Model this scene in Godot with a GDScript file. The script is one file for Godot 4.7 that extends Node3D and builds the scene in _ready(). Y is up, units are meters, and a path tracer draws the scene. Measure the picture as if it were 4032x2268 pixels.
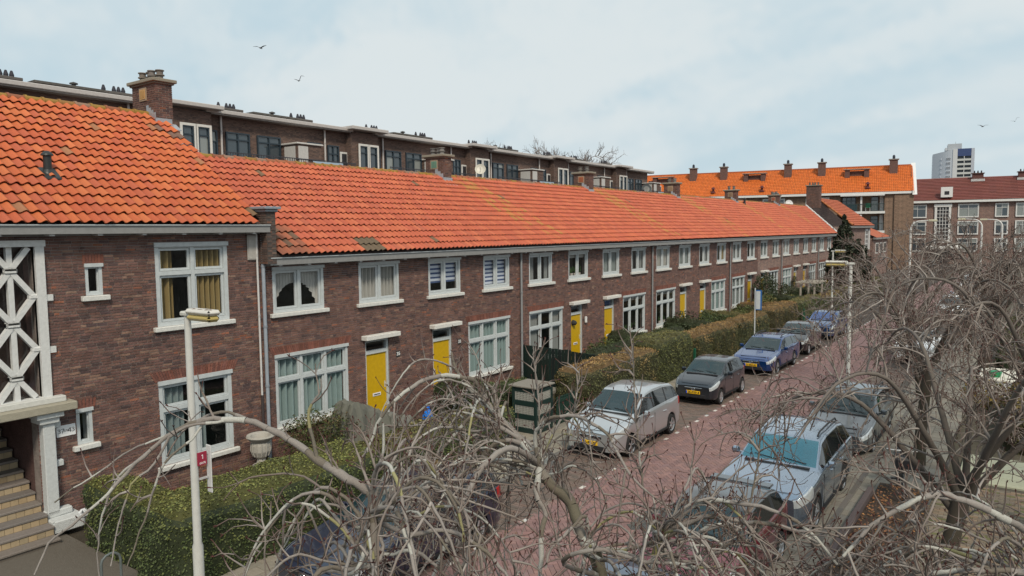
extends Node3D
# A Dutch street of brick terraced houses under a pale overcast sky. x runs along the street, z from the far facades (0) to the near side, y up.

const NH := 11          # houses of the terrace
const X0 := 11.53       # start of the terrace
const PAIR := 12.29     # two mirrored houses
var R := RandomNumberGenerator.new()
var M := {}
var names := {}

class MB:
	var v := PackedVector3Array()
	var n := PackedVector3Array()
	var c := PackedColorArray()
	var u := PackedVector2Array()
	var ix := PackedInt32Array()
	var T := Transform3D()
	var on := false
	func at(t: Transform3D) -> MB:
		T = t
		on = true
		return self
	func home() -> void:
		T = Transform3D()
		on = false
	func quad(a: Vector3, b: Vector3, d: Vector3, e: Vector3, col: Color) -> void:
		if on:
			a = T * a; b = T * b; d = T * d; e = T * e
		var nn := (d - a).cross(e - b)
		if nn.length_squared() < 1e-14:
			return
		nn = nn.normalized()
		var k := v.size()
		v.append(a); v.append(b); v.append(d); v.append(e)
		for i in 4:
			n.append(nn); c.append(col); u.append(Vector2.ZERO)
		ix.append(k); ix.append(k + 2); ix.append(k + 1); ix.append(k); ix.append(k + 3); ix.append(k + 2)
	func quadn(a: Vector3, b: Vector3, d: Vector3, e: Vector3, na: Vector3, nb: Vector3, nd: Vector3, ne: Vector3, col: Color, col2: Color) -> void:
		if on:
			a = T * a; b = T * b; d = T * d; e = T * e
			na = T.basis * na; nb = T.basis * nb; nd = T.basis * nd; ne = T.basis * ne
		var k := v.size()
		v.append(a); v.append(b); v.append(d); v.append(e)
		n.append(na); n.append(nb); n.append(nd); n.append(ne)
		c.append(col); c.append(col); c.append(col2); c.append(col2)
		for i in 4:
			u.append(Vector2.ZERO)
		if (d - a).cross(e - b).dot(na + nb + nd + ne) >= 0.0:
			ix.append(k); ix.append(k + 2); ix.append(k + 1); ix.append(k); ix.append(k + 3); ix.append(k + 2)
		else:
			ix.append(k); ix.append(k + 1); ix.append(k + 2); ix.append(k); ix.append(k + 2); ix.append(k + 3)
	func tri(a: Vector3, b: Vector3, d: Vector3, col: Color) -> void:
		if on:
			a = T * a; b = T * b; d = T * d
		var nn := (b - a).cross(d - a).normalized()
		var k := v.size()
		v.append(a); v.append(b); v.append(d)
		for i in 3:
			n.append(nn); c.append(col); u.append(Vector2.ZERO)
		ix.append(k); ix.append(k + 2); ix.append(k + 1)
	func box(x0: float, y0: float, z0: float, x1: float, y1: float, z1: float, col: Color) -> void:
		var a := Vector3(x0, y0, z0); var b := Vector3(x1, y0, z0); var d := Vector3(x1, y1, z0); var e := Vector3(x0, y1, z0)
		var f := Vector3(x0, y0, z1); var g := Vector3(x1, y0, z1); var h := Vector3(x1, y1, z1); var i := Vector3(x0, y1, z1)
		quad(f, g, h, i, col); quad(b, a, e, d, col); quad(a, f, i, e, col); quad(g, b, d, h, col); quad(i, h, d, e, col); quad(a, b, g, f, col)
	func bevel(x0: float, y0: float, z0: float, x1: float, y1: float, z1: float, r: float, col: Color) -> void:
		# a box with its edges cut at 45 degrees
		var X := [x0, x1]; var Y := [y0, y1]; var Z := [z0, z1]
		var S := [1.0, -1.0]
		for s in 2:
			var zz: float = Z[s]; var yy: float = Y[s]; var xx: float = X[s]
			quad(Vector3(x0 + r, y0 + r, zz), Vector3(x1 - r, y0 + r, zz), Vector3(x1 - r, y1 - r, zz), Vector3(x0 + r, y1 - r, zz), col) if s else quad(Vector3(x1 - r, y0 + r, zz), Vector3(x0 + r, y0 + r, zz), Vector3(x0 + r, y1 - r, zz), Vector3(x1 - r, y1 - r, zz), col)
			quad(Vector3(x0 + r, yy, z1 - r), Vector3(x1 - r, yy, z1 - r), Vector3(x1 - r, yy, z0 + r), Vector3(x0 + r, yy, z0 + r), col) if s else quad(Vector3(x0 + r, yy, z0 + r), Vector3(x1 - r, yy, z0 + r), Vector3(x1 - r, yy, z1 - r), Vector3(x0 + r, yy, z1 - r), col)
			quad(Vector3(xx, y0 + r, z1 - r), Vector3(xx, y0 + r, z0 + r), Vector3(xx, y1 - r, z0 + r), Vector3(xx, y1 - r, z1 - r), col) if s else quad(Vector3(xx, y0 + r, z0 + r), Vector3(xx, y0 + r, z1 - r), Vector3(xx, y1 - r, z1 - r), Vector3(xx, y1 - r, z0 + r), col)
			for q in 2:
				var sy: float = S[q]; var y: float = Y[q]; var sz: float = S[s]; var z: float = Z[s]
				var w := [Vector3(x0 + r, y, z + sz * r), Vector3(x1 - r, y, z + sz * r), Vector3(x1 - r, y + sy * r, z), Vector3(x0 + r, y + sy * r, z)]
				if (s == 1) == (q == 1): quad(w[3], w[2], w[1], w[0], col)
				else: quad(w[0], w[1], w[2], w[3], col)
				var x: float = X[q]
				w = [Vector3(x, y0 + r, z + sz * r), Vector3(x, y1 - r, z + sz * r), Vector3(x + sy * r, y1 - r, z), Vector3(x + sy * r, y0 + r, z)]
				if (s == 1) == (q == 1): quad(w[0], w[1], w[2], w[3], col)
				else: quad(w[3], w[2], w[1], w[0], col)
				var y2: float = Y[s]
				w = [Vector3(x, y2 + sz * r, z0 + r), Vector3(x, y2 + sz * r, z1 - r), Vector3(x + sy * r, y2, z1 - r), Vector3(x + sy * r, y2, z0 + r)]
				if (s == 1) == (q == 1): quad(w[0], w[1], w[2], w[3], col)
				else: quad(w[3], w[2], w[1], w[0], col)
	func tube(p: PackedVector3Array, r0: float, r1: float, k: int, c0: Color, c1: Color, cap := false, pw := 1.0, wob := 0.0) -> void:
		var m := p.size()
		if m < 2:
			return
		var up := Vector3(0.31, 0.17, 0.93)
		var base := v.size()
		for i in m:
			var d := (p[mini(i + 1, m - 1)] - p[maxi(i - 1, 0)]).normalized()
			var s := d.cross(up)
			if s.length_squared() < 1e-4:
				s = d.cross(Vector3.UP)
			s = s.normalized()
			up = s.cross(d)
			var t := float(i) / (m - 1)
			var r := lerpf(r0, r1, pow(t, pw)) * (1.0 + wob * sin(i * 2.4 + base * 0.37) + wob * 0.7 * sin(i * 5.1 + base))
			var col := c0.lerp(c1, t)
			for j in k:
				var a := TAU * j / k
				var o := s * cos(a) + up * sin(a)
				v.append(T * (p[i] + o * r) if on else p[i] + o * r); n.append(T.basis * o if on else o); c.append(col); u.append(Vector2.ZERO)
		for i in m - 1:
			for j in k:
				var a := base + i * k + j; var b := base + i * k + (j + 1) % k
				ix.append(a); ix.append(b); ix.append(a + k); ix.append(b); ix.append(b + k); ix.append(a + k)
		if cap:
			for e: int in [0, m - 1]:
				var q := v.size()
				var ctr := p[e]
				v.append(T * ctr if on else ctr); n.append((p[e] - p[1 if e == 0 else m - 2]).normalized()); c.append(c0 if e == 0 else c1); u.append(Vector2.ZERO)
				for j in k:
					var w := base + e * k + j
					v.append(v[w]); n.append(n[q]); c.append(c[q]); u.append(Vector2.ZERO)
				for j in k:
					var j2 := (j + 1) % k
					ix.append(q); ix.append(q + 1 + (j2 if e == 0 else j)); ix.append(q + 1 + (j if e == 0 else j2))
	func lathe(prof: PackedVector2Array, o: Vector3, axis: Vector3, k: int, col: Color) -> void:
		# prof: (radius, height) along axis
		var s := axis.cross(Vector3(0.3, 0.2, 0.93)).normalized(); var w := s.cross(axis)
		for i in prof.size() - 1:
			var a := prof[i]; var b := prof[i + 1]
			var nr := b.y - a.y; var nh := a.x - b.x
			var l := maxf(sqrt(nr * nr + nh * nh), 1e-6)
			for j in k:
				var t0 := TAU * j / k; var t1 := TAU * (j + 1) / k
				var d0 := s * cos(t0) + w * sin(t0); var d1 := s * cos(t1) + w * sin(t1)
				quadn(o + d0 * a.x + axis * a.y, o + d1 * a.x + axis * a.y, o + d1 * b.x + axis * b.y, o + d0 * b.x + axis * b.y, d0 * (nr / l) + axis * (nh / l), d1 * (nr / l) + axis * (nh / l), d1 * (nr / l) + axis * (nh / l), d0 * (nr / l) + axis * (nh / l), col, col)
	func mesh(mat: Material) -> ArrayMesh:
		var am := ArrayMesh.new()
		if v.is_empty():
			return am
		var arr := []
		arr.resize(Mesh.ARRAY_MAX)
		arr[Mesh.ARRAY_VERTEX] = v; arr[Mesh.ARRAY_NORMAL] = n; arr[Mesh.ARRAY_COLOR] = c; arr[Mesh.ARRAY_TEX_UV] = u; arr[Mesh.ARRAY_INDEX] = ix
		am.add_surface_from_arrays(Mesh.PRIMITIVE_TRIANGLES, arr)
		am.surface_set_material(0, mat)
		return am

# ---------------------------------------------------------------- naming
func numbered(parent: Node, called: String) -> String:
	var k := str(parent.get_instance_id()) + called
	names[k] = names.get(k, 0) + 1
	return called if names[k] == 1 else "%s_%03d" % [called, names[k] - 1]

func tag(o: Node, label: String, category: String, group := "", kind := "") -> void:
	if label: o.set_meta("label", label)
	if category: o.set_meta("category", category)
	if group: o.set_meta("group", group)
	if kind: o.set_meta("kind", kind)

func thing(called: String, label: String, category: String, p := Vector3.ZERO, group := "") -> Node3D:
	var o := Node3D.new()
	o.name = numbered(self, called)
	add_child(o, true)
	o.position = p
	tag(o, label, category, group)
	return o

func where(o: Node) -> Vector3:
	var p := Vector3.ZERO
	while o is Node3D and o != self:
		p += (o as Node3D).position
		o = o.get_parent()
	return p

# commits a mesh that was built in world coordinates (or local ones with local = true)
func put(called: String, mb: MB, mat: Material, parent: Node = self, local := false) -> MeshInstance3D:
	var o := MeshInstance3D.new()
	o.mesh = mb.mesh(mat)
	o.name = numbered(parent, called)
	parent.add_child(o, true)
	if not local and parent != self:
		o.position = -where(parent)
	return o

func shared(called: String, mesh: Mesh, t: Transform3D, parent: Node) -> MeshInstance3D:
	var o := MeshInstance3D.new()
	o.mesh = mesh
	o.name = numbered(parent, called)
	parent.add_child(o, true)
	o.transform = Transform3D(t.basis, t.origin - where(parent))
	return o

func dup(src: Node3D, p: Vector3, label: String, called := "") -> Node3D:
	var o: Node3D = src.duplicate()
	if called == "":
		called = RegEx.create_from_string("_\\d{3}$").sub(src.name, "")
	o.name = numbered(self, called)
	add_child(o, true)
	o.position = p
	o.set_meta("label", label)
	return o

func L(r: float, g: float, b: float) -> Color:
	return Color(r, g, b)

func vary(col: Color, k: float) -> Color:
	var f := 1.0 + R.randf_range(-k, k)
	var h := R.randf_range(-k, k) * 0.25
	return Color(maxf(col.r * (f + h), 0.003), maxf(col.g * f, 0.003), maxf(col.b * (f - h), 0.003))

# ---------------------------------------------------------------- materials
func noise_tex(freq: float, lo: float, hi: float, oct := 4, s := 1, size := 512, bump := false) -> NoiseTexture2D:
	var f := FastNoiseLite.new()
	f.seed = s
	f.noise_type = FastNoiseLite.TYPE_SIMPLEX_SMOOTH
	f.frequency = freq
	f.fractal_octaves = oct
	var t := NoiseTexture2D.new()
	t.width = size; t.height = size; t.seamless = true; t.noise = f
	if bump:
		t.as_normal_map = true
		t.bump_strength = 6.0
	else:
		var g := Gradient.new()
		g.set_color(0, Color(lo, lo, lo)); g.set_color(1, Color(hi, hi, hi))
		t.color_ramp = g
	return t

func smat(called: String, lin: Color, rough: float, metal := 0.0, spec := 0.5) -> StandardMaterial3D:
	var m := StandardMaterial3D.new()
	m.resource_name = called
	m.albedo_color = lin.linear_to_srgb()
	m.roughness = rough; m.metallic = metal; m.metallic_specular = spec
	M[called] = m
	return m

func vmat(called: String, rough: float, tex: Texture2D = null, scale := 1.0, bumptex: Texture2D = null, bump := 0.4) -> StandardMaterial3D:
	var m := smat(called, Color.WHITE, rough)
	m.vertex_color_use_as_albedo = true
	if tex:
		m.albedo_texture = tex
		m.uv1_triplanar = true; m.uv1_world_triplanar = true
		m.uv1_scale = Vector3.ONE * scale
		if bumptex:
			m.normal_enabled = true; m.normal_texture = bumptex; m.normal_scale = bump
	return m

func brick_tex(cols: Array, mortar: Color, seed_: int, w := 320, h := 256, bw := 40, bh := 16) -> ImageTexture:
	var rg := RandomNumberGenerator.new(); rg.seed = seed_
	var im := Image.create(w, h, false, Image.FORMAT_RGB8)
	im.fill(mortar.linear_to_srgb())
	for row in h / bh:
		var x := -bw / 2 if row % 2 else 0
		while x < w:
			var len := bw if rg.randf() < 0.6 else bw / 2
			len = mini(len, w - x)
			var col: Color = cols[rg.randi() % cols.size()]
			var f := rg.randf_range(0.75, 1.25)
			im.fill_rect(Rect2i(maxi(x + 1, 0), row * bh + 1, len - 2 + mini(x + 1, 0), bh - 3), Color(col.r * f, col.g * f, col.b * f).linear_to_srgb())
			x += len
	return ImageTexture.create_from_image(im)

func materials() -> void:
	var grain := noise_tex(0.012, 0.78, 1.0, 6, 3)
	var soft := noise_tex(0.02, 0.92, 1.0, 5, 13)
	var fine := noise_tex(0.05, 0.8, 1.0, 4, 5)
	var rough_n := noise_tex(0.06, 0, 1, 4, 8, 512, true)
	vmat("matte", 0.92, grain, 0.45, rough_n, 0.35)
	vmat("stone", 0.88, soft, 0.9, rough_n, 0.4)
	vmat("tile", 0.72, fine, 1.7, rough_n, 0.35)
	vmat("bark", 0.9, fine, 3.0, rough_n, 0.8)
	vmat("twig", 0.85)
	vmat("satin", 0.45, soft, 0.6)
	vmat("gloss", 0.28)
	vmat("plain", 0.8)
	vmat("cloth", 0.95)
	vmat("zinc_v", 0.5, fine, 0.8).metallic = 0.35
	var lf := vmat("leaf", 0.7)
	lf.backlight_enabled = true
	lf.backlight = Color(0.10, 0.12, 0.03)
	smat("soil", L(0.055, 0.04, 0.028), 1.0)
	smat("dark", L(0.012, 0.012, 0.013), 0.8)
	smat("rubber", L(0.014, 0.014, 0.015), 0.85)
	smat("black_plastic", L(0.02, 0.02, 0.022), 0.5)
	smat("rim", L(0.55, 0.56, 0.58), 0.3, 0.8)
	smat("chrome", L(0.75, 0.76, 0.78), 0.12, 1.0)
	smat("zinc", L(0.42, 0.45, 0.5), 0.45, 0.5)
	smat("amber", L(0.8, 0.25, 0.02), 0.3)
	smat("plate_yellow", L(0.85, 0.50, 0.01), 0.4)
	smat("plate_blue", L(0.01, 0.08, 0.55), 0.4)
	smat("ink", L(0.012, 0.012, 0.014), 0.6)
	smat("white_print", L(0.8, 0.8, 0.8), 0.5)
	var g := smat("pane", L(0.05, 0.07, 0.07), 0.03, 0.0, 0.8)
	g.transparency = BaseMaterial3D.TRANSPARENCY_ALPHA
	g.albedo_color.a = 0.06
	g = smat("car_glass", L(0.02, 0.055, 0.065), 0.03, 0.0, 1.0)
	g.transparency = BaseMaterial3D.TRANSPARENCY_ALPHA
	g.albedo_color.a = 0.5
	smat("pane_dark", L(0.035, 0.05, 0.062), 0.06, 0.0, 0.9)
	smat("pane_pale", L(0.22, 0.24, 0.23), 0.1, 0.0, 0.8)
	g = smat("side_glass", L(0.012, 0.016, 0.018), 0.03, 0.0, 1.0)
	g.transparency = BaseMaterial3D.TRANSPARENCY_ALPHA
	g.albedo_color.a = 0.80
	g = smat("lamp_glass", L(0.75, 0.72, 0.6), 0.25)
	g = smat("headlight_glass", L(0.62, 0.66, 0.68), 0.08, 0.35, 0.9)
	var bt := brick_tex([L(0.195, 0.105, 0.084), L(0.17, 0.092, 0.078), L(0.22, 0.12, 0.095), L(0.145, 0.088, 0.078), L(0.245, 0.15, 0.115)], L(0.30, 0.26, 0.24), 4)
	var m := smat("brick_far", Color.WHITE, 0.93)
	m.albedo_texture = bt; m.uv1_triplanar = true; m.uv1_world_triplanar = true; m.uv1_scale = Vector3(1 / 1.76, 1.0, 1 / 1.76)
	bt = brick_tex([L(0.125, 0.075, 0.06), L(0.10, 0.062, 0.052), L(0.145, 0.09, 0.07), L(0.085, 0.055, 0.048)], L(0.13, 0.10, 0.085), 9)
	m = smat("brick_brown", Color.WHITE, 0.93)
	m.albedo_texture = bt; m.uv1_triplanar = true; m.uv1_world_triplanar = true; m.uv1_scale = Vector3(1 / 1.76, 1.0, 1 / 1.76)
	m = smat("brick_ochre", L(0.92, 0.84, 0.78), 0.93)
	bt = brick_tex([L(0.23, 0.155, 0.115), L(0.19, 0.13, 0.10), L(0.26, 0.18, 0.135), L(0.155, 0.11, 0.088)], L(0.25, 0.21, 0.16), 12)
	m.albedo_texture = bt; m.uv1_triplanar = true; m.uv1_world_triplanar = true; m.uv1_scale = Vector3(1 / 1.76, 1.0, 1 / 1.76)
	m = smat("ground", L(0.15, 0.135, 0.12), 0.95)
	m.albedo_texture = noise_tex(0.02, 0.6, 1.0, 6, 21); m.uv1_triplanar = true; m.uv1_world_triplanar = true; m.uv1_scale = Vector3.ONE * 0.12

# ---------------------------------------------------------------- sky
func sky_image() -> Image:
	var w := 1024; var h := 512
	var a := FastNoiseLite.new(); a.seed = 7; a.noise_type = FastNoiseLite.TYPE_SIMPLEX_SMOOTH; a.frequency = 1.0; a.fractal_octaves = 5; a.fractal_gain = 0.52
	a.domain_warp_enabled = true; a.domain_warp_amplitude = 0.5; a.domain_warp_frequency = 0.7; a.domain_warp_fractal_octaves = 3
	var data := PackedFloat32Array()
	data.resize(w * h * 3)
	var i := 0
	for y in h:
		var up := (0.5 - (y + 0.5) / h) * PI
		var sy := sin(up); var cy := cos(up)
		for x in w:
			var r := 0.50; var g := 0.53; var b := 0.54
			if sy > -0.03:
				var an := (x + 0.5) / w * TAU
				var e := maxf(sy, 0.0) + 0.22
				var px := cos(an) * cy / e; var pz := sin(an) * cy / e
				# thin streaked cloud over a pale blue
				var f := a.get_noise_3d(px * 0.35 + pz * 0.12, pz * 0.8 - px * 0.25, 3.0)
				var f2 := a.get_noise_3d(px * 1.1, pz * 1.5, 9.0)
				var cover := clampf(0.70 + f * 1.15 + f2 * 0.35, 0.0, 1.0)
				cover = cover * cover * (3.0 - 2.0 * cover)
				var hz := exp(-maxf(sy, 0.0) * 3.2)
				r = lerpf(lerpf(0.46, 0.56, hz), 0.70, cover)
				g = lerpf(lerpf(0.63, 0.68, hz), 0.765, cover)
				b = lerpf(lerpf(0.73, 0.735, hz), 0.785, cover)
			else:
				r = 0.30; g = 0.29; b = 0.28
			data[i] = r * 0.575; data[i + 1] = g * 0.575; data[i + 2] = b * 0.575
			i += 3
	return Image.create_from_data(w, h, false, Image.FORMAT_RGBF, data.to_byte_array())

func stage() -> void:
	var cam := Camera3D.new()
	cam.name = "camera"
	add_child(cam)
	var yaw := deg_to_rad(35.7445); var pitch := deg_to_rad(4.4927); var roll := deg_to_rad(-0.586)
	var f0 := Vector3(cos(yaw), 0, -sin(yaw)); var r0 := Vector3(sin(yaw), 0, cos(yaw))
	var f := f0 * cos(pitch) - Vector3.UP * sin(pitch); var u0 := Vector3.UP * cos(pitch) + f0 * sin(pitch)
	var r := r0 * cos(roll) + u0 * sin(roll); var u := u0 * cos(roll) - r0 * sin(roll)
	cam.transform = Transform3D(Basis(r, u, -f), Vector3(0, 6.3, 16.7))
	cam.fov = rad_to_deg(2.0 * atan(724.5 / 1827.37))
	cam.near = 0.1; cam.far = 2500.0
	cam.current = true
	var env := Environment.new()
	env.background_mode = Environment.BG_SKY
	var sm := PanoramaSkyMaterial.new()
	sm.panorama = ImageTexture.create_from_image(sky_image())
	sm.filter = true
	var sky := Sky.new()
	sky.sky_material = sm
	env.sky = sky
	env.tonemap_mode = Environment.TONE_MAPPER_LINEAR
	env.tonemap_exposure = 1.76
	env.sdfgi_enabled = true; env.ssao_enabled = true; env.ssil_enabled = true
	var we := WorldEnvironment.new()
	we.name = "world_environment"
	we.environment = env
	add_child(we)
	var sun := DirectionalLight3D.new()
	sun.name = "sun"
	sun.light_energy = 0.5
	sun.light_color = Color(1.0, 0.95, 0.87)
	sun.light_angular_distance = 10.0
	sun.shadow_enabled = true
	add_child(sun)
	sun.look_at_from_position(Vector3(-30, 46, 34), Vector3.ZERO)

func _ready() -> void:
	R.seed = 2024
	stage()
	materials()
	ground()
	corner_house()
	terrace()
	end_house()
	apartments()
	far_blocks()
	tower()
	gardens()
	street_things()
	cars()
	trees()
	birds()

# ---------------------------------------------------------------- walls, bricks, tiles, windows
const MORTAR := Color(0.29, 0.245, 0.22)
const FRAME := Color(0.55, 0.59, 0.60)
const SILL := Color(0.68, 0.68, 0.65)
const GUTTER := Color(0.27, 0.27, 0.265)

func panel(mb: MB, x0: float, x1: float, y0: float, y1: float, holes: Array, zf: float, zb: float, col: Color) -> void:
	var xs := [x0, x1]; var ys := [y0, y1]
	for h: Rect2 in holes:
		for x in [h.position.x, h.end.x]:
			if x > x0 and x < x1 and not xs.has(x): xs.append(x)
		for y in [h.position.y, h.end.y]:
			if y > y0 and y < y1 and not ys.has(y): ys.append(y)
	xs.sort(); ys.sort()
	for i in xs.size() - 1:
		for j in ys.size() - 1:
			var c := Vector2((xs[i] + xs[i + 1]) / 2, (ys[j] + ys[j + 1]) / 2)
			var free := true
			for h: Rect2 in holes:
				if h.has_point(c): free = false
			if not free: continue
			mb.quad(Vector3(xs[i], ys[j], zf), Vector3(xs[i + 1], ys[j], zf), Vector3(xs[i + 1], ys[j + 1], zf), Vector3(xs[i], ys[j + 1], zf), col)
			mb.quad(Vector3(xs[i + 1], ys[j], zb), Vector3(xs[i], ys[j], zb), Vector3(xs[i], ys[j + 1], zb), Vector3(xs[i + 1], ys[j + 1], zb), col)
	for h: Rect2 in holes:
		var a := h.position; var b := h.end
		mb.quad(Vector3(a.x, a.y, zf), Vector3(b.x, a.y, zf), Vector3(b.x, a.y, zb), Vector3(a.x, a.y, zb), col)
		mb.quad(Vector3(a.x, b.y, zb), Vector3(b.x, b.y, zb), Vector3(b.x, b.y, zf), Vector3(a.x, b.y, zf), col)
		mb.quad(Vector3(a.x, a.y, zf), Vector3(a.x, a.y, zb), Vector3(a.x, b.y, zb), Vector3(a.x, b.y, zf), col)
		mb.quad(Vector3(b.x, a.y, zb), Vector3(b.x, a.y, zf), Vector3(b.x, b.y, zf), Vector3(b.x, b.y, zb), col)

func brick_col() -> Color:
	var k := R.randf()
	if k < 0.40: return vary(L(0.19, 0.101, 0.083), 0.15)
	if k < 0.66: return vary(L(0.16, 0.09, 0.078), 0.15)
	if k < 0.80: return vary(L(0.215, 0.12, 0.095), 0.15)
	if k < 0.92: return vary(L(0.115, 0.07, 0.066), 0.17)
	if k < 0.97: return vary(L(0.26, 0.16, 0.12), 0.17)
	return vary(L(0.30, 0.12, 0.075), 0.15)

var brick_full := []
var brick_half := []

func one_brick(mb: MB, x0: float, y0: float, x1: float, y1: float, zb: float, zf: float, col: Color) -> void:
	# front face and the four edges that stand proud of the mortar
	var e := 0.004
	var a := Vector3(x0, y0, zb); var b := Vector3(x1, y0, zb); var d := Vector3(x1, y1, zb); var f := Vector3(x0, y1, zb)
	var g := Vector3(x0 + e, y0 + e, zf); var h := Vector3(x1 - e, y0 + e, zf); var i := Vector3(x1 - e, y1 - e, zf); var j := Vector3(x0 + e, y1 - e, zf)
	mb.quad(g, h, i, j, col); mb.quad(a, b, h, g, col); mb.quad(j, i, d, f, col); mb.quad(a, g, j, f, col); mb.quad(h, b, d, i, col)

func bricks(wall: Node3D, x0: float, x1: float, y0: float, y1: float, holes: Array, zf: float, single := Rect2()) -> void:
	if brick_full.is_empty():
		for k in 8:
			var q := MB.new(); one_brick(q, 0, 0, 0.21, 0.052, -0.014, 0, brick_col()); brick_full.append(q.mesh(M.matte))
			q = MB.new(); one_brick(q, 0, 0, 0.10, 0.052, -0.014, 0, brick_col()); brick_half.append(q.mesh(M.matte))
	var mb := MB.new()
	var alone := 0
	var rows := int((y1 - y0) / 0.0625)
	for r in rows:
		var y := y0 + r * 0.0625
		var iv := [[x0, x1]]
		for h: Rect2 in holes:
			if y + 0.045 > h.position.y and y + 0.01 < h.end.y:
				var nw := []
				for t in iv:
					if h.end.x <= t[0] or h.position.x >= t[1]: nw.append(t); continue
					if h.position.x > t[0]: nw.append([t[0], h.position.x])
					if h.end.x < t[1]: nw.append([h.end.x, t[1]])
				iv = nw
		for t in iv:
			var x: float = t[0] - (0.0 if t[0] == x0 and r % 2 else R.randf() * 0.1)
			var end: float = t[1]
			while x < end - 0.02:
				var len := 0.21 if R.randf() < 0.66 else 0.10
				var a := maxf(x, t[0]); var b := minf(x + len, end)
				if end - b < 0.03: b = end
				var z := zf + R.randf_range(-0.003, 0.003)
				if b - a > 0.02:
					if alone < 300 and single.has_point(Vector2(a, y)) and is_equal_approx(b - a, len):
						alone += 1
						shared("brick", (brick_full if len > 0.15 else brick_half)[R.randi() % 8], Transform3D(Basis(), Vector3(a, y, z)), wall)
					else:
						one_brick(mb, a, y, b, y + 0.052 + R.randf_range(-0.002, 0.002), zf - 0.014, z, brick_col() * (1.0 + 0.30 * hn.get_noise_3d(a * 0.55, y * 0.9, 40.0) + 0.16 * hn.get_noise_3d(a * 3.0, y * 0.5, 80.0)))
				x += len + 0.01
				if b == end: break
	var o := put("brickwork", mb, M.matte, wall)
	o.set_meta("kind", "stuff")

func soldier(mb: MB, x0: float, x1: float, y: float, h: float, zf: float, lean := 0.12) -> void:
	# a flat arch of bricks on end, leaning outwards towards its ends
	var k := int((x1 - x0) / 0.062)
	for i in k:
		var a := x0 + (x1 - x0) * i / k; var b := a + (x1 - x0) / k - 0.01
		var la := lean * ((a - x0) / (x1 - x0) * 2 - 1); var col := vary(L(0.24, 0.095, 0.07), 0.25)
		var z := zf + 0.006
		var p := [Vector3(a, y, z), Vector3(b, y, z), Vector3(b + la, y + h, z), Vector3(a + la, y + h, z)]
		var q := []
		for w: Vector3 in p: q.append(w - Vector3(0, 0, 0.02))
		mb.quad(p[0], p[1], p[2], p[3], col); mb.quad(q[0], p[0], p[3], q[3], col); mb.quad(p[1], q[1], q[2], p[2], col); mb.quad(p[3], p[2], q[2], q[3], col); mb.quad(q[0], q[1], p[1], p[0], col)

func tile_template(seg: int, pitch: float, len: float, col := Color.WHITE) -> MB:
	var prof := [0.014, 0.0, 0.001, 0.014, 0.036, 0.052, 0.056, 0.044, 0.012]
	if seg == 4: prof = [0.012, 0.001, 0.036, 0.055, 0.012]
	var k := prof.size() - 1
	var mb := MB.new()
	var lift := 0.056; var th := 0.016
	for i in k + 1:
		var x: float = pitch * i / k + (0.004 if i == k else 0.0)
		var d: float = (prof[mini(i + 1, k)] - prof[maxi(i - 1, 0)]) / (pitch / k * (2.0 if i > 0 and i < k else 1.0))
		var nn := Vector3(-d, 1, 0.08).normalized()
		for p in [Vector3(x, prof[i], 0), Vector3(x, prof[i] + lift, len)]:
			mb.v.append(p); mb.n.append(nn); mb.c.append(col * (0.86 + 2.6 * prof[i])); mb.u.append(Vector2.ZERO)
	for i in k:
		var a := i * 2
		for q in [a, a + 2, a + 1, a + 1, a + 2, a + 3]: mb.ix.append(q)
	var b := mb.v.size()
	for i in k + 1:
		var top := mb.v[i * 2 + 1]
		for p in [top, top + Vector3(0, -th, -0.004)]:
			mb.v.append(p); mb.n.append(Vector3(0, 0.1, 1).normalized()); mb.c.append(col); mb.u.append(Vector2.ZERO)
	for i in k:
		var a := b + i * 2
		for q in [a, a + 2, a + 1, a + 1, a + 2, a + 3]: mb.ix.append(q)
	return mb

func stamp(mb: MB, t: MB, x: Transform3D, col: Color) -> void:
	var b := mb.v.size()
	for p in t.v: mb.v.append(x * p)
	for p in t.n: mb.n.append(x.basis * p)
	for i in t.v.size():
		mb.c.append(col * t.c[i])
	mb.u.append_array(t.u)
	for i in t.ix: mb.ix.append(b + i)

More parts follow.
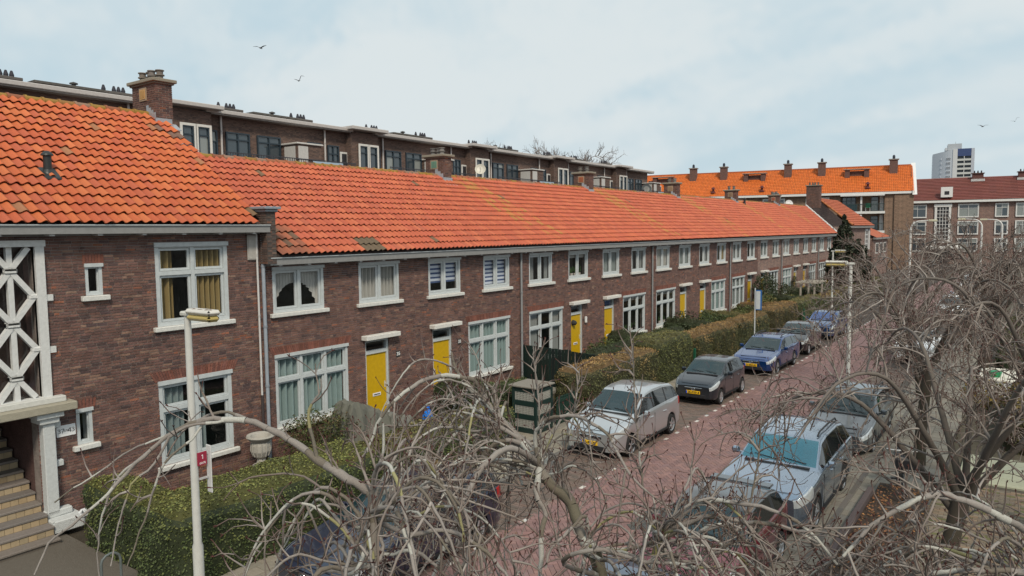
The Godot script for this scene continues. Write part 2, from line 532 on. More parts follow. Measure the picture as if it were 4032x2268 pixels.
# tiles of one slope; eave and ridge are (y, z); shade(x, s) gives each tile its colour; the ones nearest the camera are parts of their own
func tiles(roof: Node3D, x0: float, x1: float, eave: Vector2, ridge: Vector2, rows: int, seg: int, shade: Callable, single: int, reverse := false, x1_ridge := -1.0) -> void:
	var slope := Vector3(0, eave.x - ridge.x, eave.y - ridge.y)
	var l := slope.length()
	var zdir := slope / l
	var ydir := zdir.cross(Vector3.RIGHT)
	var xe := x1
	x1 = maxf(x1, x1_ridge)
	var cols := roundi((x1 - x0) / 0.213)
	var pitch := (x1 - x0) / cols
	var expo := l / rows
	var t := tile_template(seg, pitch, expo + 0.05)
	var mb := MB.new()
	var meshes := {}
	var alone := 0
	for r in rows:
		var row := rows - 1 - r
		for c in cols:
			var col := cols - 1 - c if reverse else c
			var o := Vector3(x0 + col * pitch, ridge.x, ridge.y) + zdir * (row * expo)
			if x1_ridge > 0 and o.x > lerpf(x1_ridge, xe, (row + 0.5) / rows) - pitch: continue
			var tw := R.randf_range(-0.02, 0.02)
			var b := Basis(Vector3.RIGHT, ydir, zdir) * Basis(Vector3.UP, tw) * Basis(Vector3.RIGHT, R.randf_range(-0.012, 0.012))
			var tr := Transform3D(b, o + ydir * (0.012 + R.randf_range(-0.005, 0.005)) + zdir * R.randf_range(-0.01, 0.01))
			var shd: Color = shade.call(o.x + 0.12, (row + 0.5) / rows)
			if shd.a < 0.5: continue
			var wear := 1.0 + 0.34 * hn.get_noise_3d(o.x * 0.35, row * 0.45, 7.0) + 0.2 * hn.get_noise_3d(o.x * 1.6, row * 0.3, 70.0)
			shd *= snappedf(wear, 0.08) if alone < single else wear
			shd.a = 1.0
			if alone < single:
				alone += 1
				var key := shd.to_html()
				if not meshes.has(key):
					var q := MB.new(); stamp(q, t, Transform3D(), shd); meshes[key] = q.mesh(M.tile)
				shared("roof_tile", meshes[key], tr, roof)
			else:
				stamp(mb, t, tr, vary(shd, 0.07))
	put("roof_tiles", mb, M.tile, roof).set_meta("kind", "stuff")

func ridge_caps(roof: Node3D, x0: float, x1: float, y: float, z: float, lichen: float) -> void:
	var k := maxi(1, roundi((x1 - x0) / 0.40))
	var w := (x1 - x0) / k
	for i in k:
		var mb := MB.new()
		var col := vary(L(0.36, 0.13, 0.06), 0.2)
		if R.randf() < lichen: col = col.lerp(L(0.36, 0.23, 0.03), R.randf_range(0.4, 0.9))
		elif R.randf() < 0.4: col = col.lerp(L(0.30, 0.24, 0.18), 0.6)
		var a := x0 + i * w - 0.02; var b := x0 + (i + 1) * w
		var lastp := []
		for st in [[a, 0.125], [a + 0.06, 0.128], [a + 0.061, 0.108], [b, 0.100]]:
			var ring := []
			for j in 9:
				var an := PI * (j / 8.0) - 0.12 + 0.24 * (j / 8.0) - 0.0
				ring.append(Vector3(st[0], y - 0.03 + sin(an) * st[1], z + cos(an) * st[1]))
			if lastp:
				for j in 8: mb.quad(lastp[j], ring[j], ring[j + 1], lastp[j + 1], col)
			else:
				for j in range(1, 8): mb.tri(ring[0], ring[j], ring[j + 1], col)
			lastp = ring
		put("ridge_tile", mb, M.tile, roof)

# a window in a front wall whose face is z = zf; cols and rows are the inner divisions as fractions (rows from the top)
func window(parent: Node3D, x0: float, x1: float, y0: float, y1: float, zf: float, cols: Array, rows: Array, curtain_kind: String, sash := 0.05, fr := 0.085, sill := true, col := FRAME) -> Node3D:
	var mb := MB.new()
	var zb := zf - 0.12; var z1 := zf - 0.015
	var head := fr * 1.1
	mb.box(x0, y0, zb, x0 + fr, y1, z1, col); mb.box(x1 - fr, y0, zb, x1, y1, z1, col)
	mb.box(x0 + fr, y0, zb, x1 - fr, y0 + fr, z1, col); mb.box(x0 + fr, y1 - head, zb, x1 - fr, y1, z1, col)
	mb.box(x0 - 0.015, y1 - head * 0.75, z1, x1 + 0.015, y1 + 0.02, zf + 0.035, col)
	var xs := [x0 + fr]; var ys := [y1 - head]
	for c in cols:
		var m: float = lerpf(x0, x1, c)
		mb.box(m - fr * 0.45, y0 + fr, zb, m + fr * 0.45, y1 - head, z1 - 0.006, col)
		xs.append(m - fr * 0.45); xs.append(m + fr * 0.45)
	xs.append(x1 - fr)
	for c in rows:
		var m: float = lerpf(y1, y0, c)
		for i in range(0, xs.size(), 2):
			mb.box(xs[i], m - fr * 0.5, zb, xs[i + 1], m + fr * 0.5, z1 + 0.004, col)
		ys.append(m + fr * 0.5); ys.append(m - fr * 0.5)
	ys.append(y0 + fr)
	var cells := []
	for i in range(0, xs.size(), 2):
		for j in range(0, ys.size(), 2):
			var a: float = xs[i]; var b: float = xs[i + 1]; var t: float = ys[j]; var d: float = ys[j + 1]
			var s := sash; var q0 := zb + 0.01; var q1 := z1 - 0.045
			if s > 0.03:
				a += 0.007; b -= 0.007; d += 0.007; t -= 0.007
			if s > 0:
				mb.box(a, d, q0, a + s, t, q1, col); mb.box(b - s, d, q0, b, t, q1, col)
				mb.box(a + s, d, q0, b - s, d + s, q1, col); mb.box(a + s, t - s, q0, b - s, t, q1, col)
			cells.append([a + s, b - s, d + s, t - s])
	var w := put("window", mb, M.satin, parent)
	for c in cells:
		var q := MB.new()
		var z: float = zf - 0.085
		q.quad(Vector3(c[0], c[2], z + R.randf_range(-0.003, 0.003)), Vector3(c[1], c[2], z + R.randf_range(-0.003, 0.003)), Vector3(c[1], c[3], z + R.randf_range(-0.003, 0.003)), Vector3(c[0], c[3], z), Color.WHITE)
		put("pane", q, M.pane, w)
	if sill:
		var q := MB.new()
		q.bevel(x0 - 0.11, y0 - 0.115, zf - 0.06, x1 + 0.11, y0 - 0.004, zf + 0.10, 0.012, SILL)
		put("sill", q, M.stone, w)
	if curtain_kind:
		curtain(w, curtain_kind, x0 + fr, x1 - fr, y0 + fr, y1 - head, zf - 0.20)
	return w

func drape(mb: MB, x0: float, x1: float, yb: Callable, y1: float, z: float, col: Color, fold := 0.16, amp := 0.035, k := 0.02) -> void:
	var n := int((x1 - x0) / k)
	var ph := R.randf() * TAU
	for i in n:
		var a := x0 + (x1 - x0) * i / n; var b := x0 + (x1 - x0) * (i + 1) / n
		var za := z + amp * sin(a / fold * TAU + ph + sin(a * 3.1) * 1.2); var zb := z + amp * sin(b / fold * TAU + ph + sin(b * 3.1) * 1.2)
		var ya: float = yb.call(a); var yb2: float = yb.call(b)
		mb.quad(Vector3(a, ya, za), Vector3(b, yb2, zb), Vector3(b, y1, zb), Vector3(a, y1, za), col)

func curtain(w: Node3D, kind: String, x0: float, x1: float, y0: float, y1: float, z: float) -> void:
	var mb := MB.new()
	var wd := x1 - x0
	var low := func(_x): return y0
	match kind:
		"pleats":
			drape(mb, x0, x1, low, y1, z, L(0.25, 0.34, 0.34), 0.22, 0.10)
		"nets":
			drape(mb, x0, x1, low, y1, z, L(0.24, 0.28, 0.28), 0.14, 0.05)
		"lace":
			drape(mb, x0, x1, low, y1, z, L(0.40, 0.40, 0.38), 0.16, 0.085)
		"scallop":
			var mid := (x0 + x1) / 2
			drape(mb, x0, x1, func(x): return lerpf(y1 - 0.38, y0, pow(clampf(absf(x - mid) / (wd * 0.5) * 1.06, 0, 1), 2.6)) + 0.03 * absf(sin(x * 30)), y1, z, L(0.5, 0.5, 0.48), 0.1, 0.03)
		"ochre":
			drape(mb, x0, x0 + wd * 0.24, low, y1, z, L(0.27, 0.20, 0.085), 0.15, 0.08)
			drape(mb, x1 - wd * 0.42, x1, low, y1, z, L(0.27, 0.20, 0.085), 0.15, 0.08)
		"sides":
			drape(mb, x0, x0 + wd * 0.30, low, y1, z, L(0.24, 0.26, 0.26), 0.13, 0.04)
			drape(mb, x1 - wd * 0.2, x1, low, y1, z, L(0.24, 0.26, 0.26), 0.13, 0.04)
		"drawn_left":
			drape(mb, x0, x0 + wd * 0.34, low, y1, z, L(0.2, 0.26, 0.27), 0.15, 0.05)
			drape(mb, x0 + wd * 0.5, x0 + wd * 0.68, low, y1, z, L(0.22, 0.28, 0.29), 0.15, 0.05)
		"zebra", "zebra_half":
			var y := y1
			var stop := y0 if kind == "zebra" else lerpf(y0, y1, 0.42)
			while y > stop:
				mb.box(x0, y - 0.085, z, x1, y, z + 0.006, L(0.62, 0.68, 0.78))
				mb.box(x0, y - 0.15, z - 0.004, x1, y - 0.085, z, L(0.06, 0.10, 0.22))
				y -= 0.15
		"pots":
			drape(mb, x0, x1, func(_x): return y1 - 0.22, y1, z, L(0.42, 0.42, 0.4), 0.1, 0.03)
			for i in 3:
				var px := lerpf(x0 + 0.2, x1 - 0.2, (i + R.randf_range(0.2, 0.8)) / 3.0)
				mb.lathe(PackedVector2Array([Vector2(0, 0), Vector2(0.06, 0), Vector2(0.085, 0.16), Vector2(0, 0.16)]), Vector3(px, y0, z + 0.03), Vector3.UP, 10, L(0.5, 0.46, 0.42))
				for j in 14:
					var d := Vector3(R.randf_range(-0.12, 0.12), R.randf_range(0.2, 0.5), R.randf_range(-0.05, 0.05))
					mb.quad(Vector3(px, y0 + 0.14, z + 0.03), Vector3(px + d.x + 0.02, y0 + d.y * 0.7, z + 0.03 + d.z), Vector3(px + d.x, y0 + d.y, z + 0.03 + d.z), Vector3(px + d.x - 0.025, y0 + d.y * 0.7, z + 0.03 + d.z), L(0.05, 0.11, 0.03))
	if mb.v.size():
		put("curtain", mb, M.cloth, w)

func shell(parent: Node3D, x0: float, x1: float, zf: float, zb: float, ytop: float, mid: float) -> void:
	# back wall, party walls and floors that close the rooms behind the windows
	var mb := MB.new()
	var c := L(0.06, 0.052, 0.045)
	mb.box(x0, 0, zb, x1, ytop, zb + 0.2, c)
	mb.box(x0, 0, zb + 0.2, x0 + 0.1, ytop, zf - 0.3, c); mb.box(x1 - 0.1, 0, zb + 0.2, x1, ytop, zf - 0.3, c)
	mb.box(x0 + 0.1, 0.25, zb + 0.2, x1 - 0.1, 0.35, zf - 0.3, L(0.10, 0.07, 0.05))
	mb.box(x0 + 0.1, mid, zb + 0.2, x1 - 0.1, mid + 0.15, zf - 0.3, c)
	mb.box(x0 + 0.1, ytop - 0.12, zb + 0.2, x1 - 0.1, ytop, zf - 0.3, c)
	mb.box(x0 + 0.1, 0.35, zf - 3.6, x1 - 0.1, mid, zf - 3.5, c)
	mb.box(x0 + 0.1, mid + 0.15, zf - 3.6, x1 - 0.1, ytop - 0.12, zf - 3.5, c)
	put("interior", mb, M.plain, parent)

func roof_bed(parent: Node3D, x0: float, x1: float, eave: Vector2, ridge: Vector2) -> MeshInstance3D:
	var mb := MB.new()
	var c := L(0.05, 0.035, 0.03)
	var back := Vector2(eave.x, 2 * ridge.y - eave.y)
	var a := Vector3(x0, eave.x - 0.03, eave.y - 0.03); var b := Vector3(x0, ridge.x - 0.03, ridge.y); var d := Vector3(x0, back.x - 0.03, back.y)
	var w := Vector3(x1 - x0, 0, 0); var dn := Vector3(0, -0.1, 0)
	mb.quad(a, a + w, b + w, b, c); mb.quad(b, b + w, d + w, d, L(0.34, 0.12, 0.06))
	mb.quad(a + dn, b + dn, b + w + dn, a + w + dn, c); mb.quad(b + dn, d + dn, d + w + dn, b + w + dn, c)
	for s in [Vector3.ZERO, w]:
		mb.quad(a + s, b + s, b + dn + s, a + dn + s, c); mb.quad(b + s, d + s, d + dn + s, b + dn + s, c)
	mb.quad(a, a + dn, a + dn + w, a + w, c); mb.quad(d, d + w, d + dn + w, d + dn, c)
	return put("roof", mb, M.plain, parent)

func chimney(roof: Node3D, x0: float, x1: float, z0: float, z1: float, yb: float, yt: float, pots: int, near: bool, tablet := true, tabcol := Color(0.42, 0.30, 0.20), pot_r := 0.1) -> Node3D:
	# z1 is the street side; the tablet sits on the end face at x0
	var mb := MB.new()
	mb.box(x0 + 0.01, yb, z0 + 0.01, x1 - 0.01, yt, z1 - 0.01, MORTAR * 0.9)
	var ch := put("chimney", mb, M.matte, roof)
	mb = MB.new()
	for side in 3:
		# 0: end face towards -x, 1: street face, 2: end face towards +x
		var wdt := z1 - z0 if side != 1 else x1 - x0
		if side == 0: mb.at(Transform3D(Basis(Vector3(0, 0, 1), Vector3.UP, Vector3(-1, 0, 0)), Vector3(x0 + 0.01, 0, z0)))
		elif side == 1: mb.at(Transform3D(Basis(), Vector3(x0, 0, z1 - 0.01)))
		else: mb.at(Transform3D(Basis(Vector3(0, 0, -1), Vector3.UP, Vector3(1, 0, 0)), Vector3(x1 - 0.01, 0, z1)))
		var step := 0.0625 if near else 0.085
		for r in int((yt - yb) / step):
			var x := 0.0 if r % 2 else -0.1
			while x < wdt - 0.01:
				var a := maxf(x, 0.0); var b := minf(x + 0.2, wdt)
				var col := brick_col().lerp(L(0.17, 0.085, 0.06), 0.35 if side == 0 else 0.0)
				if b - a > 0.02: one_brick(mb, a + 0.004, yb + r * step, b - 0.004, yb + r * step + step - 0.011, 0.0, 0.012, col)
				x += 0.211
	mb.home()
	put("chimney_bricks", mb, M.matte, ch).set_meta("kind", "stuff")
	var cap := MB.new()
	cap.bevel(x0 - 0.11, yt, z0 - 0.11, x1 + 0.11, yt + 0.10, z1 + 0.11, 0.015, L(0.27, 0.24, 0.19))
	cap.bevel(x0 - 0.05, yt - 0.05, z0 - 0.05, x1 + 0.05, yt - 0.001, z1 + 0.05, 0.01, L(0.20, 0.17, 0.14))
	put("chimney_cap", cap, M.stone, ch)
	for i in pots:
		var pm := MB.new()
		var o := Vector3((x0 + x1) / 2 + (0.05 if i % 2 else -0.05), yt + 0.1, lerpf(z0 + 0.13, z1 - 0.13, (i + 0.5) / pots if pots > 1 else 0.5))
		var c := vary(L(0.20, 0.18, 0.165), 0.2)
		pm.lathe(PackedVector2Array([Vector2(pot_r * 0.95, 0), Vector2(pot_r * 0.85, 0.13), Vector2(pot_r * 1.3, 0.135), Vector2(pot_r * 1.3, 0.165), Vector2(pot_r * 0.9, 0.17), Vector2(pot_r * 0.95, 0.27), Vector2(pot_r * 1.25, 0.275), Vector2(pot_r * 1.25, 0.30), Vector2(0.0, 0.31)]), o, Vector3.UP, 14, c)
		put("chimney_pot", pm, M.stone, ch)
	if tablet:
		var t := MB.new()
		var zc := (z0 + z1) / 2; var yc := yt - 0.32
		t.box(x0 - 0.03, yc - 0.19, zc - 0.2, x0 - 0.005, yc + 0.19, zc + 0.2, L(0.36, 0.27, 0.19))
		t.box(x0 - 0.042, yc - 0.14, zc - 0.15, x0 - 0.03, yc + 0.14, zc + 0.15, tabcol)
		for i in 3: t.box(x0 - 0.052, yc - 0.10, zc - 0.11 + i * 0.085, x0 - 0.042, yc + 0.10, zc - 0.06 + i * 0.085, tabcol * 0.75)
		put("stone_tablet", t, M.stone, ch)
	return ch

func flashing(roof: Node3D, x0: float, x1: float, z1: float, yr: float, slope: float, n := 4, from_ridge := 1.0) -> void:
	# stepped lead down the end face and an apron over the tiles in front
	var mb := MB.new()
	var c := L(0.47, 0.50, 0.54)
	for i in n:
		var za := z1 - from_ridge + from_ridge * i / n; var zb := z1 - from_ridge + from_ridge * (i + 1) / n
		var y := yr - (zb - (z1 - from_ridge)) * slope
		mb.box(x0 - 0.022, y - 0.12, za, x0 - 0.006, y + 0.36, zb - 0.008, vary(c, 0.08))
	var yf := yr - from_ridge * slope
	mb.box(x0 - 0.03, yf - 0.1, z1 + 0.005, x1 + 0.03, yf + 0.2, z1 + 0.02, c)
	var a := Vector3(x0 - 0.14, yf + 0.06, z1 + 0.02); var b := Vector3(x1 + 0.14, yf + 0.06, z1 + 0.02)
	var d := Vector3(0, -0.30 * slope, 0.30)
	mb.quad(a, b, b + d, a + d, c); mb.quad(a + d, b + d, b + d + Vector3(0, -0.03, 0), a + d + Vector3(0, -0.03, 0), c)
	put("lead_flashing", mb, M.zinc_v, roof)

func gutter(parent: Node3D, x0: float, x1: float, yt: float, zf: float, big := false) -> void:
	var mb := MB.new()
	var h := 0.20
	mb.box(x0, yt - h, zf - 0.02, x1, yt - 0.028, zf + 0.38, GUTTER)
	mb.box(x0, yt - 0.026, zf + 0.02, x1, yt, zf + 0.415, L(0.46, 0.50, 0.52))
	mb.box(x0, yt - h - 0.045, zf + 0.003, x1, yt - h - 0.002, zf + 0.05, L(0.26, 0.25, 0.24))
	var x := x0 + 0.3
	while x < x1:
		mb.box(x, yt - h - 0.04, zf + 0.055, x + 0.1, yt - h - 0.002, zf + 0.34, L(0.5, 0.5, 0.49))
		x += 0.95
	put("gutter", mb, M.satin, parent)

func text(s: String, parent: Node3D, p: Vector3, turn: float, size: float, mat: Material, bold := false) -> void:
	var t := TextMesh.new()
	var f := SystemFont.new(); f.font_names = PackedStringArray(["Droid Sans"]); f.font_weight = 700 if bold else 400
	t.font = f; t.text = s; t.font_size = 48; t.pixel_size = size / 48.0; t.depth = 0.004
	t.material = mat
	var o := MeshInstance3D.new()
	o.mesh = t
	o.name = numbered(parent, "lettering")
	parent.add_child(o, true)
	o.position = p - where(parent)
	o.rotation.y = turn

func downpipe(parent: Node3D, x: float, y0: float, y1: float, z: float, r: float, col: Color, called := "downpipe") -> void:
	var mb := MB.new()
	mb.tube(PackedVector3Array([Vector3(x, y0, z), Vector3(x, y1, z)]), r, r, 10, col, col)
	var y := y0 + 0.5
	while y < y1:
		mb.tube(PackedVector3Array([Vector3(x, y, z), Vector3(x, y + 0.06, z)]), r * 1.25, r * 1.25, 10, col * 0.8, col * 0.8)
		y += 1.6
	put(called, mb, M.satin, parent)

func door(parent: Node3D, x0: float, x1: float, zf: float, col: Color, mirrored: bool, transom := true) -> void:
	var y0 := 0.46; var y1 := 2.50; var top := 2.93
	var mb := MB.new()
	var f := 0.07
	mb.box(x0 - f, y0 - 0.1, zf - 0.17, x0, top, zf - 0.05, FRAME); mb.box(x1, y0 - 0.1, zf - 0.17, x1 + f, top, zf - 0.05, FRAME)
	mb.box(x0, y1, zf - 0.17, x1, y1 + 0.11, zf - 0.045, FRAME); mb.box(x0, top - 0.05, zf - 0.17, x1, top, zf - 0.05, FRAME)
	var fr := put("door_frame", mb, M.satin, parent)
	var q := MB.new()
	q.quad(Vector3(x0, y1 + 0.11, zf - 0.11), Vector3(x1, y1 + 0.11, zf - 0.11), Vector3(x1, top - 0.05, zf - 0.11), Vector3(x0, top - 0.05, zf - 0.11), Color.WHITE)
	put("pane", q, M.pane, fr)
	q = MB.new()
	q.bevel(x0 - 0.22, top + 0.05, zf - 0.04, x1 + 0.38, top + 0.19, zf + 0.24, 0.012, L(0.70, 0.69, 0.65))
	put("door_canopy", q, M.stone, parent)
	q = MB.new()
	q.bevel(x0 + 0.004, y0, zf - 0.13, x1 - 0.004, y1 - 0.004, zf - 0.09, 0.006, col)
	var d := put("door", q, M.satin, parent)
	q = MB.new()
	var mx := (x0 + x1) / 2
	q.bevel(mx - 0.17, 1.13, zf - 0.09, mx + 0.17, 1.23, zf - 0.072, 0.005, L(0.7, 0.7, 0.72))
	q.box(mx - 0.13, 1.165, zf - 0.072, mx + 0.13, 1.195, zf - 0.07, L(0.03, 0.03, 0.04))
	put("letterbox", q, M.gloss, d)
	q = MB.new()
	var hx := x1 - 0.07 if not mirrored else x0 + 0.07
	q.box(hx - 0.02, 1.35, zf - 0.09, hx + 0.02, 1.55, zf - 0.08, L(0.5, 0.5, 0.52))
	q.box(hx - 0.012, 1.46, zf - 0.08, hx + 0.012, 1.485, zf - 0.03, L(0.6, 0.6, 0.62))
	put("door_handle", q, M.gloss, d)
	q = MB.new()
	q.bevel(x0 - 0.25, 0.02, zf + 0.004, x1 + 0.25, 0.36, zf + 0.55, 0.02, L(0.27, 0.26, 0.24))
	put("door_step", q, M.stone, parent)

# ---------------------------------------------------------------- the taller house at the corner
func shade_corner(x: float, s: float) -> Color:
	var k := R.randf()
	var pal := [L(0.56, 0.128, 0.040), L(0.59, 0.145, 0.044), L(0.53, 0.112, 0.040), L(0.61, 0.165, 0.055), L(0.51, 0.115, 0.050)]
	var c: Color = pal[R.randi() % 5]
	if k < 0.005: return L(0.20, 0.12, 0.06)
	if k < 0.015: return L(0.38, 0.17, 0.08)
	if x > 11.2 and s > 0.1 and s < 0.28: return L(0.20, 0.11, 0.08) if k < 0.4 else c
	return c

func corner_house() -> void:
	var h := thing("corner_house", "tall brick house with stair lattice and orange tiled roof, numbered 37 to 43", "house", Vector3(6.6, 0, 0))
	var zf := 0.05
	var holes := [Rect2(8.89, 4.13, 1.88, 1.96), Rect2(8.83, 0.80, 1.92, 2.02), Rect2(7.34, 4.99, 0.36, 0.68), Rect2(7.0, 1.77, 0.33, 0.77), Rect2(2.9, 2.9, 3.47, 3.18), Rect2(2.9, -0.1, 3.35, 2.77)]
	var mb := MB.new()
	panel(mb, 1.5, 11.8, -0.1, 6.5, holes, zf - 0.012, zf - 0.3, MORTAR)
	mb.quad(Vector3(11.8, -0.1, zf - 0.012), Vector3(11.8, -0.1, -9), Vector3(11.8, 6.5, -9), Vector3(11.8, 6.5, zf - 0.012), MORTAR)
	var wall := put("wall", mb, M.matte, h)
	bricks(wall, 4.9, 11.8, 0.0, 6.36, holes, zf, Rect2(6.9, 2.6, 2.2, 2.4))
	mb = MB.new()
	soldier(mb, 8.75, 10.85, 2.83, 0.24, zf); soldier(mb, 6.95, 7.4, 2.55, 0.2, zf, 0.05); soldier(mb, 7.3, 7.75, 5.68, 0.2, zf, 0.0)
	put("flat_arch", mb, M.matte, wall).set_meta("kind", "stuff")
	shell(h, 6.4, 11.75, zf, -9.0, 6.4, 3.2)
	mb = MB.new()
	mb.box(2.8, 0, -9.0, 6.3, 6.4, -8.8, MORTAR); mb.box(2.8, 0, -8.8, 2.9, 6.4, -0.3, MORTAR)
	mb.box(6.27, 0.0, -8.8, 6.39, 6.4, zf - 0.29, L(0.12, 0.065, 0.055)); mb.box(2.9, 2.68, -1.6, 6.27, 2.88, zf - 0.3, L(0.25, 0.25, 0.24)); mb.box(2.9, 6.3, -8.8, 6.27, 6.4, -0.3, L(0.2, 0.2, 0.19))
	put("stairwell", mb, M.matte, h)
	# windows
	window(h, 8.89, 10.77, 4.13, 6.09, zf, [0.5], [0.36], "ochre", 0.055, 0.10)
	window(h, 8.83, 10.75, 0.80, 2.82, zf, [0.5], [0.34], "drawn_left", 0.055, 0.10)
	window(h, 7.34, 7.70, 4.99, 5.67, zf, [], [], "", 0.02, 0.07)
	window(h, 7.0, 7.33, 1.77, 2.54, zf, [], [], "sides", 0.02, 0.07)
	# stair lattice: frame, dark panes, zigzag tracery
	mb = MB.new()
	var wc := L(0.66, 0.67, 0.66)
	mb.box(2.9, 6.08, zf - 0.1, 6.56, 6.21, zf + 0.10, wc)
	mb.box(6.37, 2.86, zf - 0.1, 6.54, 6.08, zf + 0.07, wc)
	mb.box(2.9, 2.87, zf - 0.12, 6.37, 2.96, zf + 0.05, wc)
	for y in [4.95, 3.86]: mb.box(6.52, y, zf - 0.05, 6.67, y + 0.13, zf + 0.05, wc)
	var lat := put("stair_lattice", mb, M.stone, h)
	for k in 4:
		var xr := 6.36 - k * 0.44; var xl := xr - 0.44
		var flip := k % 2 == 1
		mb = MB.new()
		var z0 := zf - 0.10; var z1 := zf + 0.03
		if not flip: mb.box(xl - 0.05, 2.96, z0, xl + 0.05, 6.08, z1 - 0.012, wc)
		for j in range(-1, 4):
			var yl := 5.60 - j * 1.09; var yr := yl - 0.545
			var a := xl if not flip else xr; var b := xr - 0.03 if not flip else xl + 0.03
			for e in [[Vector2(a, yl), Vector2(b, yr)], [Vector2(b, yr), Vector2(a, yl - 1.09)]]:
				var p: Vector2 = e[0]; var q: Vector2 = e[1]
				if p.y > 6.06: p = p.lerp(q, (p.y - 6.06) / (p.y - q.y))
				if q.y < 2.98: q = q.lerp(p, (2.98 - q.y) / maxf(p.y - q.y, 0.001))
				if p.y - q.y < 0.05: continue
				var d := (q - p).normalized(); var s := Vector2(-d.y, d.x) * 0.052
				var pts := [p + s, q + s, q - s, p - s]
				var f := []; var g := []
				for w: Vector2 in pts:
					f.append(Vector3(w.x, w.y, z1)); g.append(Vector3(w.x, w.y, z0))
				mb.quad(f[3], f[2], f[1], f[0], wc)
				for i in 4: mb.quad(f[i], f[(i + 1) % 4], g[(i + 1) % 4], g[i], wc)
			if yl < 6.0 and yl > 3.0:
				mb.bevel(a - 0.13, yl - 0.07, z0, a + 0.13, yl + 0.07, z1 + 0.025, 0.03, wc)
			if yr > 3.0: mb.bevel(minf(b, xr) - 0.10, yr - 0.06, z0, minf(b, xr) + 0.10, yr + 0.06, z1 + 0.02, 0.03, wc)
		put("tracery", mb, M.stone, lat)
		mb = MB.new()
		mb.quad(Vector3(xl, 2.96, zf - 0.13), Vector3(xr, 2.96, zf - 0.13), Vector3(xr, 6.08, zf - 0.13), Vector3(xl, 6.08, zf - 0.13), Color.WHITE)
		put("pane", mb, M.pane, lat)
	# porch: canopy slab, post, plinth, stairs
	mb = MB.new()
	mb.bevel(2.6, 2.66, zf + 0.002, 6.88, 2.83, zf + 0.40, 0.015, L(0.36, 0.33, 0.26))
	mb.bevel(2.6, 2.832, zf + 0.002, 6.74, 2.95, zf + 0.22, 0.01, L(0.60, 0.60, 0.57))
	put("porch_slab", mb, M.stone, h)
	mb = MB.new()
	var pc := L(0.58, 0.60, 0.60)
	mb.bevel(6.27, 0.42, zf - 0.2, 6.50, 2.655, zf + 0.20, 0.012, pc)
	mb.bevel(6.20, 2.42, zf - 0.2, 6.57, 2.66, zf + 0.26, 0.012, pc)
	mb.bevel(6.13, 2.54, zf - 0.2, 6.64, 2.658, zf + 0.32, 0.012, pc)
	mb.bevel(6.50, 1.45, zf + 0.001, 6.66, 1.58, zf + 0.12, 0.01, pc); mb.bevel(6.50, 2.28, zf + 0.001, 6.64, 2.42, zf + 0.12, 0.01, pc)
	mb.bevel(6.24, 0.16, zf - 0.2, 6.86, 0.42, zf + 0.5, 0.02, pc); mb.bevel(6.24, 0.42, zf + 0.001, 6.75, 0.56, zf + 0.2, 0.02, pc)
	put("porch_post", mb, M.stone, h)
	for i in range(0, 13):
		mb = MB.new()
		var y := 0.185 * (i + 1); var z := 0.86 - 0.27 * i
		mb.bevel(2.95, y - 0.055, z - 0.30, 6.24, y, z + 0.02, 0.012, vary(L(0.20, 0.175, 0.16), 0.08))
		mb.box(2.95, y - 0.185, z - 0.30, 6.235, y - 0.056, z - 0.012, L(0.14, 0.12, 0.10))
		var st := put("stair_step", mb, M.stone, h)
		if i > 0:
			for k in 10:
				mb = MB.new()
				var x := 6.225 - 0.155 * (k + 1)
				mb.bevel(x + 0.003, y - 0.183, z - 0.012, x + 0.152, y - 0.058, z - 0.002, 0.003, vary(L(0.42, 0.325, 0.205), 0.14))
				put("riser_tile", mb, M.satin, st)
	# number plate, relief panel, pipes
	mb = MB.new()
	mb.box(6.59, 2.035, zf + 0.004, 6.965, 2.275, zf + 0.016, L(0.78, 0.79, 0.80))
	var np := put("number_plate", mb, M.gloss, h)
	text("37", np, Vector3(6.675, 2.155, zf + 0.018), 0, 0.13, M.ink)
	text("T/M", np, Vector3(6.782, 2.155, zf + 0.018), 0, 0.062, M.ink)
	text("43", np, Vector3(6.882, 2.155, zf + 0.018), 0, 0.13, M.ink)
	mb = MB.new()
	mb.bevel(11.33, 5.60, zf + 0.008, 11.66, 6.27, zf + 0.05, 0.02, L(0.40, 0.38, 0.35)); mb.box(11.37, 5.64, zf + 0.05, 11.62, 6.23, zf + 0.056, L(0.46, 0.44, 0.41))
	put("stone_panel", mb, M.stone, h)
	downpipe(h, 11.60, 2.0, 6.3, zf + 0.05, 0.028, L(0.62, 0.61, 0.60))
	downpipe(h, 11.60, 0.3, 2.0, zf + 0.05, 0.035, L(0.06, 0.05, 0.05))
	downpipe(h, 11.76, 0.1, 6.3, zf + 0.07, 0.05, L(0.33, 0.37, 0.42))
	gutter(h, 1.5, 11.80, 6.53, zf)
	# roof
	var eave := Vector2(6.56, 0.36); var ridge := Vector2(9.86, -4.85)
	var roof := roof_bed(h, 1.5, 11.62, eave, ridge)
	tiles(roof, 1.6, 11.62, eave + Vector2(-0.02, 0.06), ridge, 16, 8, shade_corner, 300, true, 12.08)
	ridge_caps(roof, 4.2, 11.5, ridge.x + 0.02, ridge.y, 0.55)
	var ch := chimney(h, 11.52, 12.04, -5.72, -4.40, 9.0, 10.78, 4, true, true, L(0.55, 0.33, 0.13))
	flashing(ch, 11.52, 11.96, -4.40, 9.84, 0.635, 4, 0.5)
	mb = MB.new()
	var vp := Vector3(7.30, 7.72, -1.36)
	mb.lathe(PackedVector2Array([Vector2(0.17, -0.12), Vector2(0.12, 0.0), Vector2(0.085, 0.06), Vector2(0.085, 0.36), Vector2(0.13, 0.37), Vector2(0.12, 0.41), Vector2(0.05, 0.47), Vector2(0, 0.48)]), vp, Vector3.UP, 16, L(0.02, 0.024, 0.024))
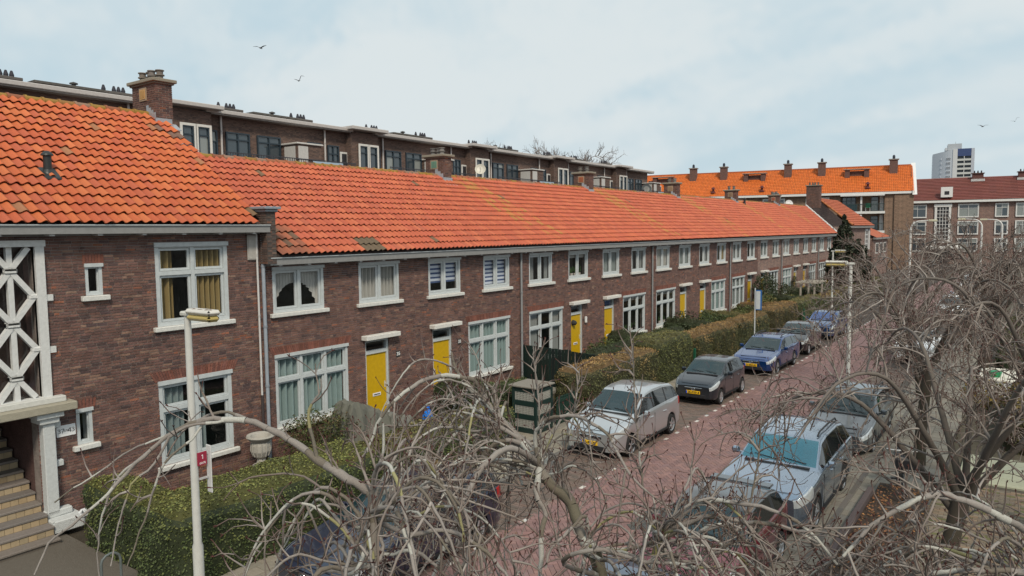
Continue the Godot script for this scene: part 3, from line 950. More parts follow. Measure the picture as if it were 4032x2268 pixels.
	mb.at(Transform3D(Basis(Vector3.RIGHT, 0.56), vp)); mb.bevel(-0.2, -0.05, -0.2, 0.2, 0.03, 0.32, 0.03, L(0.025, 0.028, 0.03)); mb.home()
	put("roof_vent", mb, M.satin, roof)
	# pier between the two roofs, with its zinc cap
	mb = MB.new()
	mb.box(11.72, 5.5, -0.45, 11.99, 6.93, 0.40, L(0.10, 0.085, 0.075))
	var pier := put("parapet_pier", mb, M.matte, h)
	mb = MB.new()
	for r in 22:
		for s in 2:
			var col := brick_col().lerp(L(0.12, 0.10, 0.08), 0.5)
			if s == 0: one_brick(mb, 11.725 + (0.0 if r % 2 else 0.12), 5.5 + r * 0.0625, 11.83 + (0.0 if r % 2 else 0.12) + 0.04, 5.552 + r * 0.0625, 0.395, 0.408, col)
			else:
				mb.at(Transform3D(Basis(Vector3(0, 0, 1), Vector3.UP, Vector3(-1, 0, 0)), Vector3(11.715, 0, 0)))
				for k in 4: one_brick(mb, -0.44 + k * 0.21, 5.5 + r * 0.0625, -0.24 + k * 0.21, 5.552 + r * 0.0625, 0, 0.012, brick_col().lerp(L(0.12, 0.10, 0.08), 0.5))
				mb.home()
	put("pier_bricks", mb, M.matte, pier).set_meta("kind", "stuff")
	mb = MB.new()
	mb.bevel(11.60, 6.93, -0.5, 12.10, 7.0, 0.52, 0.012, L(0.36, 0.41, 0.46)); mb.bevel(11.66, 6.86, -0.48, 12.04, 6.929, 0.46, 0.012, L(0.30, 0.34, 0.38))
	put("zinc_cap", mb, M.zinc_v, pier)

# ---------------------------------------------------------------- the terrace
const ROW_EAVE := Vector2(5.74, 0.36)
const ROW_RIDGE := Vector2(8.66, -4.0)

func shade_row(x: float, s: float) -> Color:
	var pal := [L(0.51, 0.115, 0.054), L(0.545, 0.132, 0.058), L(0.475, 0.106, 0.052), L(0.57, 0.148, 0.068), L(0.53, 0.12, 0.062)]
	var c: Color = pal[R.randi() % 5]
	var k := R.randf()
	var d := fposmod(x - X0, PAIR)
	if d > PAIR - 0.4: d -= PAIR
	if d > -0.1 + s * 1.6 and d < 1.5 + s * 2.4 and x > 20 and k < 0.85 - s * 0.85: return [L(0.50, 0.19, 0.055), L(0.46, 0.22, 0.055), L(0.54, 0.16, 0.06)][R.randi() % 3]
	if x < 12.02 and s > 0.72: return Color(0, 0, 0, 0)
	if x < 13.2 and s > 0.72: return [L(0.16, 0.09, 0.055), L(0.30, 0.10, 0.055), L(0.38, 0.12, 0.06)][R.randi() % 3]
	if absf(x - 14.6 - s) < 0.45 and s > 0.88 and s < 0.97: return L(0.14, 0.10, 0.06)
	if k < 0.003: return L(0.18, 0.11, 0.06)
	if k < 0.06: return L(0.46, 0.115, 0.062)
	return c

func terrace() -> void:
	var said := [
		"first brick terraced house beside the taller corner house, scalloped lace curtains upstairs", "brick terraced house numbered 33 with striped blinds in both upper windows", "brick terraced house with white lantern beside its yellow door, behind the dark green board fence",
		"brick terraced house with terracotta flower box beside its yellow door, past the green fence", "brick terraced house whose ground-floor window stands behind a leafy shrub, under the second chimney", "brick terraced house with striped curtains in its ground-floor window, behind the tall signpost",
		"brick terraced house with white blossoming pots under its window, left of the dark ivy bush", "brick terraced house whose door is hidden by the dark ivy bush", "brick terraced house behind the white garden pergola, with a climbing plant by its door",
		"brick terraced house with yellow door just left of the dark conifer", "last brick terraced house, its front half hidden by the dark conifer"]
	var ups := ["scallop", "lace", "zebra_half", "zebra", "sides", "pots", "nets", "sides", "lace", "nets", "sides", "ochre", "nets", "sides", "nets", "sides", "lace", "nets", "sides", "nets", "sides", "nets"]
	var downs := ["pleats", "pleats", "sides", "pots", "pots", "pleats", "nets", "sides", "pleats", "nets", "sides"]
	for i in NH:
		var b := X0 + PAIR * floorf(i / 2.0)
		var mir := i % 2 == 1
		var x0 := b + (PAIR / 2 if mir else 0.0); var x1 := x0 + PAIR / 2
		if i == 0: x0 = 11.81
		var h := thing("terraced_house", said[i], "house", Vector3((x0 + x1) / 2, 0, 0), "brick terraced houses in one row")
		var zf := 0.0
		var dx := [b + 3.95, b + 4.82] if not mir else [b + 7.05, b + 7.92]
		var wx := [b + 0.58, b + 3.17] if not mir else [b + 8.92, b + 11.48]
		var ux := [[b + 0.59, b + 2.34], [b + 3.68, b + 5.41]] if not mir else [[b + 6.82, b + 8.52], [b + 9.86, b + 11.52]]
		var holes := [Rect2(dx[0] - 0.07, 0.3, dx[1] - dx[0] + 0.14, 2.63), Rect2(wx[0], 0.97, wx[1] - wx[0], 2.0), Rect2(ux[0][0], 4.13, ux[0][1] - ux[0][0], 1.24), Rect2(ux[1][0], 4.13, ux[1][1] - ux[1][0], 1.24)]
		var mb := MB.new()
		var far := i > 6
		panel(mb, x0, x1, -0.1, 5.62, holes, zf - (0.0 if far else 0.012), zf - 0.3, Color.WHITE if far else MORTAR)
		var wall := put("wall", mb, M.brick_far if far else M.matte, h)
		if not far:
			bricks(wall, x0, x1, 0.0, 5.6, holes, zf)
		mb = MB.new()
		soldier(mb, wx[0] - 0.05, wx[1] + 0.05, 2.975, 0.23, zf)
		if i < 5:
			for u in ux: soldier(mb, u[0] - 0.05, u[1] + 0.05, 5.38, 0.17, zf, 0.02)
		put("flat_arch", mb, M.matte, wall).set_meta("kind", "stuff")
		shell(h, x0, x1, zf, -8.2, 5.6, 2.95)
		window(h, wx[0], wx[1], 0.97, 2.97, zf, [0.34, 0.67], [0.36], downs[i], 0.045 if i < 6 else 0.03, 0.085)
		for k in 2:
			window(h, ux[k][0], ux[k][1], 4.13, 5.37, zf, [0.5], [], ups[i * 2 + k], 0.06, 0.085)
		door(h, dx[0], dx[1], zf, L(0.60, 0.37, 0.004) if i != 8 else L(0.50, 0.36, 0.06), mir)
		gutter(h, x0, x1, 5.66, zf)
		var endx := x1
		var rx := -1.0
		if i == NH - 1:
			endx = 79.1; rx = 84.5
		var roof := roof_bed(h, x0 - (0.05 if i == 0 else 0.0), endx, ROW_EAVE, ROW_RIDGE)
		if rx > 0:
			mb = MB.new()
			var e := Vector3(endx, ROW_EAVE.x - 0.03, ROW_EAVE.y); var p := Vector3(endx, ROW_RIDGE.x - 0.03, ROW_RIDGE.y); var q := Vector3(rx, ROW_RIDGE.x - 0.03, ROW_RIDGE.y)
			mb.tri(e, q, p, Color.WHITE); mb.quad(e, e + Vector3(0, -3, 0), q + Vector3(0, -6, 0), q, Color.WHITE)
			put("gable", mb, M.brick_far, h)
			mb = MB.new()
			for k in 16:
				var a := e.lerp(q, k / 16.0); var bb := e.lerp(q, (k + 1) / 16.0)
				mb.tube(PackedVector3Array([a + Vector3(0, 0.12 + 0.06 * (k % 2), 0), bb + Vector3(0, 0.16, 0)]), 0.10, 0.10, 6, L(0.62, 0.62, 0.6), L(0.62, 0.62, 0.6))
			put("mortar_fillet", mb, M.stone, roof)
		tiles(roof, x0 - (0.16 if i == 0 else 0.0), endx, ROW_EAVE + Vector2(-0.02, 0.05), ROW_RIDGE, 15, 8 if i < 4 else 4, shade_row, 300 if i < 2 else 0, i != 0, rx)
		ridge_caps(roof, x0 + (0.35 if not mir and i > 1 else 0.0), (x1 if rx < 0 else rx) - (0.0 if not mir else 0.35), ROW_RIDGE.x + 0.02, ROW_RIDGE.y, 0.35)
		if not mir and i > 0:
			var ch := chimney(h, b - 0.46, b + 0.06, -4.60, -3.60, 8.1, 9.45, 3 if i == 2 else 2, i < 5, true, [L(0.3, 0.15, 0.08), L(0.16, 0.30, 0.22), L(0.42, 0.14, 0.07), L(0.36, 0.25, 0.16), L(0.3, 0.2, 0.13), L(0.4, 0.13, 0.08)][i / 2], 0.11)
			flashing(ch, b - 0.46, b + 0.06, -3.60, 8.68, 0.67, 3, 0.45)
		if mir or i == 0:
			if mir: downpipe(h, x1 - 0.08, 0.1, 5.45, zf + 0.08, 0.045, L(0.27, 0.28, 0.29))
		if i == 0 or i == 1:
			mb = MB.new()
			var nx := b + 5.28 if i == 0 else b + 8.38
			mb.box(nx - 0.09, 2.26, zf + 0.008, nx + 0.09, 2.46, zf + 0.02, L(0.05, 0.05, 0.05))
			var np := put("number_plate", mb, M.gloss, h)
			text("35" if i == 0 else "33", np, Vector3(nx, 2.36, zf + 0.024), 0, 0.15, M.white_print, true)
		if i == 8:
			mb = MB.new()
			mb.lathe(PackedVector2Array([Vector2(0.14, -0.1), Vector2(0.10, 0.05), Vector2(0.08, 0.4), Vector2(0.13, 0.41), Vector2(0.05, 0.5), Vector2(0, 0.5)]), Vector3(61.9, 8.4, -3.45), Vector3.UP, 12, L(0.02, 0.02, 0.02))
			put("roof_vent", mb, M.satin, roof)
		if i == 2:
			mb = MB.new()
			mb.bevel(b + 5.02, 2.05, zf + 0.01, b + 5.14, 2.35, zf + 0.12, 0.03, L(0.7, 0.7, 0.7))
			put("wall_lantern", mb, M.gloss, h)
			mb = MB.new()
			mb.lathe(PackedVector2Array([Vector2(0, -0.22), Vector2(0.09, -0.15), Vector2(0.13, 0.0), Vector2(0.10, 0.12), Vector2(0, 0.2)]), Vector3(b + 4.15, 2.15, zf - 0.05), Vector3(0, 0, 1), 12, L(0.03, 0.03, 0.03))
			put("door_wreath", mb, M.plain, h)

# ---------------------------------------------------------------- the house at the far end of the row
func end_house() -> void:
	var h := thing("end_house", "brick house with orange roof and white stair lattice behind the dark conifer", "house", Vector3(88, 0, 0))
	var EL := Vector3(87.0, 6.5, 0.4); var ER := Vector3(100.0, 6.5, 0.4); var RL := Vector3(93.0, 9.85, -4.8); var RR := Vector3(104.0, 9.85, -4.8)
	var mb := MB.new()
	mb.quad(Vector3(79.4, 0, 0), Vector3(99.7, 0, 0), Vector3(99.7, 6.4, 0), Vector3(79.4, 6.4, 0), Color.WHITE)
	mb.quad(Vector3(99.7, 0, 0), Vector3(104, 0, -4.8), Vector3(104, 9.7, -4.8), Vector3(99.7, 6.4, 0), Color.WHITE)
	mb.quad(Vector3(87.1, 0, 0.02), Vector3(93, 0, -4.8), Vector3(93, 9.75, -4.8), Vector3(87.1, 6.4, 0.02), Color.WHITE)
	mb.quad(Vector3(93, 0, -4.8), Vector3(99, 0, -9.6), Vector3(99, 6.4, -9.6), Vector3(93, 9.75, -4.8), Color.WHITE)
	put("wall", mb, M.brick_far, h)
	mb = MB.new()
	var rows := 15
	for r in rows:
		var a := RL.lerp(EL, float(r) / rows); var b := RR.lerp(ER, float(r) / rows); var d := RL.lerp(EL, (r + 1.0) / rows); var e := RR.lerp(ER, (r + 1.0) / rows)
		var up := Vector3(0, 0.05, 0.03)
		for k in 44:
			var t := k / 44.0; var t2 := (k + 1) / 44.0
			var col: Color = vary(L(0.50, 0.13, 0.06), 0.12)
			var bump := Vector3(0, 0.045, 0)
			mb.quad(d.lerp(e, t) + up, d.lerp(e, (t + t2) / 2) + up + bump, a.lerp(b, (t + t2) / 2) + bump, a.lerp(b, t), col)
			mb.quad(d.lerp(e, (t + t2) / 2) + up + bump, d.lerp(e, t2) + up, a.lerp(b, t2), a.lerp(b, (t + t2) / 2) + bump, col)
			mb.quad(d.lerp(e, t), d.lerp(e, t2), d.lerp(e, t2) + up, d.lerp(e, t) + up, col)
	var roof := put("roof", mb, M.tile, h)
	mb = MB.new()
	mb.quad(RL, RR, RR + Vector3(6, -3.3, -4.8), RL + Vector3(6, -3.3, -4.8), L(0.3, 0.1, 0.06))
	put("rear_slope", mb, M.tile, roof)
	mb = MB.new()
	for k in 10:
		var a := RL.lerp(EL, k / 10.0); var b := RL.lerp(EL, (k + 1) / 10.0)
		mb.tube(PackedVector3Array([a + Vector3(0, 0.05, 0), b + Vector3(0, 0.07, 0)]), 0.11, 0.12, 6, L(0.55, 0.17, 0.05), L(0.55, 0.17, 0.05))
	put("verge_tiles", mb, M.tile, roof)
	gutter(h, 87.0, 100.0, 6.45, 0.0)
	var ch := chimney(h, 90.2, 91.1, -5.4, -3.9, 8.6, 11.2, 4, false, false)
	mb = MB.new()
	mb.box(96.0, 2.6, 0.02, 97.6, 6.1, 0.10, L(0.6, 0.6, 0.6)); mb.box(98.2, 3.6, 0.02, 98.9, 6.1, 0.1, L(0.6, 0.6, 0.6))
	var lat := put("stair_lattice", mb, M.stone, h)
	for k in 6:
		for s in 2:
			mb = MB.new()
			mb.box(96.2 + s * 0.7, 2.8 + k * 0.54, 0.101, 96.65 + s * 0.7, 3.2 + k * 0.54, 0.11, L(0.04, 0.045, 0.05))
			put("pane", mb, M.gloss, lat)
	# low annex further on
	var an := thing("annex", "low brick annex with orange roof and white fascia past the end house", "building", Vector3(106, 0, -1))
	mb = MB.new()
	mb.box(102.0, 0, -8, 113.0, 4.9, 0.0, Color.WHITE)
	put("wall", mb, M.brick_far, an)
	mb = MB.new()
	mb.quad(Vector3(101.8, 5.0, 0.4), Vector3(113.2, 5.0, 0.4), Vector3(113.2, 7.0, -4), Vector3(103.5, 7.0, -4), L(0.5, 0.13, 0.06)); mb.box(101.8, 4.75, 0.0, 113.2, 4.98, 0.42, L(0.3, 0.3, 0.3))
	put("roof", mb, M.tile, an)
	for k in 3:
		mb = MB.new()
		mb.box(103.5 + k * 3, 2.9, -0.02, 105.6 + k * 3, 4.3, 0.05, L(0.62, 0.62, 0.6)); mb.box(103.7 + k * 3, 3.05, 0.051, 105.4 + k * 3, 4.15, 0.06, L(0.05, 0.06, 0.07))
		put("window", mb, M.gloss, an)

# ---------------------------------------------------------------- flat-roofed apartment block behind
func far_window(parent: Node3D, x0: float, x1: float, y0: float, y1: float, z: float, cols: int, transom: float, fcol: Color, surround: Color, pale := 0.12) -> void:
	var mb := MB.new()
	if surround.a > 0:
		var s := 0.13
		mb.box(x0 - s, y0 - s, z, x0, y1 + s, z + 0.05, surround); mb.box(x1, y0 - s, z, x1 + s, y1 + s, z + 0.05, surround)
		mb.box(x0, y1, z, x1, y1 + s, z + 0.05, surround); mb.box(x0 - s * 0.5, y0 - s, z, x1 + s * 0.5, y0, z + 0.10, surround)
	var f := 0.075
	mb.box(x0, y0, z - 0.1, x0 + f, y1, z + 0.02, fcol); mb.box(x1 - f, y0, z - 0.1, x1, y1, z + 0.02, fcol)
	mb.box(x0 + f, y0, z - 0.1, x1 - f, y0 + f, z + 0.02, fcol); mb.box(x0 + f, y1 - f, z - 0.1, x1 - f, y1, z + 0.02, fcol)
	for i in range(1, cols):
		var x := lerpf(x0, x1, float(i) / cols)
		mb.box(x - f / 2, y0 + f, z - 0.1, x + f / 2, y1 - f, z + 0.015, fcol)
	if transom > 0:
		var y := lerpf(y0, y1, transom)
		mb.box(x0 + f, y - f / 2, z - 0.1, x1 - f, y + f / 2, z + 0.01, fcol)
	var w := put("window", mb, M.satin, parent)
	for i in cols:
		var a := lerpf(x0 + f * 0.5, x1 - f * 0.5, float(i) / cols); var b := lerpf(x0 + f * 0.5, x1 - f * 0.5, (i + 1.0) / cols)
		var tiers := [[y0 + f, y1 - f]]
		if transom > 0: tiers = [[y0 + f, lerpf(y0, y1, transom)], [lerpf(y0, y1, transom), y1 - f]]
		for t in tiers:
			mb = MB.new()
			mb.quad(Vector3(a, t[0], z - 0.06), Vector3(b, t[0], z - 0.06), Vector3(b, t[1], z - 0.06 + R.randf_range(-0.006, 0.006)), Vector3(a, t[1], z - 0.06), Color.WHITE)
			put("pane", mb, M.pane_pale if R.randf() < pale else M.pane_dark, w)

func apartments() -> void:
	var h := thing("apartment_block", "long flat-roofed brown brick apartment block behind the terrace", "apartment building", Vector3(37, 0, -20))
	var zf := -20.0
	var P := 12.22
	var mb := MB.new()
	mb.box(-6.0, 0, -31, 78.0, 12.75, zf, Color.WHITE)
	for n in range(-2, 5):
		mb.box(19.55 + n * P + 0.8, 0, zf - 0.1, 22.75 + n * P, 12.8, zf + 0.55, Color.WHITE)
	put("wall", mb, M.brick_brown, h)
	var fc := L(0.50, 0.47, 0.45)
	for n in range(-3, 5):
		var b := 22.75 + n * P
		# roof edge of the recessed part and of the bay
		mb = MB.new()
		mb.bevel(b - 0.3, 12.80, zf - 0.4, minf(b + P - 2.2, 78.6), 13.02, zf + 0.62, 0.03, fc)
		mb.box(b - 0.3, 12.74, zf + 0.002, minf(b + P - 2.2, 78.6), 12.799, zf + 0.55, L(0.25, 0.22, 0.2))
		put("roof_edge", mb, M.satin, h)
		if b + P - 2.9 < 78:
			mb = MB.new()
			mb.bevel(b + P - 2.75, 12.90, zf - 0.4, b + P + 0.45, 13.12, zf + 1.15, 0.03, fc)
			put("roof_edge", mb, M.satin, h)
		if b > 0: 
			for q in [[b + 0.85, zf + 0.12], [b + 8.05, zf + 0.12]]:
				if q[0] < 77: downpipe(h, q[0], 5.0, 12.75, q[1], 0.06, L(0.56, 0.52, 0.50))
		var bl := L(0.025, 0.04, 0.055)
		var wh := L(0.72, 0.70, 0.66)
		var none := Color(0, 0, 0, 0)
		if b > -14:
			# two-light bay window in its white surround
			far_window(h, b - 1.72, b - 1.1 + 0.02, 10.35, 11.95, zf + 0.64, 1, 0.72, bl, wh); far_window(h, b - 0.85, b - 0.2, 10.35, 11.95, zf + 0.64, 1, 0.72, bl, wh)
		if b > -14 and b + 2 < 77:
			far_window(h, b + 0.12, b + 0.62, 9.9, 11.95, zf + 0.09, 1, 0.7, bl, none)
			far_window(h, b + 1.15, b + 2.65, 10.5, 11.95, zf + 0.09, 2, 0.72, bl, none)
			far_window(h, b + 3.15, b + 4.75, 10.5, 11.95, zf + 0.09, 2, 0.72, bl, none)
			far_window(h, b + 6.75, b + 7.75, 9.9, 11.9, zf + 0.09, 1, 0.74, bl, none)
			far_window(h, b + 8.3, b + 9.2, 9.9, 11.85, zf + 0.09, 2, 0.72, bl, none)
			# brick balcony store with a white door panel
			mb = MB.new(); mb.box(b + 4.85, 9.0, zf, b + 6.6, 11.5, zf + 1.5, Color.WHITE)
			var st := put("balcony_store", mb, M.brick_brown, h)
			mb = MB.new(); mb.bevel(b + 4.75, 11.5, zf, b + 6.7, 11.6, zf + 1.6, 0.02, L(0.6, 0.58, 0.55)); mb.box(b + 4.9, 10.1, zf + 1.5, b + 5.6, 11.4, zf + 1.52, L(0.55, 0.54, 0.52)); mb.box(b + 4.83, 10.1, zf + 0.3, b + 4.849, 11.4, zf + 1.3, L(0.55, 0.54, 0.52))
			put("store_panel", mb, M.satin, st)
			# balcony rails
			mb = MB.new()
			mb.box(b + 0.1, 9.5, zf, b + 9.3, 9.65, zf + 1.55, L(0.3, 0.29, 0.28))
			mb.box(b + 0.1, 10.62, zf + 1.5, b + 9.3, 10.67, zf + 1.55, L(0.05, 0.05, 0.06))
			var x := b + 0.1
			while x < b + 9.3:
				mb.box(x, 9.65, zf + 1.51, x + 0.03, 10.62, zf + 1.54, L(0.05, 0.05, 0.06)); x += 0.16
			put("balcony_rail", mb, M.satin, h)
			if n % 2 == 0:
				mb = MB.new(); mb.box(b + 5.9, 9.7, zf + 1.56, b + 8.2, 10.58, zf + 1.58, L(0.35, 0.45, 0.55))
				put("privacy_screen", mb, M.cloth, h)
			mb = MB.new(); mb.box(b + 9.25, 9.9, zf + 0.1, b + 9.9, 11.5, zf + 0.16, L(0.68, 0.67, 0.64)); mb.box(b + 9.37, 10.2, zf + 0.161, b + 9.78, 11.38, zf + 0.17, L(0.03, 0.03, 0.035))
			put("balcony_door", mb, M.satin, h)
		# roof chimneys, boxes and caps
		for q in [[b + 4.2, -24.5, 4], [b + 9.6, -24.5, 4]]:
			if q[0] > 76 or q[0] < 2: continue
			mb = MB.new()
			mb.box(q[0] - 0.55, 12.7, q[1] - 0.5, q[0] + 0.55, 13.85, q[1] + 0.5, L(0.13, 0.075, 0.06))
			var ch := put("chimney", mb, M.matte, h)
			mb = MB.new(); mb.bevel(q[0] - 0.78, 13.85, q[1] - 0.7, q[0] + 0.78, 14.0, q[1] + 0.7, 0.02, L(0.13, 0.12, 0.11))
			put("chimney_cap", mb, M.stone, ch)
			for k in q[2]:
				mb = MB.new()
				mb.lathe(PackedVector2Array([Vector2(0.10, 0), Vector2(0.11, 0.2), Vector2(0.05, 0.40), Vector2(0, 0.42)]), Vector3(q[0] - 0.5 + [0.0, 0.55, 0.8, 1.05][k], 14.0, q[1]), Vector3.UP, 8, L(0.035, 0.035, 0.045))
				put("chimney_pot", mb, M.plain, ch)
		if b + 7 < 76 and b > -8:
			mb = MB.new()
			mb.box(b + 5.4, 12.7, -26, b + 8.3, 13.75, -23.3, L(0.10, 0.06, 0.05)); mb.box(b + 5.2, 13.75, -26.2, b + 8.5, 13.87, -23.1, L(0.14, 0.13, 0.12))
			mb.box(b + 5.38, 13.0, -25, b + 5.399, 13.7, -23.6, L(0.5, 0.5, 0.48)); mb.lathe(PackedVector2Array([Vector2(0.1, 0), Vector2(0.1, 0.3), Vector2(0.2, 0.32), Vector2(0.2, 0.38), Vector2(0, 0.45)]), Vector3(b + 7.6, 13.87, -24.5), Vector3.UP, 8, L(0.1, 0.1, 0.1))
			put("roof_box", mb, M.matte, h)
			mb = MB.new()
			mb.box(b + 1.2, 12.9, -24.0, b + 2.5, 13.5, -23.0, L(0.11, 0.08, 0.07)); mb.box(b + 1.0, 13.5, -24.2, b + 2.7, 13.6, -22.8, L(0.16, 0.15, 0.13))
			put("roof_hatch", mb, M.matte, h)

# ---------------------------------------------------------------- blocks at the end of the street
func frame_to(p0: Vector3, p1: Vector3) -> Transform3D:
	# local x along the facade, z out of it
	var x := (p1 - p0).normalized()
	return Transform3D(Basis(x, Vector3.UP, x.cross(Vector3.UP)), p0)

func far_blocks() -> void:
	# orange-roofed block with balconies and a stepped brick end
	var T := frame_to(Vector3(115.5, 0, -34.0), Vector3(121.9, 0, 2.3))
	var W := 36.9
	var h := thing("gabled_block", "brick apartment block with long bright orange roof, chimneys and green balcony chairs", "apartment building", T.origin)
	h.basis = T.basis
	var mb := MB.new()
	mb.box(-14, 0, -12, W - 10.2, 11.3, -0.02, Color.WHITE)
	mb.box(W - 10.2, 0, -12, W - 4.2, 11.3, -1.4, Color.WHITE)
	mb.box(W - 4.2, 0, -12, W - 0.4, 11.3, 0.35, Color.WHITE); mb.box(W - 2.9, 0, 0.35, W - 0.4, 11.1, 0.6, Color.WHITE)
	put("wall", mb, M.brick_ochre, h, true)
	mb = MB.new()
	var RY := 15.7; var RZ := -5.2; var EY := 11.55; var EZ := 0.75
	var cols := int((W + 13.6) / 0.25); var rows := 16
	for r in rows:
		var y0 := lerpf(RY, EY, float(r) / rows); var z0 := lerpf(RZ, EZ, float(r) / rows)
		var y1 := lerpf(RY, EY, (r + 1.0) / rows); var z1 := lerpf(RZ, EZ, (r + 1.0) / rows)
		for k in cols:
			var x := -14.0 + k * 0.25
			var c := vary(L(0.72, 0.17, 0.026), 0.13)
			var a := Vector3(x, y0, z0); var b := Vector3(x + 0.125, y0 + 0.06, z0 + 0.03); var d := Vector3(x + 0.25, y0, z0)
			var e := Vector3(x, y1 + 0.04, z1 + 0.03); var f := Vector3(x + 0.125, y1 + 0.10, z1 + 0.06); var g := Vector3(x + 0.25, y1 + 0.04, z1 + 0.03)
			mb.quad(e, f, b, a, c); mb.quad(f, g, d, b, c)
			mb.quad(e - Vector3(0, 0.04, 0), g - Vector3(0, 0.04, 0), g, e, c)
	var roof := put("roof", mb, M.tile, h, true)
	mb = MB.new()
	mb.quad(Vector3(-14, RY, RZ), Vector3(W, RY, RZ), Vector3(W, EY, -11.5), Vector3(-14, EY, -11.5), L(0.4, 0.13, 0.04))
	mb.tube(PackedVector3Array([Vector3(-14, RY + 0.05, RZ), Vector3(W - 0.6, RY + 0.05, RZ)]), 0.14, 0.14, 6, L(0.42, 0.11, 0.04), L(0.42, 0.11, 0.04))
	put("ridge", mb, M.tile, roof, true)
	mb = MB.new()
	mb.box(-14, 11.2, 0.0, W - 0.3, 11.53, 0.8, L(0.75, 0.75, 0.74))
	mb.box(W - 10.2, 11.0, -1.4, W - 4.2, 11.19, 0.9, L(0.7, 0.7, 0.69))
	put("fascia", mb, M.satin, h, true)
	mb = MB.new()
	# stepped white verge with a dark end
	for q in [[-5.6, -2.2, 16.1, 13.9], [-2.2, 1.0, 13.6, 11.5]]:
		mb.quad(Vector3(W - 0.6, q[2] - 0.9, q[0]), Vector3(W - 0.6, q[3] - 0.5, q[1]), Vector3(W - 0.6, q[3] + 0.1, q[1]), Vector3(W - 0.6, q[2], q[0]), L(0.72, 0.72, 0.72))
		mb.quad(Vector3(W - 0.6, q[3] - 0.5, q[1]), Vector3(W, q[3] - 0.5, q[1]), Vector3(W, q[2], q[0]), Vector3(W - 0.6, q[2], q[0]), L(0.74, 0.74, 0.74))
		mb.quad(Vector3(W, q[3] - 0.5, q[1]), Vector3(W, q[3] - 0.5, q[0]), Vector3(W, q[2], q[0]), Vector3(W, q[2] - 0.01, q[0]), L(0.12, 0.13, 0.14))
	put("verge", mb, M.satin, h, true)
	for k in 8:
		var x := W - 3.0 - k * 5.05
		mb = MB.new()
		var big := k % 3 == 1
		if big:
			mb.box(x - 1.7, 13.0, -3.6, x - 1.0, 15.2, -2.6, L(0.16, 0.09, 0.075)); mb.box(x + 1.0, 13.0, -3.6, x + 1.7, 15.2, -2.6, L(0.16, 0.09, 0.075)); mb.box(x - 1.0, 13.6, -3.7, x + 1.0, 15.0, -3.0, L(0.15, 0.085, 0.07))
			mb.box(x - 1.9, 15.2, -3.9, x + 1.9, 15.32, -2.4, L(0.5, 0.35, 0.28)); mb.box(x - 1.8, 13.3, -2.6, x - 0.9, 13.75, -2.4, L(0.42, 0.45, 0.48)); mb.box(x + 0.9, 13.3, -2.6, x + 1.8, 13.75, -2.4, L(0.42, 0.45, 0.48))
		else:
			mb.box(x - 0.55, 13.4, -4.3, x + 0.55, 16.5, -3.3, L(0.17, 0.10, 0.085)); mb.box(x - 0.7, 16.5, -4.45, x + 0.7, 16.65, -3.15, L(0.3, 0.27, 0.24)); mb.box(x - 0.75, 13.9, -3.3, x + 0.75, 14.3, -3.1, L(0.42, 0.45, 0.48))
			mb.lathe(PackedVector2Array([Vector2(0.2, 0), Vector2(0.2, 0.45), Vector2(0.12, 0.6), Vector2(0, 0.65)]), Vector3(x, 16.65, -3.8), Vector3.UP, 8, L(0.05, 0.055, 0.08))
		put("chimney", mb, M.matte, roof, true)
	for k in 6:
		mb = MB.new()
		mb.lathe(PackedVector2Array([Vector2(0.5, 0), Vector2(0.17, 0.25), Vector2(0.17, 0.6), Vector2(0.4, 0.62), Vector2(0.12, 0.95), Vector2(0, 1.0)]), Vector3(W - 6.5 - k * 7.6, 12.15, -0.15), Vector3.UP, 8, L(0.10, 0.02, 0.02))
		put("roof_vent", mb, M.plain, roof, true)
	for s in 4:
		var y := 8.6 - s * 2.9
		mb = MB.new()
		mb.box(W - 10.3, y - 0.25, -1.4, W - 4.1, y + 0.1, 0.5, L(0.74, 0.74, 0.72))
		var bal := put("balcony", mb, M.satin, h, true)
		mb = MB.new()
		for k in 26: mb.box(W - 10.2 + k * 0.236, y + 0.1, 0.42, W - 10.17 + k * 0.236, y + 1.15, 0.45, L(0.03, 0.06, 0.06))
		mb.box(W - 10.25, y + 1.15, 0.40, W - 4.15, y + 1.22, 0.47, L(0.03, 0.06, 0.06))
		if s == 0: mb.box(W - 10.1, y + 0.15, 0.38, W - 7.9, y + 1.1, 0.41, L(0.02, 0.05, 0.06))
		put("balcony_rail", mb, M.satin, bal, true)
		mb = MB.new()
		mb.box(W - 7.45, y + 0.1, 0.2, W - 7.2, y + 2.5, 0.4, L(0.7, 0.7, 0.7)); mb.box(W - 4.8, y + 0.1, -1.4, W - 4.3, y + 2.5, -1.2, L(0.7, 0.7, 0.7))
		put("balcony_post", mb, M.satin, bal, true)
		far_window(h, W - 10.0, W - 8.1, y + 0.1, y + 2.3, -1.3, 3, 0.75, L(0.05, 0.07, 0.08), Color(0, 0, 0, 0)); far_window(h, W - 6.0, W - 5.0, y + 0.1, y + 2.3, -1.3, 1, 0.75, L(0.06, 0.07, 0.08), Color(0, 0, 0, 0))
		for k in 4: far_window(h, W - 15.0 - k * 6.4, W - 11.9 - k * 6.4, y + 0.5, y + 2.2, 0.09, 2, 0.75, L(0.5, 0.5, 0.5), L(0.72, 0.72, 0.7))
	for o in h.get_children():
		if o.name.begins_with("window"): (o as Node3D).position = Vector3.ZERO
	for o in h.find_children("pane*", "", true, false): (o as Node3D).position = Vector3.ZERO
	mb = MB.new()
	mb.box(-0.25, 0.42, -0.25, 0.25, 0.47, 0.25, L(0.02, 0.22, 0.10)); mb.box(-0.25, 0.47, -0.25, 0.25, 0.95, -0.2, L(0.02, 0.22, 0.10))
	for s in 4: mb.box(-0.25 + 0.44 * (s % 2), 0, -0.25 + 0.44 * (s / 2), -0.19 + 0.44 * (s % 2), 0.42, -0.19 + 0.44 * (s / 2), L(0.6, 0.6, 0.6))
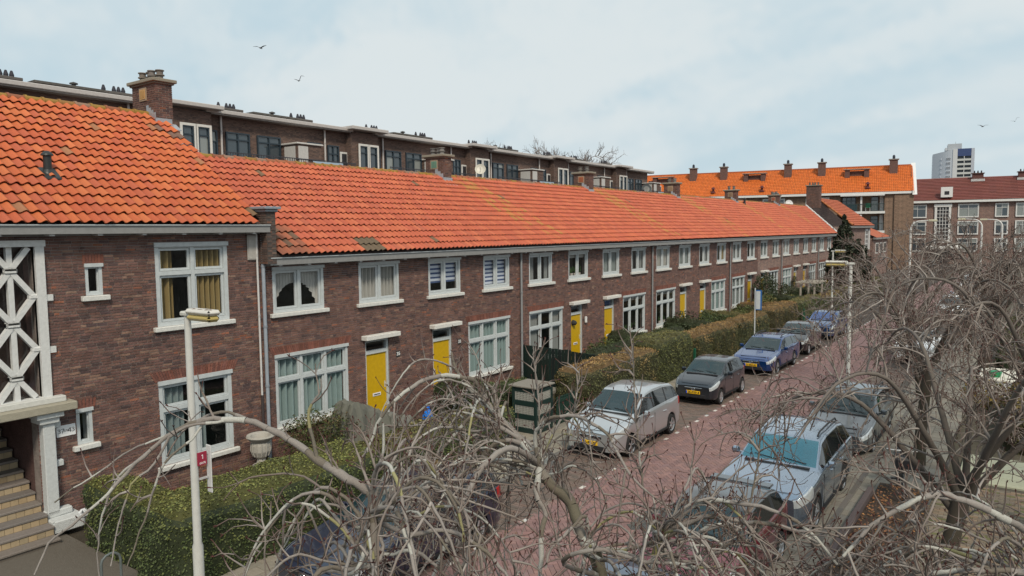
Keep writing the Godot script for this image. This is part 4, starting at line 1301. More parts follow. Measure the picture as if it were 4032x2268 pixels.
	var chair := put("garden_chair", mb, M.satin)
	chair.transform = T * Transform3D(Basis().scaled(Vector3.ONE * 1.3), Vector3(W - 6.4, 8.72, -0.4))
	tag(chair, "green garden chair on the top balcony of the orange-roofed block", "chair")

	# dark red roofed block across the end of the street
	T = frame_to(Vector3(142.0, 0, -2.5), Vector3(146.5, 0, 33.0))
	W = 35.8
	h = thing("red_roof_block", "three-storey brick block with dark red roof and white-framed windows", "apartment building", T.origin)
	h.basis = T.basis
	mb = MB.new()
	mb.box(-6, 0, -10, W, 10.4, 0.0, Color.WHITE)
	put("wall", mb, M.brick_far, h, true)
	mb = MB.new()
	var rr := 15
	for r in rr:
		var y0 := lerpf(14.7, 10.7, float(r) / rr); var z0 := lerpf(-5.0, 0.6, float(r) / rr); var y1 := lerpf(14.7, 10.7, (r + 1.0) / rr); var z1 := lerpf(-5.0, 0.6, (r + 1.0) / rr)
		for k in 42:
			var x := -6.0 + k
			mb.quad(Vector3(x, y1 + 0.06, z1 + 0.04), Vector3(x + 1, y1 + 0.06, z1 + 0.04), Vector3(x + 1, y0, z0), Vector3(x, y0, z0), vary(L(0.215, 0.063, 0.05), 0.12))
			mb.quad(Vector3(x, y1, z1), Vector3(x + 1, y1, z1), Vector3(x + 1, y1 + 0.06, z1 + 0.04), Vector3(x, y1 + 0.06, z1 + 0.04), L(0.12, 0.04, 0.035))
	mb.quad(Vector3(-6, 14.7, -5), Vector3(W, 14.7, -5), Vector3(W, 10.7, -10.6), Vector3(-6, 10.7, -10.6), L(0.15, 0.05, 0.04))
	roof = put("roof", mb, M.tile, h, true)
	mb = MB.new(); mb.box(-6, 10.3, 0.0, W, 10.66, 0.65, L(0.75, 0.75, 0.73))
	put("fascia", mb, M.satin, h, true)
	for x in [11.5, 18.0, 26.0]:
		mb = MB.new()
		mb.box(x - 0.8, 13.5, -5.0, x + 0.8, 15.2, -3.9, L(0.15, 0.07, 0.06)); mb.box(x - 0.95, 15.2, -5.2, x + 0.95, 15.32, -3.7, L(0.14, 0.08, 0.07)); mb.box(x - 1.0, 13.9, -3.9, x + 1.0, 14.3, -3.7, L(0.6, 0.6, 0.6))
		for k in 3: mb.lathe(PackedVector2Array([Vector2(0.14, 0), Vector2(0.1, 0.4), Vector2(0, 0.42)]), Vector3(x - 0.5 + k * 0.5, 15.32, -4.4), Vector3.UP, 6, L(0.05, 0.05, 0.06))
		put("chimney", mb, M.matte, roof, true)
	mb = MB.new()
	mb.box(6.0, 11.2, -0.3, 7.7, 12.9, 0.75, L(0.76, 0.76, 0.75)); mb.box(6.5, 11.6, 0.751, 7.2, 12.2, 0.76, L(0.03, 0.03, 0.035))
	put("dormer", mb, M.satin, roof, true)
	for s in 3:
		var y := 7.9 - s * 2.85
		for q in [[1.4, 3.9], [8.7, 11.4], [13.9, 15.5], [16.7, 18.4], [21.0, 23.0], [25.5, 27.5]]:
			far_window(h, q[0], q[1], y, y + 2.0, 0.11, 2, 0.7, L(0.55, 0.56, 0.56), L(0.74, 0.74, 0.72), 0.4)
	mb = MB.new()
	mb.box(5.2, 2.9, 0.0, 5.55, 10.0, 0.25, L(0.73, 0.73, 0.72)); mb.box(7.25, 2.9, 0.0, 7.6, 10.0, 0.25, L(0.73, 0.73, 0.72)); mb.box(5.1, 9.6, 0.0, 7.7, 10.1, 0.3, L(0.73, 0.73, 0.72)); mb.box(5.0, 3.6, 0.0, 7.8, 4.0, 0.4, L(0.73, 0.73, 0.72))
	mb.bevel(3.8, 2.4, 0.0, 9.2, 3.1, 1.2, 0.2, L(0.74, 0.74, 0.72)); mb.box(5.3, 0, 0.0, 7.4, 2.4, 0.1, L(0.02, 0.02, 0.02))
	for k in 3: mb.box(5.95 + k * 0.42, 4.0, 0.02, 6.02 + k * 0.42, 9.6, 0.2, L(0.73, 0.73, 0.72))
	for k in 9: mb.box(5.55, 4.2 + k * 0.6, 0.02, 7.25, 4.27 + k * 0.6, 0.18, L(0.73, 0.73, 0.72))
	var sw := put("stair_window", mb, M.satin, h, true)
	mb = MB.new(); mb.quad(Vector3(5.55, 4, 0.01), Vector3(7.25, 4, 0.01), Vector3(7.25, 9.6, 0.01), Vector3(5.55, 9.6, 0.01), L(0.05, 0.045, 0.05))
	put("pane", mb, M.gloss, sw, true)
	for o in h.get_children():
		if o.name.begins_with("window"): (o as Node3D).position = Vector3.ZERO
	for o in h.find_children("pane*", "", true, false): (o as Node3D).position = Vector3.ZERO

func tower() -> void:
	var T := frame_to(Vector3(565, 0, -41.0), Vector3(568, 0, -17.5))
	var h := thing("tower_block", "pale high-rise tower with curved blue-grey side and balconies, far beyond the roofs", "tower block", T.origin)
	h.basis = T.basis
	var mb := MB.new()
	var c := L(0.50, 0.54, 0.60)
	var H := 55.0
	var last := Vector3.ZERO
	for i in 9:
		var t := i / 8.0
		var p := Vector3(lerpf(0.0, 11.5, t), 0, sin(t * PI * 0.5) * 6.0 - 6.0)
		if i > 0: mb.quad(last, p, p + Vector3(0, H + t * 2.0, 0), last + Vector3(0, H + (t - 0.125) * 2.0, 0), c)
		last = p
	mb.quad(Vector3(0, 0, -20), Vector3(0, 0, -6), Vector3(0, H, -6), Vector3(0, H, -20), c); mb.quad(Vector3(0, H, -6), Vector3(11.5, H + 2, 0), Vector3(11.5, H + 2, -20), Vector3(0, H, -20), c)
	var wall := put("wall", mb, M.satin, h, true)
	mb = MB.new()
	mb.box(11.4, 0, -20, 14.0, H + 2.3, 0.4, L(0.60, 0.61, 0.62)); mb.box(14.0, 0, -20, 21.8, H + 2.0, -1.6, L(0.35, 0.36, 0.38)); mb.box(21.8, 0, -20, 23.6, H + 2.4, 0.2, L(0.46, 0.49, 0.55)); mb.box(14.0, H - 2.5, -20, 21.8, H + 2.4, 0.1, L(0.04, 0.07, 0.18))
	put("wall", mb, M.satin, h, true)
	mb = MB.new(); mb.box(8.5, H + 2, -14, 16.5, H + 6.2, -4, L(0.42, 0.45, 0.48)); mb.box(7.0, H + 2, -15, 9.5, H + 3.8, -4.2, L(0.5, 0.52, 0.55)); mb.box(13.0, H + 6.2, -9, 13.15, H + 8.0, -8.85, L(0.2, 0.2, 0.2))
	put("roof_plant", mb, M.satin, h, true)
	for s in 17:
		var y := H - 5.2 - s * 2.95
		mb = MB.new()
		mb.box(14.0, y - 0.3, -1.6, 21.8, y + 1.0, 0.15, L(0.55, 0.56, 0.54))
		mb.box(17.7, y + 1.0, -1.6, 18.1, y + 2.65, 0.1, L(0.6, 0.6, 0.6))
		var b := put("balcony", mb, M.satin, h, true)
		mb = MB.new(); mb.box(14.1, y + 1.0, -1.59, 21.7, y + 2.65, -1.5, L(0.05, 0.06, 0.075))
		put("pane", mb, M.gloss, b, true)
		for k in 3:
			mb = MB.new()
			mb.box(7.9 + k * 0.85, y + 0.6, -0.75 + k * 0.25, 8.4 + k * 0.85, y + 2.2, -0.3 + k * 0.22, L(0.55, 0.57, 0.6)); mb.box(8.0 + k * 0.85, y + 0.8, -0.6 + k * 0.25, 8.3 + k * 0.85, y + 2.0, -0.25 + k * 0.22, L(0.05, 0.06, 0.08))
			put("window", mb, M.gloss, h, true)
		mb = MB.new(); mb.box(4.6, y + 0.8, -2.3, 5.2, y + 1.9, -1.9, L(0.45, 0.48, 0.55)); put("window", mb, M.gloss, h, true)

# ---------------------------------------------------------------- ground
func sheet(called: String, x0: float, x1: float, z0: float, z1: float, y: float, col: Color, mat: Material) -> MeshInstance3D:
	var mb := MB.new()
	mb.quad(Vector3(x0, y, z1), Vector3(x1, y, z1), Vector3(x1, y, z0), Vector3(x0, y, z0), col)
	var o := put(called, mb, mat)
	o.set_meta("kind", "structure")
	return o

func flag(mb: MB, x0: float, z0: float, x1: float, z1: float, yb: float, yt: float, col: Color, T := Transform3D(), e := 0.004) -> void:
	mb.at(T)
	var a := Vector3(x0, yb, z0); var b := Vector3(x1, yb, z0); var d := Vector3(x1, yb, z1); var f := Vector3(x0, yb, z1)
	var g := Vector3(x0 + e, yt, z0 + e); var h := Vector3(x1 - e, yt, z0 + e); var i := Vector3(x1 - e, yt, z1 - e); var j := Vector3(x0 + e, yt, z1 - e)
	mb.quad(j, i, h, g, col); mb.quad(b, a, g, h, col); mb.quad(d, b, h, i, col); mb.quad(f, d, i, j, col); mb.quad(a, f, j, g, col)
	mb.home()

const PAVERS := 42.0

func ground() -> void:
	sheet("ground", -300, 900, -500, 500, -0.06, Color.WHITE, M.ground)
	var road_c := func(): return vary([L(0.245, 0.145, 0.135), L(0.225, 0.135, 0.128), L(0.265, 0.16, 0.146), L(0.225, 0.14, 0.135)][R.randi() % 4], 0.12)
	# carriageway: clay pavers laid in herringbone
	var road := sheet("road", -20, 140, 7.90, 11.36, -0.012, L(0.085, 0.06, 0.055), M.matte)
	var mb := MB.new()
	var T := Transform3D(Basis(Vector3.UP, PI / 4), Vector3(8, 0, 7.9))
	var alone := 0
	for i in range(-120, 420):
		for j in range(-420, 240):
			var k := posmod(i - j, 4)
			if k != 0 and k != 3: continue
			var x := i * 0.1035; var z := j * 0.1035
			var c := T * Vector3(x + 0.1, 0, z + 0.1)
			if c.x < 7.5 or c.x > PAVERS or c.z < 7.86 or c.z > 11.40: continue
			var pc: Color = road_c.call() * (1.0 + 0.34 * hn.get_noise_3d(c.x * 0.12, 5.0, c.z * 1.3) + 0.12 * hn.get_noise_3d(c.x * 1.5, 5.0, c.z * 1.5))
			if c.x > 13.6 and c.x < 15.0 and c.z > 9.75 and c.z < 10.85: pc = vary(L(0.10, 0.098, 0.094), 0.2)
			var lift := 0.0 + R.randf_range(-0.002, 0.002)
			if alone < 300 and c.x > 12.6 and c.x < 15.5 and c.z < 10.6:
				alone += 1
				var one := MB.new()
				flag(one, x, z, x + (0.2025 if k == 0 else 0.099), z + (0.099 if k == 0 else 0.2025), -0.012, lift, pc, T)
				put("paver", one, M.stone, road)
			else:
				flag(mb, x, z, x + (0.2025 if k == 0 else 0.099), z + (0.099 if k == 0 else 0.2025), -0.012, lift, pc, T)
	put("pavers", mb, M.stone, road).set_meta("kind", "stuff")
	sheet("road_far", PAVERS, 140, 7.90, 11.36, -0.004, L(0.235, 0.145, 0.138), M.stone)
	# white marking stones along the parking strip
	for i in 70:
		mb = MB.new()
		var x := 9.2 + i * 0.83 + R.randf_range(-0.03, 0.03)
		if R.randf() < 0.12: continue
		flag(mb, x, 7.84, x + 0.21, 7.94, -0.01, 0.006, vary(L(0.6, 0.58, 0.55), 0.12))
		put("marking_stone", mb, M.stone, road)
	# parking strips in darker clinker
	for s in 2:
		var z0 := 6.16 if s == 0 else 11.36; var z1 := 7.90 if s == 0 else 13.35
		var pk := sheet("parking_strip", -20, 140, z0, z1, -0.014, L(0.075, 0.062, 0.052), M.matte)
		mb = MB.new()
		var r := 0
		var x := 7.5
		while x < 36.0:
			var z := z0 + (0.0 if r % 2 else -0.1)
			while z < z1:
				var a := maxf(z, z0); var b := minf(z + 0.203, z1)
				if b - a > 0.03: flag(mb, x, a, x + 0.098, b, -0.014, R.randf_range(-0.003, 0.002), vary([L(0.165, 0.122, 0.102), L(0.145, 0.115, 0.098), L(0.19, 0.132, 0.11)][R.randi() % 3], 0.16))
				z += 0.2075
			x += 0.1035; r += 1
		put("clinkers", mb, M.stone, pk).set_meta("kind", "stuff")
	# pavements with kerbs, 30 cm flags
	for s in 2:
		var z0 := 4.75 if s == 0 else 13.50; var z1 := 6.02 if s == 0 else 15.0
		var pv := sheet("pavement", -20, 140, z0 - 0.9, z1, 0.085, L(0.10, 0.09, 0.075), M.matte)
		mb = MB.new()
		var k := 0
		var z := z1
		alone = 0
		while z > z0 - 0.6:
			var x := (-0.15 if k % 2 else 0.0) + 4.5
			while x < 44.0:
				var c := vary(L(0.27, 0.245, 0.20) if s == 0 else L(0.22, 0.205, 0.175), 0.14)
				var y := 0.10 + R.randf_range(-0.003, 0.003)
				if alone < 150 and x > 10 and x < 21 and s == 0 or alone < 120 and s == 1 and x > 13.5 and x < 21:
					alone += 1
					var one := MB.new(); flag(one, x, z - 0.297, x + 0.297, z, 0.085, y, c); put("paving_flag", one, M.stone, pv)
				else:
					flag(mb, x, z - 0.297, x + 0.297, z, 0.085, y, c)
				x += 0.302
			z -= 0.302; k += 1
		put("paving_flags", mb, M.stone, pv).set_meta("kind", "stuff")
		mb = MB.new()
		var kz := 6.02 if s == 0 else 13.36
		var x2 := -20.0
		while x2 < 140:
			mb.bevel(x2, -0.05, kz, x2 + 0.99, 0.105, kz + 0.13, 0.012, vary(L(0.14, 0.13, 0.12), 0.12))
			x2 += 1.0
		var kerb := put("kerb", mb, M.stone)
		kerb.set_meta("kind", "structure")
	# drain grate in the carriageway edge
	mb = MB.new()
	mb.bevel(14.4, -0.01, 10.95, 14.95, 0.008, 11.32, 0.003, L(0.05, 0.05, 0.05))
	for i in 6: mb.box(14.46 + i * 0.08, 0.008, 10.99, 14.49 + i * 0.08, 0.012, 11.28, L(0.09, 0.085, 0.08))
	tag(put("drain_grate", mb, M.stone), "dark iron drain grate set in the red pavers beside the dark red car", "drain grate")
	# leaf litter along the kerbs and between the cars
	var lit := []
	for i in 700:
		var z = [6.2, 6.35, 13.2, 13.05, 8.0, 5.9][R.randi() % 6] + R.randf_range(-0.22, 0.22)
		var p := Vector3(R.randf_range(8, 40), 0.022 if z > 6.02 and z < 13.36 else 0.125, z)
		lit.append([Transform3D(Basis.from_euler(Vector3(R.randf_range(-0.4, 0.4), R.randf() * TAU, R.randf_range(-0.4, 0.4))), p), vary([L(0.26, 0.16, 0.07), L(0.16, 0.09, 0.05), L(0.34, 0.27, 0.14)][R.randi() % 3], 0.3)])
	var ll := leaves("leaf_litter", lit, self, 0.055)
	tag(ll, "scattered dry leaves along the kerbs and parking strips", "leaves")
	# front gardens and beds
	sheet("garden_soil", 6.3, 80, 0.0, 3.86, 0.03, L(0.06, 0.05, 0.032), M.matte)
	sheet("entrance_path", 2.0, 6.5, 0.05, 4.2, 0.07, L(0.13, 0.115, 0.095), M.stone)
	sheet("near_garden", -5, 140, 15.0, 40, 0.02, L(0.10, 0.085, 0.055), M.matte)
	var path := sheet("clinker_path", 5, 20.6, 14.9, 19.5, 0.045, L(0.10, 0.085, 0.06), M.matte)
	mb = MB.new()
	var row := 0
	var px := 10.0
	while px < 20.3:
		var z := 15.1 - (0.1 if row % 2 else 0.0)
		while z < 17.6:
			var moss := R.randf() < 0.15
			flag(mb, px, z, px + 0.098, z + 0.203, 0.045, 0.06 + R.randf_range(-0.002, 0.002), vary(L(0.12, 0.12, 0.045) if moss else [L(0.20, 0.165, 0.12), L(0.175, 0.14, 0.105), L(0.23, 0.16, 0.105)][R.randi() % 3], 0.18))
			z += 0.2075
		px += 0.1035; row += 1
	put("clinkers", mb, M.stone, path).set_meta("kind", "stuff")
	for i in 4:
		mb = MB.new()
		mb.bevel(20.62 + i * 0.62, 0.0, 15.35, 21.22 + i * 0.62, 0.09, 19.0, 0.012, vary(L(0.42, 0.43, 0.32), 0.08))
		var sl := put("path_slab", mb, M.stone)
		sl.set_meta("kind", "structure")
	# planting bed with brown leaves behind a timber edge
	sheet("leaf_bed", 8.0, 19.2, 13.86, 15.0, 0.11, L(0.06, 0.04, 0.028), M.matte)
	mb = MB.new()
	mb.bevel(8.0, 0.09, 13.74, 18.3, 0.26, 13.86, 0.012, L(0.10, 0.075, 0.075))
	tag(put("timber_edging", mb, M.stone), "long dark timber edging of the leaf-covered bed beside the near pavement", "garden edging")
	var lf := []
	for i in 2600:
		var p := Vector3(R.randf_range(8.2, 19.0), 0.13 + R.randf() * 0.05, R.randf_range(13.9, 15.0))
		lf.append([Transform3D(Basis.from_euler(Vector3(R.randf_range(-0.7, 0.7), R.randf() * TAU, R.randf_range(-0.7, 0.7))).scaled(Vector3.ONE * R.randf_range(0.7, 1.5)), p), vary([L(0.22, 0.09, 0.035), L(0.16, 0.07, 0.03), L(0.28, 0.14, 0.05)][R.randi() % 3], 0.3)])
	var fl := leaves("fallen_leaves", lf, self, 0.05)
	fl.set_meta("kind", "stuff"); tag(fl, "brown fallen leaves covering the bed by the bicycle", "leaves")

# ---------------------------------------------------------------- foliage
var leaf_mesh: ArrayMesh

func leaf_quad(s: float) -> ArrayMesh:
	var mb := MB.new()
	var a := Vector3(-0.5, 0, 0) * s; var b := Vector3(0, 0.12, -0.32) * s; var c := Vector3(0.55, 0.04, 0) * s; var d := Vector3(0, 0.12, 0.32) * s
	mb.quad(a, d, c, b, Color.WHITE)
	return mb.mesh(M.leaf)

func leaves(called: String, list: Array, parent: Node, size: float) -> MultiMeshInstance3D:
	var mm := MultiMesh.new()
	mm.transform_format = MultiMesh.TRANSFORM_3D
	mm.use_colors = true
	mm.mesh = leaf_quad(size)
	mm.instance_count = list.size()
	for i in list.size():
		mm.set_instance_transform(i, list[i][0])
		mm.set_instance_color(i, list[i][1])
	var o := MultiMeshInstance3D.new()
	o.multimesh = mm
	o.name = numbered(parent, called)
	parent.add_child(o, true)
	if parent != self: o.position = -where(parent)
	o.set_meta("kind", "stuff")
	return o

var hn := FastNoiseLite.new()

# a clipped hedge: an uneven core and a skin of small leaves; top is the colour of the upper side
func hedge(x0: float, x1: float, z0: float, z1: float, ht: float, label: String, side: Color, top: Color, rough := 0.19, dens := 480.0, size := 0.055) -> void:
	var o := thing("hedge", label, "hedge", Vector3((x0 + x1) / 2, 0.05, (z0 + z1) / 2), "clipped garden hedges")
	hn.frequency = 0.9
	var mb := MB.new()
	var nx := int(maxf(2, (x1 - x0) / 0.2)); var nz := int(maxf(2, (z1 - z0) / 0.2)); var ny := int(maxf(2, ht / 0.2))
	var bulge := func(p: Vector3) -> Vector3:
		var c := Vector3((x0 + x1) / 2, ht * 0.45, (z0 + z1) / 2)
		var q := p - c
		# rounded shoulders
		var ex := clampf((absf(q.x) - (x1 - x0) / 2 + 0.25) / 0.25, 0, 1); var ez := clampf((absf(q.z) - (z1 - z0) / 2 + 0.25) / 0.25, 0, 1); var ey := clampf((p.y - ht + 0.25) / 0.25, 0, 1)
		q.x -= signf(q.x) * 0.13 * ex * maxf(ez, ey); q.z -= signf(q.z) * 0.13 * ez * maxf(ex, ey); q.y -= 0.12 * ey * maxf(ex, ez)
		var f := hn.get_noise_3d(p.x * 1.4, p.y * 1.4, p.z * 1.4) * rough + hn.get_noise_3d(p.x * 4.5, p.y * 4.5, p.z * 4.5 + 50) * rough * 0.6
		q.y *= 1.0 + 0.09 * hn.get_noise_3d(p.x * 0.5, 3.0, p.z * 0.5)
		return c + q * (1.0 + f / maxf(q.length(), 0.3))
	var pts := []
	var face := func(o0: Vector3, du: Vector3, dv: Vector3, nu: int, nv: int, nrm: Vector3) -> void:
		for i in nu:
			for j in nv:
				var q := [o0 + du * (float(i) / nu) + dv * (float(j) / nv), o0 + du * ((i + 1.0) / nu) + dv * (float(j) / nv), o0 + du * ((i + 1.0) / nu) + dv * ((j + 1.0) / nv), o0 + du * (float(i) / nu) + dv * ((j + 1.0) / nv)]
				for k in 4: q[k] = bulge.call(q[k])
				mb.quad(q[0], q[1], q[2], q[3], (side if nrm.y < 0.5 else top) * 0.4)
				var area: float = (q[1] - q[0]).cross(q[3] - q[0]).length()
				var cnt := int(area * dens + R.randf())
				for k in cnt:
					var a := R.randf(); var b := R.randf()
					var p: Vector3 = q[0].lerp(q[1], a).lerp(q[3].lerp(q[2], a), b) + nrm * R.randf_range(-0.03, 0.05)
					pts.append([p, nrm])
	face.call(Vector3(x0, 0, z1), Vector3(x1 - x0, 0, 0), Vector3(0, ht, 0), nx, ny, Vector3(0, 0, 1))
	face.call(Vector3(x1, 0, z0), Vector3(x0 - x1, 0, 0), Vector3(0, ht, 0), nx, ny, Vector3(0, 0, -1))
	face.call(Vector3(x0, 0, z0), Vector3(0, 0, z1 - z0), Vector3(0, ht, 0), nz, ny, Vector3(-1, 0, 0))
	face.call(Vector3(x1, 0, z1), Vector3(0, 0, z0 - z1), Vector3(0, ht, 0), nz, ny, Vector3(1, 0, 0))
	face.call(Vector3(x0, ht, z1), Vector3(x1 - x0, 0, 0), Vector3(0, 0, z0 - z1), nx, nz, Vector3.UP)
	put("hedge_core", mb, M.plain, o)
	var list := []
	for q in pts:
		var p: Vector3 = q[0]; var nrm: Vector3 = q[1]
		var b := Basis.from_euler(Vector3(R.randf_range(-0.9, 0.9), R.randf() * TAU, R.randf_range(-0.9, 0.9)))
		if nrm.y < 0.5: b = Basis(Vector3.UP.cross(nrm).normalized(), R.randf_range(0.5, 1.5)) * b
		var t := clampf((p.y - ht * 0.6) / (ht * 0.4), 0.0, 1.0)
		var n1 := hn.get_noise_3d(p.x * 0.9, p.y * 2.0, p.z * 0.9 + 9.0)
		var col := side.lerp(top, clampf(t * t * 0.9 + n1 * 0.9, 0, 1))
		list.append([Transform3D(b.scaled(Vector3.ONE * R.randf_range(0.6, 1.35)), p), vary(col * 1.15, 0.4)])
	leaves("leaves", list, o, size)
	# a few shoots that stick out
	mb = MB.new()
	for i in int((x1 - x0 + z1 - z0) * 5):
		var p := Vector3(R.randf_range(x0, x1), ht - 0.05, R.randf_range(z0, z1))
		var q := p + Vector3(R.randf_range(-0.06, 0.06), R.randf_range(0.08, 0.26), R.randf_range(-0.06, 0.06))
		mb.tube(PackedVector3Array([p, q]), 0.004, 0.002, 3, side, top)
	put("shoots", mb, M.twig, o).set_meta("kind", "stuff")

# a loose shrub or evergreen: leaves through an uneven volume on a few stems
func shrub(called: String, p: Vector3, rx: float, ht: float, rz: float, label: String, cat: String, cols: Array, n: int, size: float, cone := 0.0, stems := 6) -> Node3D:
	var o := thing(called, label, cat, p)
	var mb := MB.new()
	for i in stems:
		var a := TAU * i / stems + R.randf()
		mb.tube(PackedVector3Array([p, p + Vector3(cos(a) * rx * 0.25, ht * 0.4, sin(a) * rz * 0.25), p + Vector3(cos(a) * rx * 0.5 * (1 - cone), ht * 0.8, sin(a) * rz * 0.5 * (1 - cone))]), 0.03 + 0.02 * cone * 3, 0.008, 5, L(0.10, 0.08, 0.05), L(0.10, 0.08, 0.05))
	put("stems", mb, M.bark, o)
	hn.frequency = 0.8
	var list := []
	var tries := 0
	while list.size() < n and tries < n * 6:
		tries += 1
		var d := Vector3(R.randf_range(-1, 1), R.randf_range(-1, 1), R.randf_range(-1, 1))
		var l := d.length()
		if l > 1.0 or l < 0.35: continue
		var t := d.y * 0.5 + 0.5
		var w := 1.0 if cone == 0.0 else lerpf(1.0, pow(1.0 - t, 0.75) * 1.5, cone)
		var q := p + Vector3(d.x * rx * w, t * ht, d.z * rz * w)
		var nz := hn.get_noise_3d(q.x * 1.8, q.y * 1.8, q.z * 1.8)
		if l > 0.82 + nz * 0.5: continue
		list.append([Transform3D(Basis.from_euler(Vector3(R.randf_range(-1.3, 1.3), R.randf() * TAU, R.randf_range(-1.3, 1.3))).scaled(Vector3.ONE * R.randf_range(0.6, 1.4)), q), vary(cols[R.randi() % cols.size()], 0.35)])
	leaves("foliage", list, o, size)
	return o

# ---------------------------------------------------------------- cars (front towards -x)
func sample(prof: Array, x: float) -> float:
	if x <= prof[0][0]: return prof[0][1]
	for i in prof.size() - 1:
		if x <= prof[i + 1][0]:
			return lerpf(prof[i][1], prof[i + 1][1], (x - prof[i][0]) / (prof[i + 1][0] - prof[i][0]))
	return prof[-1][1]

func paint(called: String, lin: Color, metal := 0.35, rough := 0.3) -> StandardMaterial3D:
	var m := smat(called, lin, rough, metal, 0.6)
	m.clearcoat_enabled = true; m.clearcoat = 1.0; m.clearcoat_roughness = 0.04
	return m

func car(label: String, p: Vector3, s: Dictionary, body: Material, roofm: Material = null, category := "car") -> Node3D:
	var o := thing(s.get("called", "parked_car"), label, category, p, "cars parked along the street")
	var Ln: float = s.L; var w: float = s.W / 2.0; var prof: Array = s.prof
	var b0: float = s.b0; var b1: float = s.b1
	var xs := []
	var x := 0.0
	while x < Ln:
		xs.append(x); x += 0.02 if x < 0.1 else 0.045
	xs.append(Ln)
	var grid := []
	for xx: float in xs:
		var yt := 0.0
		for k in 5: yt += sample(prof, xx + (k - 2) * 0.035) / 5.0
		var front := clampf(1.0 - xx / 0.55, 0, 1); var rear := clampf(1.0 - (Ln - xx) / 0.4, 0, 1)
		var wx := w * (1.0 - 0.26 * (1.0 - sqrt(1.0 - front * front)) - 0.16 * (1.0 - sqrt(maxf(0.0, 1.0 - rear * rear))))
		var belt := minf(lerpf(b0, b1, xx / Ln), yt - 0.025)
		var yb := 0.23 + 0.05 * front
		for wc: float in [s.wf, s.wr]:
			var dx := absf(xx - wc); var ra: float = s.r + 0.055
			if dx < ra: yb = maxf(yb, s.r + sqrt(ra * ra - dx * dx))
		yb = minf(yb, belt - 0.06)
		var hb := belt - yb
		var tt := clampf((yt - belt) / 0.5, 0, 1)
		var wr := wx * lerpf(0.90, 0.76, tt)
		var a5 := Vector2(0.955 * wx, belt + 0.012); var a8 := Vector2(wr, yt - lerpf(0.012, 0.05, tt))
		var col := [Vector2(0.94 * wx, yb), Vector2(0.985 * wx, yb + 0.12 * hb), Vector2(wx, yb + 0.42 * hb), Vector2(0.998 * wx, yb + 0.74 * hb), Vector2(0.982 * wx, belt - 0.02), a5, a5.lerp(a8, 0.08), a5.lerp(a8, 0.9), a8, Vector2(wr * 0.95, yt - 0.012), Vector2(wr * 0.5, yt - 0.002), Vector2(0, yt + 0.006)]
		var line := []
		for c: Vector2 in col: line.append(Vector3(xx, c.y, c.x))
		for k in 11: line.append(Vector3(xx, col[10 - k].y, -col[10 - k].x))
		grid.append(line)
	var nr := []
	var m := grid.size()
	for i in m:
		var row := []
		for j in 23:
			var du: Vector3 = grid[mini(i + 1, m - 1)][j] - grid[maxi(i - 1, 0)][j]
			var dv: Vector3 = grid[i][mini(j + 1, 22)] - grid[i][maxi(j - 1, 0)]
			var nn := dv.cross(du)
			row.append(nn.normalized() if nn.length_squared() > 1e-12 else Vector3.UP)
		nr.append(row)
	var parts := {}
	var winrun := {}
	for i in m - 1:
		var xm: float = (xs[i] + xs[i + 1]) / 2
		for j in 22:
			var jj := j if j < 11 else 21 - j
			var kind := "body"
			var th: float = grid[i][11].y - grid[i][5].y; var th2: float = grid[i + 1][11].y - grid[i + 1][5].y
			if jj >= 9 and xm > s.xc + 0.05 and xm < s.xr - 0.02: kind = "windshield"
			elif jj >= 9 and xm > s.xre + 0.05 and xm < s.xb: kind = "rear_window"
			elif jj >= 7 and xm >= s.xr - 0.02 and xm <= s.xre + 0.05 and roofm: kind = "roof_panel"
			elif jj == 6 and minf(th, th2) > 0.13 and xm > s.xc and xm < s.xre + 0.25:
				kind = "side_window"
				for q in s.pillars:
					if xm > q[0] and xm < q[1]: kind = "pillar"
			elif xm < s.get("hl", 0.46) and (jj == 3 or jj == 4 or (jj == 5 and xm > 0.04) or (jj == 7 and xm > 0.07 and xm < s.get("hl", 0.46) - 0.08)): kind = "headlight"
			elif xm > Ln - 0.28 and (jj == 3 or jj == 4): kind = "tail_light"
			elif jj == 0: kind = "sill_trim"
			var key := kind
			if kind == "side_window":
				var nwin := 0
				for q in s.pillars:
					if xm > q[0]: nwin += 1
				key = "side_window%d_%d" % [nwin, 0 if j < 11 else 1]
			elif kind == "headlight" or kind == "tail_light": key = kind + ("0" if j < 11 else "1")
			if not parts.has(key): parts[key] = [kind, MB.new()]
			parts[key][1].quadn(grid[i][j], grid[i][j + 1], grid[i + 1][j + 1], grid[i + 1][j], nr[i][j], nr[i][j + 1], nr[i + 1][j + 1], nr[i + 1][j], Color.WHITE, Color.WHITE)
	for e in [0, m - 1]:
		for j in 5:
			var a: Vector3 = grid[e][j]; var b: Vector3 = grid[e][j + 1]
			parts["body"][1].quad(a, b, Vector3(b.x, b.y, -b.z), Vector3(a.x, a.y, -a.z), Color.WHITE)
		var t5: Vector3 = grid[e][5]
		parts["body"][1].quad(t5, grid[e][8], Vector3(t5.x, grid[e][8].y, -grid[e][8].z), Vector3(t5.x, t5.y, -t5.z), Color.WHITE)
	var mats := {"body": body, "windshield": s.get("glass", M.car_glass), "rear_window": M.car_glass, "side_window": M.side_glass, "roof_panel": roofm, "pillar": M.black_plastic, "headlight": M.headlight_glass, "tail_light": M.tail_red, "sill_trim": body if not s.get("clad", false) else M.black_plastic}
	for key in parts:
		put(parts[key][0], parts[key][1], mats[parts[key][0]], o, true)
	# inside
	var mb := MB.new()
	mb.box(0.35, 0.2, -w * 0.80, Ln - 0.25, 0.45, w * 0.80, Color.WHITE); mb.box(0.3, 0.3, -w * 0.6, s.xc + 0.1, b0 - 0.12, w * 0.6, Color.WHITE)
	mb.bevel(s.xc + 0.0, 0.45, -w * 0.84, s.xc + 0.5, b0 - 0.08, w * 0.84, 0.05, Color.WHITE)
